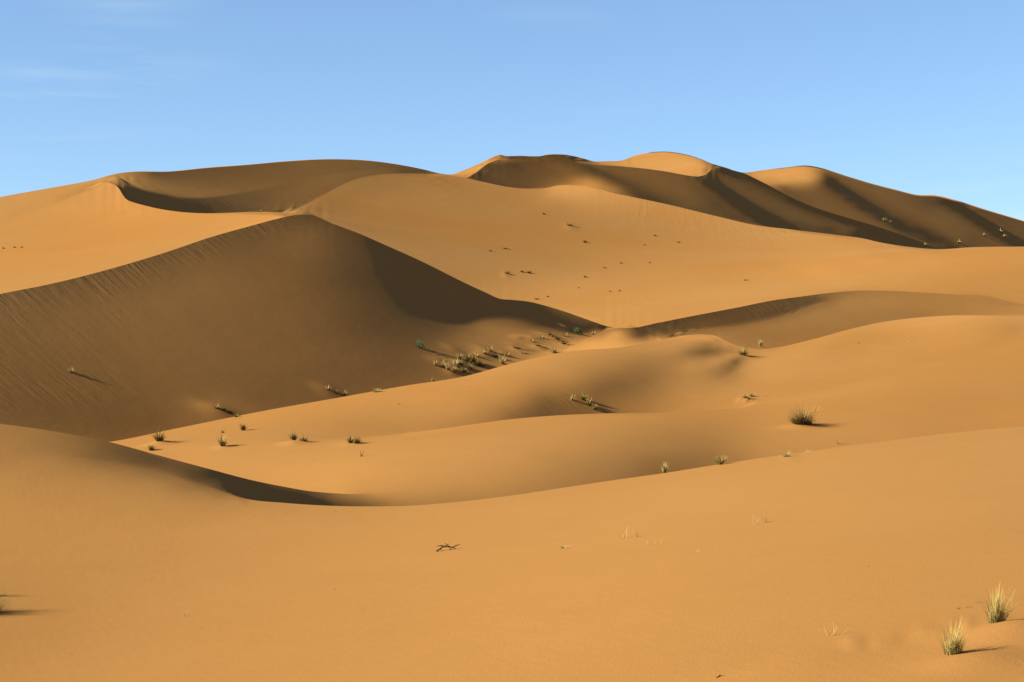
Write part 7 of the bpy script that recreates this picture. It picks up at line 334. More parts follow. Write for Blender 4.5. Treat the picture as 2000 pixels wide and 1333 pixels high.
[518,-76,-69,-61,-52,-37,-29,-20,-15,-12,-10,-8,-8,-7,-8,-7,-6,-7,-6,-6,-9,-13,-14,-11,-10,-5,-1,6,25,52,148,282,-83,-202,-107,-99,56,-33,179,-137,-40,-15,-4,-1,1,2,1,3,5,12,32,79,99,43,-15,-26,-35,-18,11,23,28,25,13,-1,-16,-11,-9,-15,-25,-38,-33,-30,-28,-21,-18,-13,-11,-5,2,-10,-43,-3,207,-69,-132,3,2,-2,2,-10,141,-116,5,5,-1,-4,5,-7,2,0,2,12,29,119,1425,278,-694,-1267,315,-173,43,-40,19,156,-195,-49,13,-6,0,10,-25,64,76,-1,234,-228,922,2609,-127,-1084,-160,99,210,-247,-61,-228,-202,-112,13,-69,-196,-195,-188,-135,-120,-108,-81,-46,-8,-1,50,31,-13,-2,-77,-15,1065,974,-2031,-647,84,-40,44,-100,865,550,-1149,271,450,913,2638,2526,725,-669,-1139,-1235,-1155,-698,-350,101,-168,-852,-1249,512,-392,1070,1179],
[552,-49,-66,-72,-66,-54,-43,-36,-27,-23,-19,-16,-13,-12,-10,-8,-6,-5,-3,-3,-2,1,0,0,1,0,0,-1,0,-3,7,18,-29,-10,0,-3,4,1,16,113,-13,34,21,14,9,9,3,1,5,15,41,55,6,-51,-49,-32,-7,-8,-9,-15,-18,-21,-21,-16,-12,-10,-11,-11,-12,-10,-8,-8,0,-1,-1,0,-1,1,1,10,18,34,43,-51,94,-105,63,12,21,-168,57,-26,-4,0,1,-1,5,8,-4,-8,1,1,5,5,387,1566,1353,-3146,78,-115,59,-20,11,334,-68,136,224,-22,185,60,20,-744,-419,255,-486,2819,1896,-2567,-1621,359,10,156,85,81,7,51,-9,3,-1,-8,18,-11,-2,10,-8,-3,5,-17,-1,-46,-109,19,181,125,144,273,-391,-551,-95,140,89,14,5,133,261,-70,-15,456,289,-124,456,1671,2384,2369,2297,1305,-2724,-3397,-2336,-2892,-239,-330,-452,1061,-1033,512,-288],
[602,-73,-81,-75,-62,-52,-42,-34,-29,-24,-20,-17,-15,-13,-11,-8,-7,-5,-5,-3,-1,-2,1,1,0,1,0,0,0,0,13,32,-48,-21,2,-4,6,-5,37,96,-2,35,21,15,12,12,9,9,16,36,61,44,-27,-64,-50,-27,-8,-7,-10,-16,-21,-24,-23,-19,-13,-13,-12,-13,-13,-13,-9,-9,-8,1,-1,0,0,0,7,4,31,19,19,-32,86,-14,-13,63,-49,-65,-59,18,-18,4,-2,1,7,7,-2,-8,-3,2,8,2,701,1699,-1338,-783,3,-64,-6,1,-17,208,257,-64,301,28,85,52,-391,-109,-767,406,-472,2055,1577,-1861,-976,-198,54,53,77,19,34,-19,37,11,-5,12,-21,8,5,-27,-6,7,-18,-17,-41,57,268,287,83,15,38,-240,-342,-226,-74,-47,10,20,48,66,-40,36,356,278,-446,-33,84,207,695,1840,1954,2433,3290,-60,-2973,-5185,-2652,643,-85,522,-1288,-168,1888],
[588,-86,-77,-64,-55,-46,-38,-32,-27,-23,-20,-18,-16,-13,-11,-9,-8,-6,-4,-4,-3,0,-1,0,1,0,1,2,2,3,30,29,-45,-51,6,-5,6,-5,86,30,28,23,21,18,13,18,18,22,37,60,64,8,-57,-65,-45,-21,-7,-4,-12,-18,-23,-25,-24,-21,-14,-14,-14,-14,-15,-14,-11,-11,-5,-6,-2,0,0,3,5,6,31,21,6,-20,-23,158,-43,43,-55,3,-150,43,-37,8,3,2,4,7,-2,-6,-3,8,11,39,1008,1062,-1712,238,-386,113,-78,-46,5,69,326,124,113,223,-59,69,-128,-347,-831,358,-451,2024,-1467,1132,48,-1032,-103,-12,27,87,13,85,24,26,18,-14,14,-15,-9,15,-5,-45,-12,52,175,264,82,-111,-116,-38,-139,-46,-83,-140,-45,1,24,50,62,-24,-9,291,218,-574,-88,20,30,42,64,-44,349,552,2575,5015,2171,-2940,-6619,-1504,-179,693,-12,-1007,3495],
[521,-76,-62,-52,-44,-36,-32,-27,-24,-21,-19,-17,-14,-14,-11,-9,-6,-7,-6,-4,-3,-4,-2,-1,-1,1,1,3,8,26,91,21,-54,-116,-10,3,-6,57,70,-15,28,3,20,12,16,19,26,36,56,73,45,-22,-58,-49,-29,-16,-7,-6,-10,-13,-18,-21,-20,-17,-14,-14,-14,-14,-16,-14,-13,-12,-9,-7,-5,-3,-1,4,4,1,16,13,-4,-17,-29,142,5,28,-89,271,-367,79,-86,28,0,2,3,0,2,3,-2,23,11,244,1964,-1116,-832,357,-194,42,31,-217,11,1,166,278,95,95,1,-168,-18,-152,-549,128,429,579,44,43,1913,-1821,-1023,-33,31,30,74,-9,35,21,-3,22,-18,11,19,-19,-10,69,112,185,5,-121,-126,-49,36,-4,-15,-28,-94,-51,29,25,45,53,-24,-10,232,247,-409,-222,-29,27,23,33,-45,48,47,61,-63,694,4637,7994,-2602,-11117,-259,837,18,-407,157],
[440,-55,-46,-41,-34,-30,-26,-23,-20,-19,-17,-15,-14,-12,-11,-8,-7,-5,-6,-6,-4,-3,-3,-3,-1,-1,2,7,14,59,132,3,-105,-97,-12,-41,17,104,-7,15,-4,12,11,14,18,23,33,51,70,65,13,-39,-47,-34,-18,-11,-8,-6,-9,-13,-15,-17,-17,-16,-15,-13,-13,-16,-16,-15,-13,-12,-11,-11,-6,-3,-3,7,1,0,6,9,-12,-3,3,36,149,-129,195,-295,84,-20,-35,-1,3,3,1,-4,5,7,2,35,9,637,2363,-2697,132,75,90,96,167,-430,-90,-17,23,173,230,71,12,-167,-173,-3,-402,670,507,7,-706,34,-58,2115,-1251,-912,-107,35,-85,34,-1,-2,25,-12,32,11,-4,58,122,82,19,-76,-5,7,35,28,-24,-61,-62,-59,-9,42,34,41,25,-29,-9,204,176,-257,-204,-115,43,6,23,-37,-61,48,48,-29,130,107,-4,4235,9258,-5276,-8562,-105,1142,-222,-1328],
[371,-40,-35,-30,-27,-23,-21,-20,-18,-16,-16,-14,-13,-11,-10,-8,-6,-7,-5,-4,-5,-4,-3,-1,-2,1,3,10,22,91,136,-50,-112,-84,-27,-5,3,65,33,-12,9,10,15,18,23,32,45,67,75,37,-22,-47,-40,-23,-13,-8,-6,-6,-11,-14,-17,-18,-16,-16,-14,-14,-15,-16,-17,-13,-14,-12,-12,-9,-6,-5,0,6,1,1,9,6,-12,-9,-71,206,-21,83,-77,-148,63,-11,-34,-1,5,2,0,-2,4,8,7,34,20,1185,1751,-2931,228,263,145,234,573,-709,-244,-111,-36,25,176,233,78,-73,-239,-166,-145,548,570,-364,-676,-135,177,669,1531,-895,-946,-296,19,-101,-28,18,-10,45,5,26,107,57,33,43,128,96,12,-37,-65,-55,-75,-51,-25,25,47,22,29,-1,-40,-6,157,72,-94,-138,-175,38,3,12,-29,-75,-27,39,-11,28,94,32,176,-124,3802,10070,-10121,-5401,2721,-1605,872],
[309,-27,-25,-22,-20,-19,-17,-17,-16,-15,-13,-13,-12,-10,-9,-7,-7,-5,-5,-5,-4,-3,-2,-2,0,1,6,11,38,129,111,-104,-99,-83,-23,0,-3,62,25,-7,9,13,18,21,29,42,61,75,56,0,-40,-42,-27,-15,-10,-5,-5,-8,-12,-15,-17,-17,-16,-15,-13,-14,-16,-17,-15,-14,-13,-12,-11,-9,-7,-4,1,6,-1,5,11,5,-24,65,-160,185,71,38,-149,-63,43,-13,-31,1,5,4,-1,-1,3,10,11,31,46,2000,428,-2844,942,-171,276,211,752,-343,-412,-303,-138,-69,28,192,242,39,-183,-246,-37,423,669,-666,-699,53,240,58,505,1229,-382,-951,-405,-77,-59,-48,54,-1,76,105,47,190,246,90,-74,-140,-78,-80,-55,-45,-2,31,47,31,-5,-7,-36,-34,19,138,24,31,-76,-226,29,2,-10,-29,-70,-44,1,-6,0,52,37,42,23,120,636,6335,-754,-6525,-566,1581,-2005],
[262,-21,-18,-16,-16,-15,-15,-14,-14,-13,-12,-12,-9,-10,-8,-6,-6,-5,-4,-4,-4,-2,-3,-1,0,3,7,16,66,161,43,-128,-81,-87,-13,-4,2,50,23,-3,11,13,20,26,37,52,70,67,22,-26,-41,-30,-17,-10,-5,-4,-6,-9,-12,-15,-17,-15,-16,-12,-15,-14,-15,-16,-15,-13,-12,-11,-10,-9,-5,-4,2,4,0,5,17,-5,-10,-27,52,-64,211,-43,-116,-29,34,-19,-26,4,5,3,-2,0,1,13,13,29,118,2773,-1119,-2133,1103,-335,151,412,-304,941,-159,-453,-358,-193,-88,48,220,259,-88,-167,-93,398,849,-1228,-416,42,355,-54,-7,333,817,69,-631,-481,-193,-30,-35,117,153,299,354,26,-218,-174,-137,-64,-48,-14,6,29,29,18,-2,-25,-18,-35,-10,59,93,52,221,-85,-310,29,-1,-37,-33,-61,-44,-8,-18,-13,29,31,22,-6,21,184,-141,2989,3249,-6931,1024,-1500,3959],
[219,-13,-13,-13,-12,-13,-12,-12,-11,-11,-11,-9,-9,-8,-8,-5,-4,-5,-5,-3,-3,-3,-2,-1,1,3,9,23,97,133,-52,-97,-68,-41,-14,-5,4,50,21,-3,5,8,16,25,40,60,73,49,-1,-35,-31,-21,-12,-7,-4,-4,-4,-8,-11,-13,-14,-14,-11,-12,-11,-12,-15,-15,-13,-13,-11,-9,-10,-9,-8,-3,3,3,-6,-2,8,3,-52,23,-4,-18,161,-66,-41,-2,26,-34,-18,4,5,4,-8,1,8,15,21,24,471,2960,-2780,-660,477,-506,588,-377,238,625,909,44,-532,-582,-325,-123,91,335,212,-316,105,-1099,1226,-351,-705,201,320,129,-122,-16,243,601,366,-263,-617,-273,67,240,491,17,-298,-238,-134,-60,-8,-15,1,0,0,-9,-6,1,5,2,-18,32,78,68,221,316,-291,-318,43,2,-64,-36,-50,-36,-5,-16,-23,9,25,15,-7,-15,62,38,43,1604,2869,-5554,1898,-2036,3183],
[186,-11,-11,-10,-10,-10,-10,-9,-10,-9,-8,-8,-7,-7,-6,-5,-4,-3,-3,-4,-3,-3,-2,-1,1,4,8,37,108,38,-94,-55,-44,18,-21,-2,8,49,24,-5,-3,-2,8,16,37,62,70,35,-11,-28,-23,-14,-10,-6,-5,-4,-4,-4,-7,-8,-10,-12,-9,-7,-8,-11,-11,-13,-13,-12,-9,-9,-11,-9,-7,-3,5,-3,-8,-26,2,-13,-12,40,-23,-24,85,-38,-3,53,3,-49,-10,6,3,6,-18,0,23,17,30,59,1629,960,-2948,486,-308,248,-80,-114,321,680,293,1232,506,-589,-986,-593,-223,172,406,-99,-561,-872,765,-184,-332,147,133,396,34,-42,-29,150,366,519,377,-360,-265,207,-381,-388,-169,-57,-17,-9,-18,-6,-12,-15,-33,-27,-6,33,52,38,74,76,203,441,128,-572,-229,55,-13,-68,-26,-41,-27,-3,-11,-20,-5,17,12,-3,-26,17,35,-46,667,836,1490,-3123,280,284,788],
[155,-8,-7,-8,-9,-8,-9,-9,-7,-7,-7,-6,-7,-5,-6,-4,-3,-4,-2,-3,-2,-3,-1,-1,0,6,10,59,99,-23,-82,-44,-31,22,-15,-3,8,43,23,-4,-3,0,4,13,37,59,54,15,-14,-21,-13,-10,-7,-5,-5,-3,-3,-4,-5,-8,-8,-9,-6,-7,-7,-9,-11,-11,-12,-8,-8,-7,-9,-9,-6,-1,3,0,-15,-19,-12,-2,-1,10,2,-28,67,-36,6,64,-10,-50,-1,6,3,5,-19,2,21,25,17,170,2423,-825,-2129,535,-328,221,-120,-18,208,752,367,-279,1119,1088,-488,-1198,-744,-239,238,198,-636,-550,361,61,-303,71,200,220,416,41,-46,-65,11,50,147,380,116,-517,-402,-52,-16,-26,-33,-23,-11,-9,-12,-13,-22,-15,3,56,92,110,189,349,602,-348,-718,-66,100,-34,-77,-18,-24,-18,-3,-8,-17,-6,4,11,1,-24,-13,38,-46,132,1101,509,181,-1770,-14,109,367],
[128,-5,-7,-7,-7,-8,-6,-6,-7,-7,-5,-6,-4,-5,-4,-3,-3,-2,-3,-2,-3,-1,-2,0,1,5,13,80,60,-48,-65,-37,-20,24,-13,-2,9,34,21,-2,-1,-1,2,10,33,50,39,5,-12,-12,-10,-6,-4,-5,-4,-4,-2,-4,-5,-5,-6,-8,-5,-5,-6,-8,-9,-9,-8,-8,-6,-6,-6,-8,-6,0,5,-6,-7,-26,-7,2,-3,12,0,-25,47,-26,7,66,-18,-45,5,4,1,7,-17,-1,21,29,12,287,3290,-3068,-518,20,-91,37,-16,-10,86,952,284,837,-1001,543,1509,-651,-1242,-745,-61,197,-396,-426,263,80,-279,70,109,69,476,465,183,46,145,1,-273,-385,-255,-194,64,-58,-41,-29,-15,-9,-4,-8,-5,-5,-14,-8,16,93,211,500,537,282,-934,-571,201,44,-60,-60,2,-26,-12,0,-8,-14,-5,2,3,3,-14,-24,17,2,-41,391,1482,-92,-458,-1102,87,-432,2918]]

def smooth_curve(pts, x):
    px = np.array([p[0] for p in pts], float); py = np.array([p[1] for p in pts], float)
    h = np.diff(px); d = np.diff(py)/h
    m = np.zeros_like(py); m[0] = d[0]; m[-1] = d[-1]
    m[1:-1] = (d[:-1]*h[1:]+d[1:]*h[:-1])/(h[:-1]+h[1:])
    i = np.clip(np.searchsorted(px, x)-1, 0, len(px)-2)
    t = (x-px[i])/h[i]
    return (2*t**3-3*t**2+1)*py[i]+(t**3-2*t**2+t)*h[i]*m[i]+(-2*t**3+3*t**2)*py[i+1]+(t**3-t**2)*h[i]*m[i+1]

def monotone_curve(pts, x):
    px = np.array([p[0] for p in pts], float); py = np.array([p[1] for p in pts], float)
    h = np.diff(px); d = np.diff(py)/h
    m = np.zeros_like(py)
    for i in range(1, len(px)-1):
        if d[i-1]*d[i] > 0:
            w1 = 2*h[i]+h[i-1]; w2 = h[i]+2*h[i-1]
            m[i] = (w1+w2)/(w1/d[i-1]+w2/d[i])
    m[0] = d[0]; m[-1] = d[-1]
    i = np.clip(np.searchsorted(px, x)-1, 0, len(px)-2)
    t = (x-px[i])/h[i]
    return (2*t**3-3*t**2+1)*py[i]+(t**3-2*t**2+t)*h[i]*m[i]+(-2*t**3+3*t**2)*py[i+1]+(t**3-t**2)*h[i]*m[i+1]

def spline_basis(n, m):
    x = np.minimum(np.linspace(0, m-3, n), m-3-1e-9); i = x.astype(int); t = x-i
    B = np.zeros((n, m))
    for k, w in enumerate([(1-t)**3/6, (3*t**3-6*t**2+4)/6, (-3*t**3+3*t**2+3*t+1)/6, t**3/6]):
        B[np.arange(n), i+k] += w
    return B

def blur(A, sig):
    n = int(3*sig); k = np.exp(-0.5*(np.arange(-n, n+1)/sig)**2); k /= k.sum()
    return np.convolve(np.pad(A, (n, n), mode='reflect', reflect_type='odd'), k, 'valid')

def limited(d, h):
    return d/(1+np.abs(d/h)**6)**(1/6)

NCOL = 745
bear = np.linspace(-240.0, 2240.0, NCOL)
lines = []
for k in range(18):
    lines.append(smooth_curve(CREST[k], bear) if k in CREST else lines[-1]+monotone_curve(FALL[k-1], bear))
for k in range(2, 18, 2):
    lines[k] = np.maximum(lines[k], lines[k+1]+0.4)
soft = [blur(a, 18.0) for a in lines]
elev = []; row_band = []; key_row = [0]
for b, n in enumerate(ROWS):
    t = np.linspace(0, 1, n+1)
    if b % 2 == 0: t = 0.65*t+0.35*(0.5-0.5*np.cos(np.pi*t))
    h = 0.2*blur(np.abs(lines[b]-lines[b+1]), 6.0)+0.01
    o0 = limited(soft[b]-lines[b], h); o1 = limited(soft[b+1]-lines[b+1], h)
    for j in range(0 if b == 0 else 1, n+1):
        w0 = min(1, t[j]*4); w1 = min(1, (1-t[j])*4)
        elev.append((lines[b]+w0*o0)*(1-t[j])+(lines[b+1]+w1*o1)*t[j]); row_band.append(b)
    if b % 2 == 0:                       # rows climb steadily inside a visible face
        s_ = 0.1*np.abs(lines[b]-lines[b+1])/n
        for j in range(len(elev)-n, len(elev)-1):
            elev[j] = np.minimum(elev[j], elev[j-1]-s_)
            elev[j] = np.maximum(elev[j], lines[b+1]+s_*(len(elev)-1-j))
    key_row.append(len(elev)-1)
elev = np.array(elev)
coef = np.cumsum(np.cumsum(np.array(STEP_DATA, dtype=np.int64), axis=1), axis=0)/40000.0
logd = np.maximum.accumulate(coef@spline_basis(NCOL, coef.shape[1]).T, axis=0)

crease = np.zeros_like(elev)
for k in range(1, 17, 2):
    crease[key_row[k]] = np.clip((lines[k+1]-lines[k]+0.5)/3, 0, 1)
for k, a, b, w in ((15, 890, 1005, 28), (15, 1150, 1412, 20), (9, 1310, 1625, 30)):
    ramp = np.clip((bear-a)/w, 0, 1)*np.clip((b-bear)/w, 0, 1)
    crease[key_row[k]] = np.maximum(crease[key_row[k]], ramp)

# twice as many rows, cubic between contour rows, kept sharp at the crests
def refine(A):
    d = np.diff(A, axis=0)
    m = np.empty_like(A); m[0] = d[0]; m[-1] = d[-1]
    p = d[:-1]*d[1:]
    m[1:-1] = np.where(p > 0, 2*p/np.where(p > 0, d[:-1]+d[1:], 1), 0)
    lo = m.copy(); hi = m.copy()
    lo[1:] = m[1:]*(1-crease[1:])+d*crease[1:]          # tangent arriving from below
    hi[:-1] = m[:-1]*(1-crease[:-1])+d*crease[:-1]      # tangent leaving upwards
    out = np.empty((2*len(A)-1, A.shape[1]))
    out[::2] = A
    out[1::2] = 0.5*(A[:-1]+A[1:])+0.125*(hi[:-1]-lo[1:])
    return out
elev2 = refine(elev); dist2 = np.exp(refine(logd))
crease2 = np.zeros_like(elev2); crease2[::2] = crease
band2 = np.empty(len(elev2), int); band2[::2] = row_band; band2[1::2] = row_band[1:]
key2 = [2*r for r in key_row]
X = dist2*(bear-1000)/UNIT; Y = dist2.copy(); Z = dist2*(EYE_LEVEL-elev2)/UNIT+EYE_Z
U2 = np.broadcast_to(bear, elev2.shape)

# which points face the valley the viewer stands in (used to lay out slip faces and plants)
BASE = 0.0
def smoothstep(a, b, x):
    t = np.clip((x-a)/(b-a), 0, 1); return t*t*(3-2*t)

lin = dict((k, lines[k]) for k in range(18))
def below(k):                       # how far under crest line k a point lies
    return elev2-lin[k][None, :]
ATTR = {}
b10 = (band2 == 10)[:, None]
w_ = np.interp(bear, [-240, 0, 300, 520, 590], [95, 85, 66, 34, 8])[None, :]
d_ = below(11)
ATTR['slip_left'] = b10*(U2 < 600)*(smoothstep(1.0, 0.55, d_/w_)*0.75+0.9*np.exp(-np.maximum(d_, 0)/14.0)+0.5*smoothstep(330, 200, U2)*smoothstep(40, 110, d_))*smoothstep(2, 40, lin[10][None, :]-elev2)
w2_ = np.interp(bear, [1235, 1300, 1450, 1560, 1610], [10, 26, 32, 18, 2])[None, :]
ATTR['slip_right'] = b10*((U2 > 1236) & (U2 < 1615))*smoothstep(1.1, 0.75, d_/w2_)
b14 = ((band2 >= 14) & (band2 <= 16))[:, None]
ATTR['slip_far'] = b14*((U2 > 250) & (U2 < 860))*0.6+0.0
dm_ = below(5)
ATTR['slip_mid'] = ((band2 == 6)[:, None])*np.exp(-((U2-1105)/38.0)**2-((elev2-788)/16.0)**2)
b12 = (band2 == 12)[:, None]
ATTR['slip_gold'] = b12*smoothstep(1130, 1200, U2)*smoothstep(1600, 1500, U2)*smoothstep(75, 25, below(13))


# sand piled up around plants, and the low ledge at the near right
def add_mound(cx, cy, radius, height, stretch=1.0, turn=0.0):
    dx = X-cx; dy = Y-cy
    a = dx*math.cos(turn)+dy*math.sin(turn); b = -dx*math.sin(turn)+dy*math.cos(turn)
    Z[:] += height*np.exp(-((a/(radius*stretch))**2+(b/radius)**2))
MOUNDS = [
 (-17.78, 81.02, 0.5, 0.181, 1.4, 0.2),
 (-14.18, 78.63, 0.3, 0.075, 1.4, 0.2),
 (-10.67, 78.66, 0.45, 0.175, 1.4, 0.2),
 (-7.73, 76.77, 0.4, 0.122, 1.4, 0.2),
 (18.48, 128.31, 0.8, 0.204, 1.4, 0.2),
 (15.43, 106.19, 0.36, 0.203, 1.4, 0.2),
 (14.98, 82.91, 0.71, 0.158, 1.4, 0.2),
 (7.51, 43.89, 0.17, 0.07, 1.4, 0.2),
 (-4.84, 131.01, 0.44, 0.125, 1.4, 0.2),
 (0.36, 142.97, 0.41, 0.091, 1.4, 0.2),
 (2.38, 146.34, 0.49, 0.186, 1.4, 0.2),
 (3.68, 153.85, 0.59, 0.147, 1.4, 0.2),
 (4.3, 151.54, 0.51, 0.145, 1.4, 0.2),
 (4.86, 149.49, 0.43, 0.143, 1.4, 0.2),
 (-13.57, 118.36, 0.74, 0.113, 1.4, 0.2),
 (-19.85, 108.16, 0.93, 0.172, 1.4, 0.2),
 (13.28, 369.01, 1.06, 0.235, 1.4, 0.2),
 (15.66, 343.76, 0.74, 0.219, 1.4, 0.2),
 (-0.88, 276.58, 0.59, 0.176, 1.4, 0.2),
 (5.13, 16.34, 0.36, 0.125, 1.7, 0.35),
 (4.4, 15.24, 0.29, 0.073, 1.8, 0.3),
 (2.82, 15.83, 0.3, 0.025, 2.4, 0.45),
 (1.11, 143.34, 0.61, 0.177, 1.5, 0.37),
 (5.61, 162.74, 0.56, 0.162, 1.5, 0.28),
 (5.25, 161.17, 0.55, 0.099, 1.5, 0.19),
 (0.51, 148.59, 0.41, 0.076, 1.5, 0.52),
 (3.15, 153.49, 0.65, 0.106, 1.5, 0.26),
 (-4.99, 136.75, 0.61, 0.106, 1.5, -0.11),
 (6.03, 151.29, 0.45, 0.132, 1.5, 0.19),
 (1.9, 149.72, 0.69, 0.174, 1.5, 0.57),
 (5.06, 158.46, 0.5, 0.083, 1.5, -0.17),
 (-5.62, 133.91, 0.5, 0.071, 1.5, 0.31),
 (-2.47, 139.72, 0.6, 0.131, 1.5, -0.02),
 (-0.68, 140.44, 0.33, 0.099, 1.5, -0.28),
 (2.79, 146.02, 0.33, 0.088, 1.5, 0.03),
 (0.57, 148.75, 0.35, 0.059, 1.5, 0.56),
 (-4.07, 134.37, 0.62, 0.18, 1.5, 0.01),
 (-2.24, 138.81, 0.58, 0.092, 1.5, 0.37),
 (3.43, 147.05, 0.34, 0.1, 1.5, -0.22),
 (-2.4, 138.02, 0.63, 0.123, 1.5, 0.53),
 (0.12, 145.14, 0.44, 0.074, 1.5, -0.23),
 (-4.62, 133.75, 0.64, 0.106, 1.5, -0.26),
 (6.43, 159.83, 0.52, 0.093, 1.5, 0.23),
 (3.94, 151.97, 0.5, 0.075, 1.5, 0.52),
 (-5.94, 132.39, 0.58, 0.093, 1.5, 0.36),
 (5.74, 155.28, 0.66, 0.103, 1.5, 0.09),
 (-4.59, 133.05, 0.4, 0.084, 1.5, 0.6),
 (4.15, 147.01, 0.5, 0.109, 1.5, 0.36),
 (3.34, 16.37, 0.05, 0.012, 2.0, 0.1),
 (3.45, 16.46, 0.08, 0.028, 2.0, 0.44),
 (3.54, 16.43, 0.05, 0.009, 2.0, 0.19),
 (3.61, 16.32, 0.07, 0.017, 2.0, 0.55),
 (3.71, 16.37, 0.07, 0.019, 2.0, 0.53),
 (3.87, 16.62, 0.07, 0.014, 2.0, 0.34),
 (3.92, 16.45, 0.07, 0.014, 2.0, 0.66),
 (4.04, 16.56, 0.06, 0.01, 2.0, 0.38),
 (4.2, 16.82, 0.07, 0.017, 2.0, 0.57),
 (4.26, 16.64, 0.07, 0.016, 2.0, 0.45),
 (4.35, 16.64, 0.07, 0.017, 2.0, 0.59),
 (4.44, 16.62, 0.07, 0.024, 2.0, 0.67),
 (4.6, 16.86, 0.06, 0.012, 2.0, 0.59),
 (4.65, 16.68, 0.06, 0.017, 2.0, 0.5),
 (4.79, 16.84, 0.04, 0.014, 2.0, 0.41),
 (4.91, 16.92, 0.06, 0.016, 2.0, 0.54),
 (5.03, 16.99, 0.07, 0.011, 2.0, 0.11),
 (5.18, 17.14, 0.07, 0.014, 2.0, 0.48),
 (5.26, 17.09, 0.04, 0.01, 2.0, 0.16),
 (5.48, 17.48, 0.04, 0.01, 2.0, 0.13),
 (5.57, 17.45, 0.04, 0.01, 2.0, 0.27),
 (5.61, 17.27, 0.06, 0.013, 2.0, 0.63)]
for m_ in MOUNDS: add_mound(*m_)

def face_normals(X, Y, Z):
    P = np.stack([X, Y, Z], -1)
    a = P[:-1, 1:]-P[:-1, :-1]+P[1:, 1:]-P[1:, :-1]
    b = P[1:, :-1]-P[:-1, :-1]+P[1:, 1:]-P[:-1, 1:]
    n = np.cross(a, b); return n/np.linalg.norm(n, axis=-1, keepdims=True)

def corner_normals(X, Y, Z, crease):
    # smooth shading everywhere except across the sharp crests
    R, C = X.shape
    fn = face_normals(X, Y, Z)
    up = np.zeros((R, C, 3)); dn = np.zeros((R, C, 3))
    up[:-1, :-1] += fn; up[:-1, 1:] += fn          # faces above (farther)
    dn[1:, :-1] += fn; dn[1:, 1:] += fn            # faces below (nearer)
    up /= np.maximum(np.linalg.norm(up, axis=-1, keepdims=True), 1e-9); dn /= np.maximum(np.linalg.norm(dn, axis=-1, keepdims=True), 1e-9)
    c = crease[..., None]
    un = up+dn*(1-c); un /= np.linalg.norm(un, axis=-1, keepdims=True)
    ln = dn+up*(1-c); ln /= np.linalg.norm(ln, axis=-1, keepdims=True)
    return np.stack([un[:-1, :-1], un[:-1, 1:], ln[1:, 1:], ln[1:, :-1]], 2)

def add_grid(name, X, Y, Z, mat, normals=None, attrs={}):
    R, C = X.shape
    me = bpy.data.meshes.new(name)
    co = np.stack([X, Y, Z], -1).reshape(-1, 3).astype(np.float32)
    idx = np.arange(R*C).reshape(R, C)
    f = np.stack([idx[:-1, :-1], idx[:-1, 1:], idx[1:, 1:], idx[1:, :-1]], -1).reshape(-1, 4)
    me.vertices.add(len(co)); me.vertices.foreach_set('co', co.ravel())
    me.loops.add(f.size); me.loops.foreach_set('vertex_index', f.ravel().astype(np.int32))
    me.polygons.add(len(f)); me.polygons.foreach_set('loop_start', np.arange(0, f.size, 4, dtype=np.int32))
    me.update(calc_edges=True)
    me.polygons.foreach_set('use_smooth', np.ones(len(f), bool))
    for an, av in attrs.items():
        at = me.attributes.new(an, 'FLOAT', 'POINT'); at.data.foreach_set('value', av.ravel().astype(np.float32))
    me.materials.append(mat)
    ob = bpy.data.objects.new(name, me); scene.collection.objects.link(ob)
    if normals is not None:
        me.normals_split_custom_set([tuple(v) for v in normals.reshape(-1, 3).tolist()])
    return ob

def structure(o):
    o['kind'] = 'structure'; return o

# the same sheet is carried on past the edges of the view: sideways, towards and behind the viewer,
# and beyond the skyline down to the flat desert
def extend_rows(A, kind):
    near = []; far = []
    for f, w in ((-60.0, 0.0), (-12.0, 0.55), (0.0, 0.9), (0.35, 0.98), (0.7, 1.0)):
        if kind == 'y': near.append(A[0]*f if f > 0 else np.full_like(A[0], f))
        if kind == 'x': near.append(X[0]*(1.0 if f > 0.5 else 1.3 if f >= 0 else 2.5 if f > -20 else 7))
        if kind == 'z': near.append(A[0]*w+BASE*(1-w))
    for f, drop in ((1.02, 0.012), (1.06, 0.035), (1.15, 0.09), (1.4, 1), (3.0, 1)):
        if kind in 'xy': far.append(A[-1]*f)
        else: far.append(np.maximum(A[-1]-Y[-1]*drop*1.2, BASE) if drop < 1 else np.full_like(A[-1], BASE))
    return np.vstack([near, A, far])
Xe, Ye, Ze = (extend_rows(a, k) for a, k in ((X, 'x'), (Y, 'y'), (Z, 'z')))
pad = np.zeros((5, NCOL))
att = {k: np.vstack([pad, v, pad]) for k, v in ATTR.items()}
cr = np.vstack([pad, crease2, pad])
wing = np.array([0.02, 0.05, 0.09, 0.15, 0.23, 0.34, 0.5, 0.75, 1.1, 1.6, 2.5, 4.0])
fe_ = face_normals(Xe, Ye, Ze)
edge_slope = {}
for e_ in (0, -1):
    nrm = fe_[:, e_]; nrm = np.vstack([nrm, nrm[-1:]])
    edge_slope[e_] = np.clip(-nrm[:, 0]/np.maximum(nrm[:, 2], 0.2), -0.5, 0.5)*(1 if e_ else -1)
def wings(A, kind):
    l = []; r = []
    for s in wing:
        fade = 1-smoothstep(0.25, 2.0, s)
        for out, e in ((l, 0), (r, -1)):
            y = np.maximum(Ye[:, e], 9.0); dx = y*0.395*s; sg = -1 if e == 0 else 1
            if kind == 'x': out.append(A[:, e]+sg*dx)
            elif kind == 'y': out.append(A[:, e])
            else:
                slope = edge_slope[e]
                run = 4+0.12*y                               # the slope carries on and flattens out
                z = A[:, e]+slope*run*(1-np.exp(-dx/run))
                out.append(np.maximum(z, BASE)*fade+BASE*(1-fade))
    return np.hstack([np.stack(l[::-1], 1), A, np.stack(r, 1)])
Xw, Yw, Zw = wings(Xe, 'x'), wings(Ye, 'y'), wings(Ze, 'z')
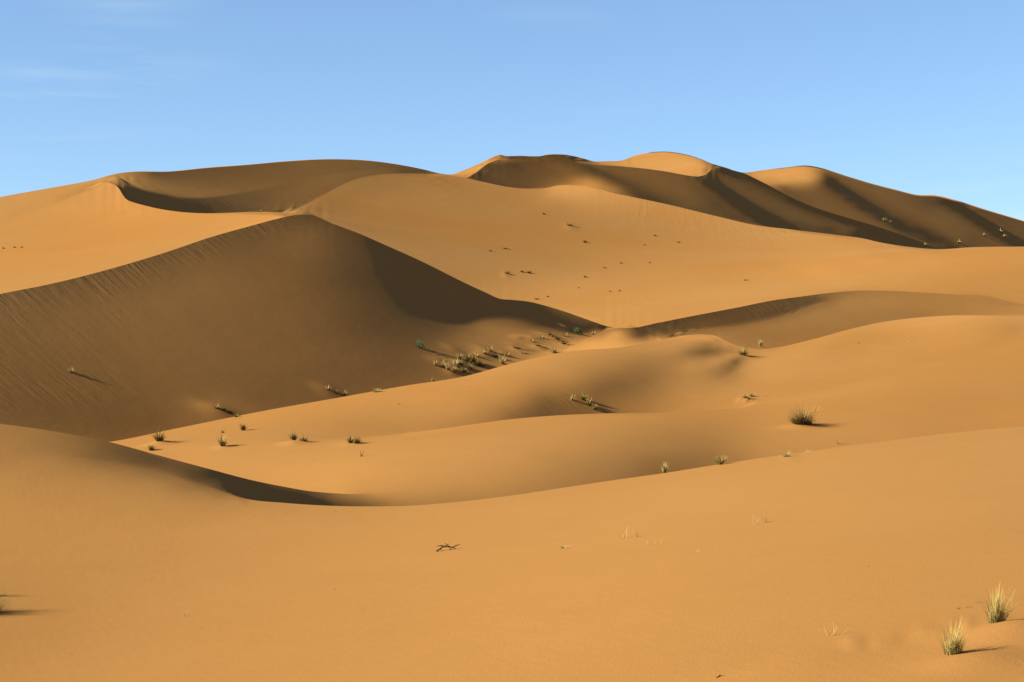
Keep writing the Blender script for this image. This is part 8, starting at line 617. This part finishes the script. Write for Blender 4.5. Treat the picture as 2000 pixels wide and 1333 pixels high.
n_ = len(wing)
att = {k: np.pad(v, ((0, 0), (n_, n_))) for k, v in att.items()}
cr = np.pad(cr, ((0, 0), (n_, n_)), mode='edge')
cn = corner_normals(Xw, Yw, Zw, cr)
r0 = [5+key2[k] for k in range(18)]
c0 = n_+int((1216+240)/2480*(NCOL-1)); c1 = n_+int((862+240)/2480*(NCOL-1)); cl = Xw.shape[1]-1; rl = len(Xw)-1
DUNES = [  # first and last contour row, first and last column, description
 (0, r0[4], 0, cl, 'smooth near dune of golden sand with a dark hollow behind its crest'),
 (r0[4], r0[8], 0, cl, 'rolling middle dunes of sunlit sand between the near dune and the valley'),
 (r0[8], r0[12], 0, c0, 'big shaded dune with a sharp rising crest and brown slip face'),
 (r0[8], r0[12], c0, cl, 'low dune with a brown curved slip face on the right'),
 (r0[12], r0[14], 0, cl, 'long sunlit slope below the far ridge, dotted with scrub'),
 (r0[14], rl, 0, c1, 'far left ridge with a curved shaded slip face under the sky'),
 (r0[14], rl, c1, cl, 'far high dunes with sunlit caps and dark shadow bands on the right'),
]
for ra, rb, ca, cb, text in DUNES:
    rs = slice(ra, rb+1); cs = slice(ca, cb+1)
    o = structure(add_grid('sand_dune', Xw[rs, cs], Yw[rs, cs], Zw[rs, cs], sand, cn[ra:rb, ca:cb], {k: v[rs, cs] for k, v in att.items()}))
    o['label'] = text
r_ = 20000
gx, gy = np.meshgrid(np.linspace(-r_, r_, 41), np.linspace(-r_, r_, 41))
plain = structure(add_grid('desert_plain', gx, gy, np.full_like(gx, BASE-0.5), sand))

# ------------------------------------------------------------------ plants and dead wood on the sand
def ground_z(x, y):
    b = 1000+UNIT*x/y
    c = np.clip((b+240.0)/2480.0*(NCOL-1), 0, NCOL-1.001); i = int(c); f = c-i
    z = [np.interp(y, Y[:, k], Z[:, k]) for k in (i, i+1)]
    return z[0]*(1-f)+z[1]*f

def leaf_mat(name, col, tip):
    m, nt, b = new_mat(name)
    at = node(nt, 'ShaderNodeAttribute'); at.attribute_name = 'along'
    nz = node(nt, 'ShaderNodeTexNoise', Scale=9.0, Detail=2.0)
    g = node(nt, 'ShaderNodeNewGeometry'); nt.links.new(g.outputs['Position'], nz.inputs['Vector'])
    f = math_node(nt, 'ADD', math_node(nt, 'MULTIPLY', at.outputs['Fac'], 0.7), math_node(nt, 'MULTIPLY', math_node(nt, 'SUBTRACT', nz.outputs['Fac'], 0.5), 1.2), clamp=True)
    mx = node(nt, 'ShaderNodeMix', data_type='RGBA')
    mx.inputs['A'].default_value = (*col, 1); mx.inputs['B'].default_value = (*tip, 1)
    nt.links.new(f, mx.inputs['Factor']); nt.links.new(mx.outputs['Result'], b.inputs['Base Color'])
    b.inputs['Roughness'].default_value = 0.8
    return m
MAT = {
 'yellow': leaf_mat('yellow_grass', (0.20, 0.14, 0.04), (0.42, 0.30, 0.10)),
 'straw': leaf_mat('straw', (0.26, 0.18, 0.07), (0.46, 0.35, 0.17)),
 'olive': leaf_mat('olive_grass', (0.11, 0.08, 0.025), (0.23, 0.18, 0.06)),
 'scrub': leaf_mat('dark_scrub', (0.03, 0.022, 0.01), (0.07, 0.055, 0.022)),
 'dark': leaf_mat('dark_grass', (0.055, 0.038, 0.015), (0.13, 0.10, 0.036)),
 'green': leaf_mat('green_leaf', (0.03, 0.05, 0.02), (0.08, 0.12, 0.045)),
 'wood': leaf_mat('dead_wood', (0.07, 0.04, 0.022), (0.17, 0.11, 0.06)),
 'palewood': leaf_mat('bleached_stem', (0.34, 0.25, 0.13), (0.46, 0.36, 0.2)),
}

class Mesh:
    def __init__(self): self.v = []; self.f = []; self.a = []
    def blade(self, root, direc, length, width, bend, seg=4):
        # a ribbon that leaves the ground along direc and bows over outwards
        side = direc.cross(Vector((0, 0, 1)))
        if side.length < 1e-4: side = Vector((1, 0, 0))
        side.normalize()
        p = root.copy(); d = direc.normalized(); n0 = len(self.v)
        for k in range(seg+1):
            t = k/seg; w = width*(1-t)**0.7*0.5+width*0.04
            self.v += [p-side*w, p+side*w]; self.a += [t, t]
            d = (d+Vector((d.x, d.y, 0))*bend/seg-Vector((0, 0, bend*0.5/seg))).normalized()
            p = p+d*(length/seg)
        for k in range(seg):
            a = n0+2*k; self.f.append((a, a+1, a+3, a+2))
    def tube(self, pts, radii, sides=5):
        n0 = len(self.v)
        for i, p in enumerate(pts):
            d = (pts[min(i+1, len(pts)-1)]-pts[max(i-1, 0)]).normalized()
            u = d.cross(Vector((0.3, 0.2, 1))).normalized(); w = d.cross(u)
            for k in range(sides):
                an = 2*math.pi*k/sides
                self.v.append(p+(u*math.cos(an)+w*math.sin(an))*radii[i]); self.a.append(i/max(1, len(pts)-1))
        for i in range(len(pts)-1):
            for k in range(sides):
                a = n0+i*sides+k; b = n0+i*sides+(k+1) % sides
                self.f.append((a, b, b+sides, a+sides))
        self.f.append(tuple(n0+k for k in range(sides))[::-1])
        self.f.append(tuple(n0+(len(pts)-1)*sides+k for k in range(sides)))
    def leaf(self, p, size, rng):
        n = Vector((rng.gauss(0, 1), rng.gauss(0, 1), rng.gauss(0, 1))).normalized()
        u = n.orthogonal().normalized()*size; w = n.cross(u)*0.45
        n0 = len(self.v); self.v += [p-u, p+w, p+u, p-w]; self.a += [rng.random()]*4
        self.f.append((n0, n0+1, n0+2, n0+3))
    def build(self, name, mat, parent=None):
        me = bpy.data.meshes.new(name); me.from_pydata([tuple(v) for v in self.v], [], self.f)
        at = me.attributes.new('along', 'FLOAT', 'POINT'); at.data.foreach_set('value', self.a)
        me.materials.append(mat)
        o = bpy.data.objects.new(name, me); scene.collection.objects.link(o)
        if parent is not None: o.parent = parent
        return o

def fan(rng, n, h, w, width, spread, bend, up=1.0, foot=0.13):
    # a clump of blades: rooted in a disc, leaning outwards
    m = Mesh(); wind = rng.gauss(0.06, 0.08)
    for i in range(n):
        a = rng.uniform(0, 2*math.pi); r = math.sqrt(rng.random())
        root = Vector((math.cos(a)*r*w*foot, math.sin(a)*r*w*foot, -0.02))
        lean = spread*(0.25+r)*rng.uniform(0.5, 1.25)
        a2 = a+rng.gauss(0, 0.5)
        lean *= 1.0+max(0.0, rng.gauss(0, 0.45))
        d = Vector((math.cos(a2)*lean+wind, math.sin(a2)*lean, up)).normalized()
        m.blade(root, d, h*(1.1-0.45*r)*rng.uniform(0.4, 1.05), width*rng.uniform(0.7, 1.3), bend*rng.uniform(0.4, 1.6))
    return m

def tag(o, label, cat, group):
    o['label'] = label; o['category'] = cat; o['group'] = group

def thing(name, loc):
    o = bpy.data.objects.new(name, None); o.empty_display_size = 0.1
    scene.collection.objects.link(o); o.location = loc; return o

def plant(kind, x, y, h, w, label, dist):
    rng = random.Random(label); px = dist/1600.0           # width of one picture element at that distance
    loc = Vector((x, y, ground_z(x, y)))
    bw = max(0.006, 0.45*px)
    if kind == 'big':
        t = thing('grass_tuft', loc); tag(t, label, 'grass tuft', 'grass tufts standing in the sand')
        fan(rng, 240, h*1.35, w*1.15, bw*0.7, 0.22, 0.45, foot=0.3).build('yellow_blades', MAT['yellow'], t)
        fan(rng, 120, h*1.0, w*1.2, bw*0.7, 0.35, 0.6, foot=0.3).build('dark_blades', MAT['dark'], t)
        s = Mesh()
        for i in range(9):
            a = rng.uniform(0, 6.28); d = Vector((math.cos(a)*0.3, math.sin(a)*0.3, 1)).normalized()
            s.blade(Vector((0, 0, 0)), d, h*rng.uniform(1.1, 1.5), bw*0.4, 0.3)
        s.build('seed_stalks', MAT['straw'], t)
    elif kind == 'burst':
        t = thing('grass_tuft', loc); tag(t, label, 'grass tuft', 'grass tufts standing in the sand')
        fan(rng, 220, h*1.15, w, bw*0.8, 0.7, 0.6, foot=0.28).build('dark_blades', MAT['dark'], t)
        fan(rng, 70, h*1.1, w*1.1, bw*0.7, 0.9, 0.6, foot=0.25).build('yellow_blades', MAT['yellow'], t)
        fan(rng, 220, h*0.8, w*1.2, bw*0.8, 1.1, 0.5, foot=0.3).build('brown_core', MAT['scrub'], t)
    elif kind in ('tuft', 'dark', 'dry'):
        a, b = {'tuft': ('olive', 'yellow'), 'dark': ('dark', 'olive'), 'dry': ('straw', 'yellow')}[kind]
        n = 70 if h/px > 7 else 40
        n1, n2 = {'tuft': ('green_blades', 'yellow_blades'), 'dark': ('dark_blades', 'green_blades'), 'dry': ('straw_blades', 'yellow_blades')}[kind]
        t = thing('grass_tuft', loc); tag(t, label, 'grass tuft', 'grass tufts standing in the sand')
        fan(rng, n*3//2 if kind != 'dry' else n, h*1.05, w, bw, 0.15+0.42*w/h, 0.5).build(n1, MAT[a], t)
        fan(rng, n*2//3, h*1.12, w, bw, 0.15+0.42*w/h, 0.5).build(n2, MAT[b], t)
    elif kind == 'green':
        t = thing('bush', loc); tag(t, label, 'bush', 'green bushes on the sand')
        s = Mesh()
        for i in range(9):
            a = rng.uniform(0, 6.28); e = Vector((math.cos(a)*w*0.36, math.sin(a)*w*0.36, h*rng.uniform(0.4, 0.8)))
            s.tube([Vector((0, 0, -0.05)), e*0.5+Vector((0, 0, h*0.08)), e], [bw, bw*0.7, bw*0.3])
        s.build('stems', MAT['wood'], t)
        f = Mesh()
        for i in range(420):
            a = rng.uniform(0, 6.28); r = math.sqrt(rng.random()); z = rng.random()
            k = math.sqrt(max(0.05, 1-(z*0.95)**2))
            p = Vector((math.cos(a)*r*k*w*0.5, math.sin(a)*r*k*w*0.5, h*(0.05+z*0.92)*(0.8+0.3*math.sin(a*3+1))))
            f.leaf(p, max(0.035, 0.6*px)*rng.uniform(0.7, 1.3), rng)
        f.build('leaves', MAT['green'], t)
    elif kind == 'scrub':
        m = fan(rng, 80, math.hypot(h, w*0.5)*0.9, w*0.6, max(0.05, 0.55*px), 0.5+0.75*w/h, 0.35, 1.0)
        o = m.build('scrub', MAT['scrub'] if rng.random() < 0.85 else MAT['olive']); o.location = loc
        tag(o, label, 'scrub', 'scrub patches on the far slopes')
    elif kind in ('stalk', 'stalkpale'):
        m = Mesh(); n = 4 if kind == 'stalk' else 9
        for i in range(n):
            sgn = (i/(n-1)-0.5)*2
            d = Vector((sgn*w/h*0.75+rng.gauss(0, 0.1), rng.gauss(0, 0.25), 1)).normalized()
            m.blade(Vector((rng.gauss(0, w*0.08 if kind == 'stalk' else w*0.25), rng.gauss(0, 0.02), -0.01)), d, h*rng.uniform(0.7, 1.1), bw*(1.3 if kind == 'stalk' else 0.7), rng.uniform(0.0, 0.4))
        if kind == 'stalk':
            for i in range(5): m.leaf(Vector((rng.gauss(0, w*0.15), rng.gauss(0, 0.02), h*rng.uniform(0.0, 0.12))), bw*1.5, rng)
        o = m.build('dry_stalk', MAT['wood'] if kind == 'stalk' else MAT['straw']); o.location = loc
        tag(o, label, 'dry stalk', 'dry stalks on the sand')
    else:
        m = fan(rng, 14, math.hypot(h, w*0.5), w*0.3, bw*1.3, 0.4+0.7*w/h, 0.3, 1.0)
        o = m.build('dead_plant', MAT['scrub'] if kind == 'speck' else MAT['straw']); o.location = loc
        tag(o, label, 'dead plant', 'bits of dead plant on the sand')

PLANTS = [
 ('big', 5.03, 16.68, 0.340, 0.202, 'tallest yellow grass tuft standing upright at the near right edge', 17),
 ('big', 4.26, 15.53, 0.287, 0.198, 'bushy yellow grass tuft in the near right corner with a long shadow', 16),
 ('burst', -8.71, 26.38, 0.706, 0.874, 'larger dark bushy tuft at the left edge throwing streaky shadows onto the near sand', 26),
 ('stalk', 4.47, 28.20, 0.216, 0.126, 'forked dry stalk standing alone on the near dune with a thin long shadow', 28),
 ('stalkpale', 4.22, 28.09, 0.197, 0.143, 'pale wispy stalks just left of the forked dry stalk', 28),
 ('stalkpale', 2.01, 29.14, 0.223, 0.186, 'sparse straw grass sprig on the near dune, upper of a loose pair', 29),
 ('stalkpale', 2.26, 28.92, 0.203, 0.129, 'thin straw sprig just right of the sparse straw sprig on the near dune', 29),
 ('stalkpale', 2.33, 27.25, 0.139, 0.226, 'flattened straw strand below the two sparse straw sprigs', 27),
 ('dry', 0.96, 28.99, 0.129, 0.351, 'low brown grass patch between the bent twig and the straw sprigs', 29),
 ('speckpale', -3.03, 27.33, 0.070, 0.192, 'tiny pale plant debris alone on the smooth near left sand', 27),
 ('stalkpale', -5.21, 25.55, 0.114, 0.081, 'tiny pale sprig, topmost of the specks low on the left sand', 26),
 ('speck', -4.64, 23.93, 0.046, 0.076, 'tiny dark pebble sized tuft right of the pale sprig low on the left', 24),
 ('speck', -5.28, 24.25, 0.039, 0.046, 'tiny dark speck left of the pale sprig low on the left sand', 24),
 ('speck', 8.19, 27.97, 0.053, 0.107, 'single tiny brown tuft on bare sand high at the near right', 28),
 ('stalkpale', 2.86, 25.13, 0.080, 0.112, 'faint straw strand alone below the forked dry stalk', 25),
 ('speckpale', 4.70, 21.23, 0.041, 0.081, 'pale straw speck, upper of two on the near right sand', 21),
 ('speckpale', 4.52, 19.75, 0.038, 0.076, 'pale straw speck, lower of two on the near right sand', 20),
 ('stalkpale', -6.17, 22.20, 0.064, 0.085, 'faint pale sprig near the bottom left corner', 22),
 ('dark', -17.78, 81.02, 0.800, 1.187, 'dark leaning tuft nearest the tip of the sunlit tongue of sand', 81),
 ('dark', -17.76, 79.20, 0.429, 0.505, 'small dark tuft at the lower left foot of the leaning dark tuft', 79),
 ('tuft', -14.18, 78.63, 0.701, 0.576, 'yellow green tuft with two thin shadows right of the dark leaning tuft', 79),
 ('speck', -15.19, 84.39, 0.296, 0.215, 'tiny sprig straight above the yellow green two shadow tuft', 84),
 ('dark', -14.24, 85.11, 0.515, 0.407, 'small upright sprig high on the sunlit tongue behind the other tufts', 85),
 ('dark', -10.67, 78.66, 0.551, 0.451, 'dark tuft on the left shoulder of the small bright sand pile', 79),
 ('tuft', -10.18, 78.70, 0.426, 0.827, 'low spreading tuft on the right of the small bright sand pile', 79),
 ('dark', -7.73, 76.77, 0.440, 0.440, 'dark tuft, left half of the pair on a low sand pile in the middle', 77),
 ('dark', -7.39, 76.53, 0.488, 0.561, 'dark upright tuft, right half of the pair on a low sand pile in the middle', 77),
 ('stalk', -6.68, 71.31, 0.454, 0.227, 'thin forked dry stalk in front of the paired dark tufts', 71),
 ('speck', -6.63, 94.55, 0.151, 0.151, 'tiny dark speck on the smooth sunlit tongue crest slope', 95),
 ('dry', 3.73, 99.24, 0.411, 0.411, 'pale sprig beside the green tufts above the second crest', 99),
 ('tuft', 4.40, 99.99, 0.542, 0.573, 'uppermost green tuft of the slanting row above the second crest', 100),
 ('tuft', 4.75, 99.44, 0.539, 0.634, 'middle green tuft of the slanting row above the second crest', 99),
 ('tuft', 5.08, 99.13, 0.442, 0.474, 'lowest green tuft of the slanting row above the second crest', 99),
 ('tuft', 18.48, 128.31, 0.899, 1.799, 'green yellow tuft beside the dark crescent hollow with a pointed shadow', 128),
 ('dry', 25.31, 163.82, 0.887, 0.418, 'single pale stalk standing in the brown hollow behind the sunlit ridge', 164),
 ('tuft', 15.43, 106.19, 0.440, 0.677, 'low green tuft slanting along a bright little sand heap', 106),
 ('tuft', 16.02, 107.43, 0.411, 0.513, 'small green tuft on top of the bright little sand heap', 107),
 ('speckpale', 16.80, 107.43, 0.240, 0.342, 'pale straw bit right of the bright little sand heap', 107),
 ('burst', 14.98, 82.91, 1.215, 1.321, 'big dark spiky tuft spreading like a star on the right hand slope', 83),
 ('stalkpale', 16.62, 88.43, 0.507, 0.732, 'pale seed stalks leaning out above the big star shaped tuft', 88),
 ('tuft', 5.74, 44.34, 0.438, 0.367, 'light green tuft at the right end of the shaded streaks behind the near crest', 44),
 ('dry', 6.49, 68.59, 0.503, 0.328, 'pale dry sprig at the left end of the shaded streaks behind the near crest', 69),
 ('dry', 7.51, 43.89, 0.252, 0.433, 'brown tuft on a little hump just behind the near crest', 44),
 ('stalkpale', 8.30, 45.15, 0.158, 0.230, 'fine twiggy sprig right of the brown hump tuft behind the near crest', 45),
 ('stalk', 15.82, 77.97, 0.298, 0.199, 'short dark stick with a straight shadow farthest right behind the near crest', 78),
 ('green', -7.66, 133.64, 0.766, 1.277, 'vivid green round bush alone low on the shaded big dune', 134),
 ('dry', -6.27, 131.17, 0.501, 0.585, 'leftmost pale sprig of the thicket below the green bush', 131),
 ('dry', -5.61, 131.45, 0.712, 0.838, 'pale tuft second from left in the thicket below the green bush', 131),
 ('dry', -4.84, 131.01, 0.793, 1.085, 'straw tuft at the bottom of the thicket, its lower left', 131),
 ('dry', -4.65, 132.62, 0.972, 0.972, 'tallest straw tuft in the heart of the thicket', 133),
 ('tuft', -4.00, 132.11, 0.673, 1.094, 'greenish tuft at the bottom right of the thicket', 132),
 ('dry', -4.41, 134.26, 0.727, 0.727, 'pale tuft at the top of the thicket, its left one', 134),
 ('tuft', -3.74, 135.00, 0.817, 0.860, 'greenish tuft at the top of the thicket, its middle one', 135),
 ('tuft', -3.24, 135.42, 0.733, 0.733, 'greenish tuft at the top right of the thicket', 135),
 ('dark', -2.75, 134.74, 0.730, 0.730, 'dark tuft closing the right side of the thicket above the crest', 135),
 ('dry', -2.38, 138.18, 0.572, 1.012, 'straw sprig in the chain above and right of the thicket, nearest to it', 138),
 ('dry', -1.91, 139.62, 0.578, 0.756, 'straw sprig in the chain above the thicket, second one', 140),
 ('dark', -1.41, 138.45, 0.529, 0.882, 'dark low tuft under the straw chain above the thicket', 138),
 ('dry', -0.87, 137.18, 0.961, 0.874, 'pale upright tuft standing alone right of the thicket by the crest', 137),
 ('dry', -0.45, 139.87, 0.535, 0.891, 'straw sprig at the right end of the chain above the thicket', 140),
 ('scrub', 0.36, 142.97, 0.319, 1.184, 'thin dark strip of scrub halfway between thicket and bright mound', 143),
 ('scrub', 2.38, 146.34, 0.466, 1.119, 'rounded dark scrub hummock nearest the left foot of the bright mound', 146),
 ('dry', 2.79, 150.93, 0.577, 1.539, 'straw fringe along the top left of the dark scrub ridge', 151),
 ('scrub', 3.68, 153.85, 0.392, 1.078, 'dark scrub at the upper end of the ridge above the bright mound foot', 154),
 ('scrub', 4.30, 151.54, 0.531, 0.966, 'dark scrub in the middle of the ridge above the bright mound foot', 152),
 ('scrub', 4.86, 149.49, 0.524, 0.952, 'dark scrub at the lower end of the ridge touching the bright mound', 149),
 ('dry', 5.21, 157.35, 0.501, 1.905, 'low straw grass between the scrub ridge and the green sprig', 157),
 ('dry', -5.26, 131.14, 0.585, 0.668, 'straw tuft between the lower left and second tufts of the thicket', 131),
 ('dark', -4.28, 133.14, 0.594, 0.933, 'dark tangled tuft in the shade at the thicket centre', 133),
 ('dry', -3.48, 133.25, 0.594, 0.764, 'straw tuft at the right end of the thicket bottom row', 133),
 ('tuft', -2.45, 135.03, 0.516, 0.774, 'greenish low tuft outermost on the right of the thicket', 135),
 ('dry', -3.05, 136.99, 0.480, 0.698, 'straw sprig bridging the thicket and the chain above it', 137),
 ('dry', 1.00, 142.17, 0.408, 1.178, 'low straw tuft between the dark strip and the crest', 142),
 ('dry', 1.89, 148.24, 0.378, 1.133, 'straw grass left of the rounded dark hummock, a little higher', 148),
 ('green', 6.62, 162.36, 0.672, 1.034, 'green bush at the dark dune tail left of the bright mound top', 162),
 ('dry', 8.29, 164.66, 0.629, 0.682, 'small pale sprig right of the green bush at the dune tail', 165),
 ('dry', 3.75, 143.37, 0.868, 1.187, 'pale fringe of grass peeking over the crest left of the bright mound', 143),
 ('dry', -8.58, 101.59, 0.485, 1.068, 'pale grass fringe poking over the sunlit crest, left of the thicket', 102),
 ('dry', -6.31, 127.74, 0.488, 0.529, 'tiny pale sprig poking over the sunlit crest under the thicket', 128),
 ('dry', -13.57, 118.36, 0.490, 0.679, 'pale tuft at the upper left of the small chain behind the sunlit crest', 118),
 ('tuft', -12.95, 118.48, 0.377, 0.679, 'green tuft in the middle of the small chain behind the sunlit crest', 118),
 ('tuft', -12.41, 118.76, 0.454, 0.492, 'green tuft at the lower right of the small chain behind the sunlit crest', 119),
 ('tuft', -19.85, 108.16, 0.413, 0.689, 'green tuft at the upper left of the mat at the shaded dune foot', 108),
 ('dark', -19.41, 108.22, 0.414, 0.689, 'dark tuft second in the mat at the shaded dune foot', 108),
 ('dark', -19.00, 108.24, 0.414, 0.621, 'dark tuft third in the mat at the shaded dune foot', 108),
 ('tuft', -16.04, 93.43, 0.298, 0.446, 'green tuft at the lower right of the mat at the shaded dune foot', 93),
 ('dry', -28.84, 105.15, 0.469, 0.603, 'lone pale tuft on the streaked face of the shaded big dune', 105),
 ('scrub', 13.28, 369.01, 0.940, 2.586, 'widest dark scrub patch high on the far golden slope', 369),
 ('scrub', 15.66, 343.76, 0.767, 1.533, 'dark scrub patch just below the widest one on the far golden slope', 344),
 ('scrub', 7.63, 386.16, 0.615, 0.861, 'small scrub dot up left of the widest patch on the far golden slope', 386),
 ('scrub', -4.01, 299.38, 0.477, 0.763, 'faint scrub dot at the left end of the faint row on the far slope', 299),
 ('scrub', -1.37, 307.99, 0.294, 2.747, 'faint thin scrub line right of the faint dot on the far slope', 308),
 ('scrub', -0.88, 276.58, 0.617, 1.762, 'left scrub patch of the row of three low on the far slope', 277),
 ('scrub', 1.79, 280.70, 0.537, 0.894, 'middle scrub patch of the row of three low on the far slope', 281),
 ('scrub', 3.04, 280.55, 0.715, 1.251, 'right scrub patch of the row of three low on the far slope', 281),
 ('scrub', 12.78, 280.62, 0.447, 0.983, 'lowest dark scrub dot of the diagonal three at the slope centre', 281),
 ('scrub', 17.02, 295.25, 0.470, 0.941, 'middle dark scrub dot of the diagonal three at the slope centre', 295),
 ('scrub', 20.68, 304.78, 0.388, 0.874, 'upper dark scrub dot of the diagonal three at the slope centre', 305),
 ('scrub', 3.81, 249.01, 0.397, 1.190, 'green scrub patch at the foot of the far slope above the dune tail', 249),
 ('scrub', 5.63, 252.60, 0.322, 0.644, 'dark scrub dot next to the green patch at the far slope foot', 253),
 ('scrub', 10.97, 264.84, 0.253, 0.337, 'tiny scrub speck on the bare strip right of the far slope foot', 265),
 ('scrub', 15.75, 257.45, 0.246, 0.738, 'faint scrub dash on the far flat, left of two', 257),
 ('scrub', 17.23, 257.48, 0.246, 0.492, 'faint scrub dash on the far flat, right of two', 257),
 ('scrub', 32.91, 370.21, 0.472, 1.061, 'scrub dot right across the far slope, top of the right hand group', 370),
 ('scrub', 28.86, 349.83, 0.334, 0.557, 'scrub speck right across the far slope, left of its group', 350),
 ('scrub', 37.27, 359.93, 0.459, 1.032, 'scrub dot right across the far slope, rightmost of its group', 360),
 ('scrub', 26.37, 307.73, 0.294, 0.392, 'tiny scrub speck right of the diagonal three', 308),
 ('scrub', 38.72, 265.97, 0.339, 1.356, 'dark scrub dash at the left start of the golden ridge on the plain', 266),
 ('scrub', -65.45, 206.89, 0.264, 0.527, 'left scrub dot of the three on the sunlit far left slope', 207),
 ('scrub', -64.14, 207.35, 0.330, 0.594, 'middle and darkest scrub dot of the three on the sunlit far left slope', 207),
 ('scrub', -62.89, 206.28, 0.263, 0.657, 'right scrub dot of the three on the sunlit far left slope', 206),
 ('dry', -45.73, 292.33, 0.559, 1.676, 'pale tuft at the rim below the far left slip face', 292),
 ('dry', 178.45, 770.50, 2.946, 4.909, 'pale round bush on the dark right hand mountain of sand, its left one', 771),
 ('tuft', 182.35, 774.56, 1.481, 2.468, 'green tuft touching the pale round bush on the dark sand mountain', 775),
 ('dry', 182.37, 708.48, 2.031, 3.386, 'pale tuft at the bottom of the dark sand mountain by the plain edge', 708),
 ('dry', 228.56, 821.81, 2.356, 3.927, 'pale tuft with short shadow low on the dark sand mountain, middle one', 822),
 ('dry', 256.33, 873.63, 2.227, 5.010, 'pale tuft low on the dark sand mountain, second from right', 874),
 ('dry', 285.15, 936.28, 2.983, 3.579, 'pale tuft on the edge of the rightmost shadow band, upper of two', 936),
 ('dry', 282.11, 920.53, 2.346, 2.933, 'pale tuft on the edge of the rightmost shadow band, lower of two', 921),
 ('speckpale', 28.83, 133.68, 0.213, 0.341, 'pale speck on the golden slope under the right ridge, left of two', 134),
 ('speckpale', 32.57, 132.45, 0.253, 0.506, 'pale speck on the golden slope under the right ridge, right of two', 132),
 ('speck', 4.94, 17.75, 0.068, 0.085, 'dark knot of dead root, leftmost in the row left of the tallest tuft', 18),
 ('speck', 5.02, 17.78, 0.057, 0.096, 'dark knot of dead root, second in the row left of the tallest tuft', 18),
 ('speck', 5.08, 17.81, 0.045, 0.074, 'dark knot of dead root, third in the row left of the tallest tuft', 18),
 ('speck', 5.23, 18.01, 0.080, 0.086, 'dark knot of dead root just left of the tallest tuft tip', 18),
 ('speck', 5.55, 18.20, 0.058, 0.075, 'dark knot of dead root just right of the tallest tuft tip', 18),
 ('speck', 5.78, 18.44, 0.059, 0.135, 'dark knot of dead root nearest the right edge above the tallest tuft', 18),
 ('speck', 4.06, 17.17, 0.033, 0.164, 'thin dark root piece on bare sand left of the near corner tufts', 17),
 ('speck', 4.87, 15.83, 0.030, 0.040, 'small green sprig on the low sand heap in the near right corner', 16),
 ('stalkpale', 3.41, 16.98, 0.162, 0.249, 'pale wispy dead stalks leaning out of the bare sand near the lower right', 17),
 ('dark', -9.40, 28.54, 0.436, 0.582, 'smaller dark tuft at the left edge just behind the larger bushy one', 29),
]
for p_ in PLANTS: plant(*p_)

WOOD = [
 ('bent dark twig arching out of the sand in the near foreground', 'dead_twig', [(-1.484, 31.47, 0.0), (-1.414, 31.47, 0.05), (-1.343, 31.47, 0.08), (-1.263, 31.47, 0.07), (-1.173, 31.47, 0.04), (-1.103, 31.47, 0.01)], 0.0221),
 ('short exposed root in the bottom right sand, lowest of the roots', 'exposed_root', [(1.977, 15.596, -0.002), (2.026, 15.66, 0.005), (2.075, 15.654, -0.002)], 0.0070),
]
for label, name, pts, thickness in WOOD:
    base = Vector((pts[0][0], pts[0][1], ground_z(pts[0][0], pts[0][1])))
    q = [Vector((x, y, ground_z(x, y)+dz))-base for x, y, dz in pts]
    fine = []
    for i in range(len(q)-1):
        for k in range(3):
            t = k/3; p = q[i].lerp(q[i+1], t)
            fine.append(p+Vector((0, 0, math.sin(math.pi*t)*0.15*(q[i+1]-q[i]).length*(0.3 if name == 'dead_twig' else 0.05))))
    fine.append(q[-1])
    rng = random.Random(label)
    m = Mesh(); m.tube(fine, [thickness*rng.uniform(0.6, 1.35)*(1-0.6*i/len(fine)) for i in range(len(fine))], 6)
    for i in range(2, len(fine)-2, 2):                    # broken side shoots
        d = (fine[i+1]-fine[i]).normalized(); s_ = Vector((rng.gauss(0, .5), rng.gauss(0, .5), rng.uniform(-0.5, 0.6)))
        e = fine[i]+(d*0.6+s_).normalized()*thickness*rng.uniform(4, 11)
        m.tube([fine[i], fine[i].lerp(e, 0.5)+Vector((0, 0, thickness*0.5)), e], [thickness*0.7, thickness*0.5, thickness*0.2], 5)
    o = m.build(name, MAT['palewood' if 'leaning' in label else 'wood']); o.location = base
    tag(o, label, 'twig' if name == 'dead_twig' else 'root', 'dead wood on the near sand')
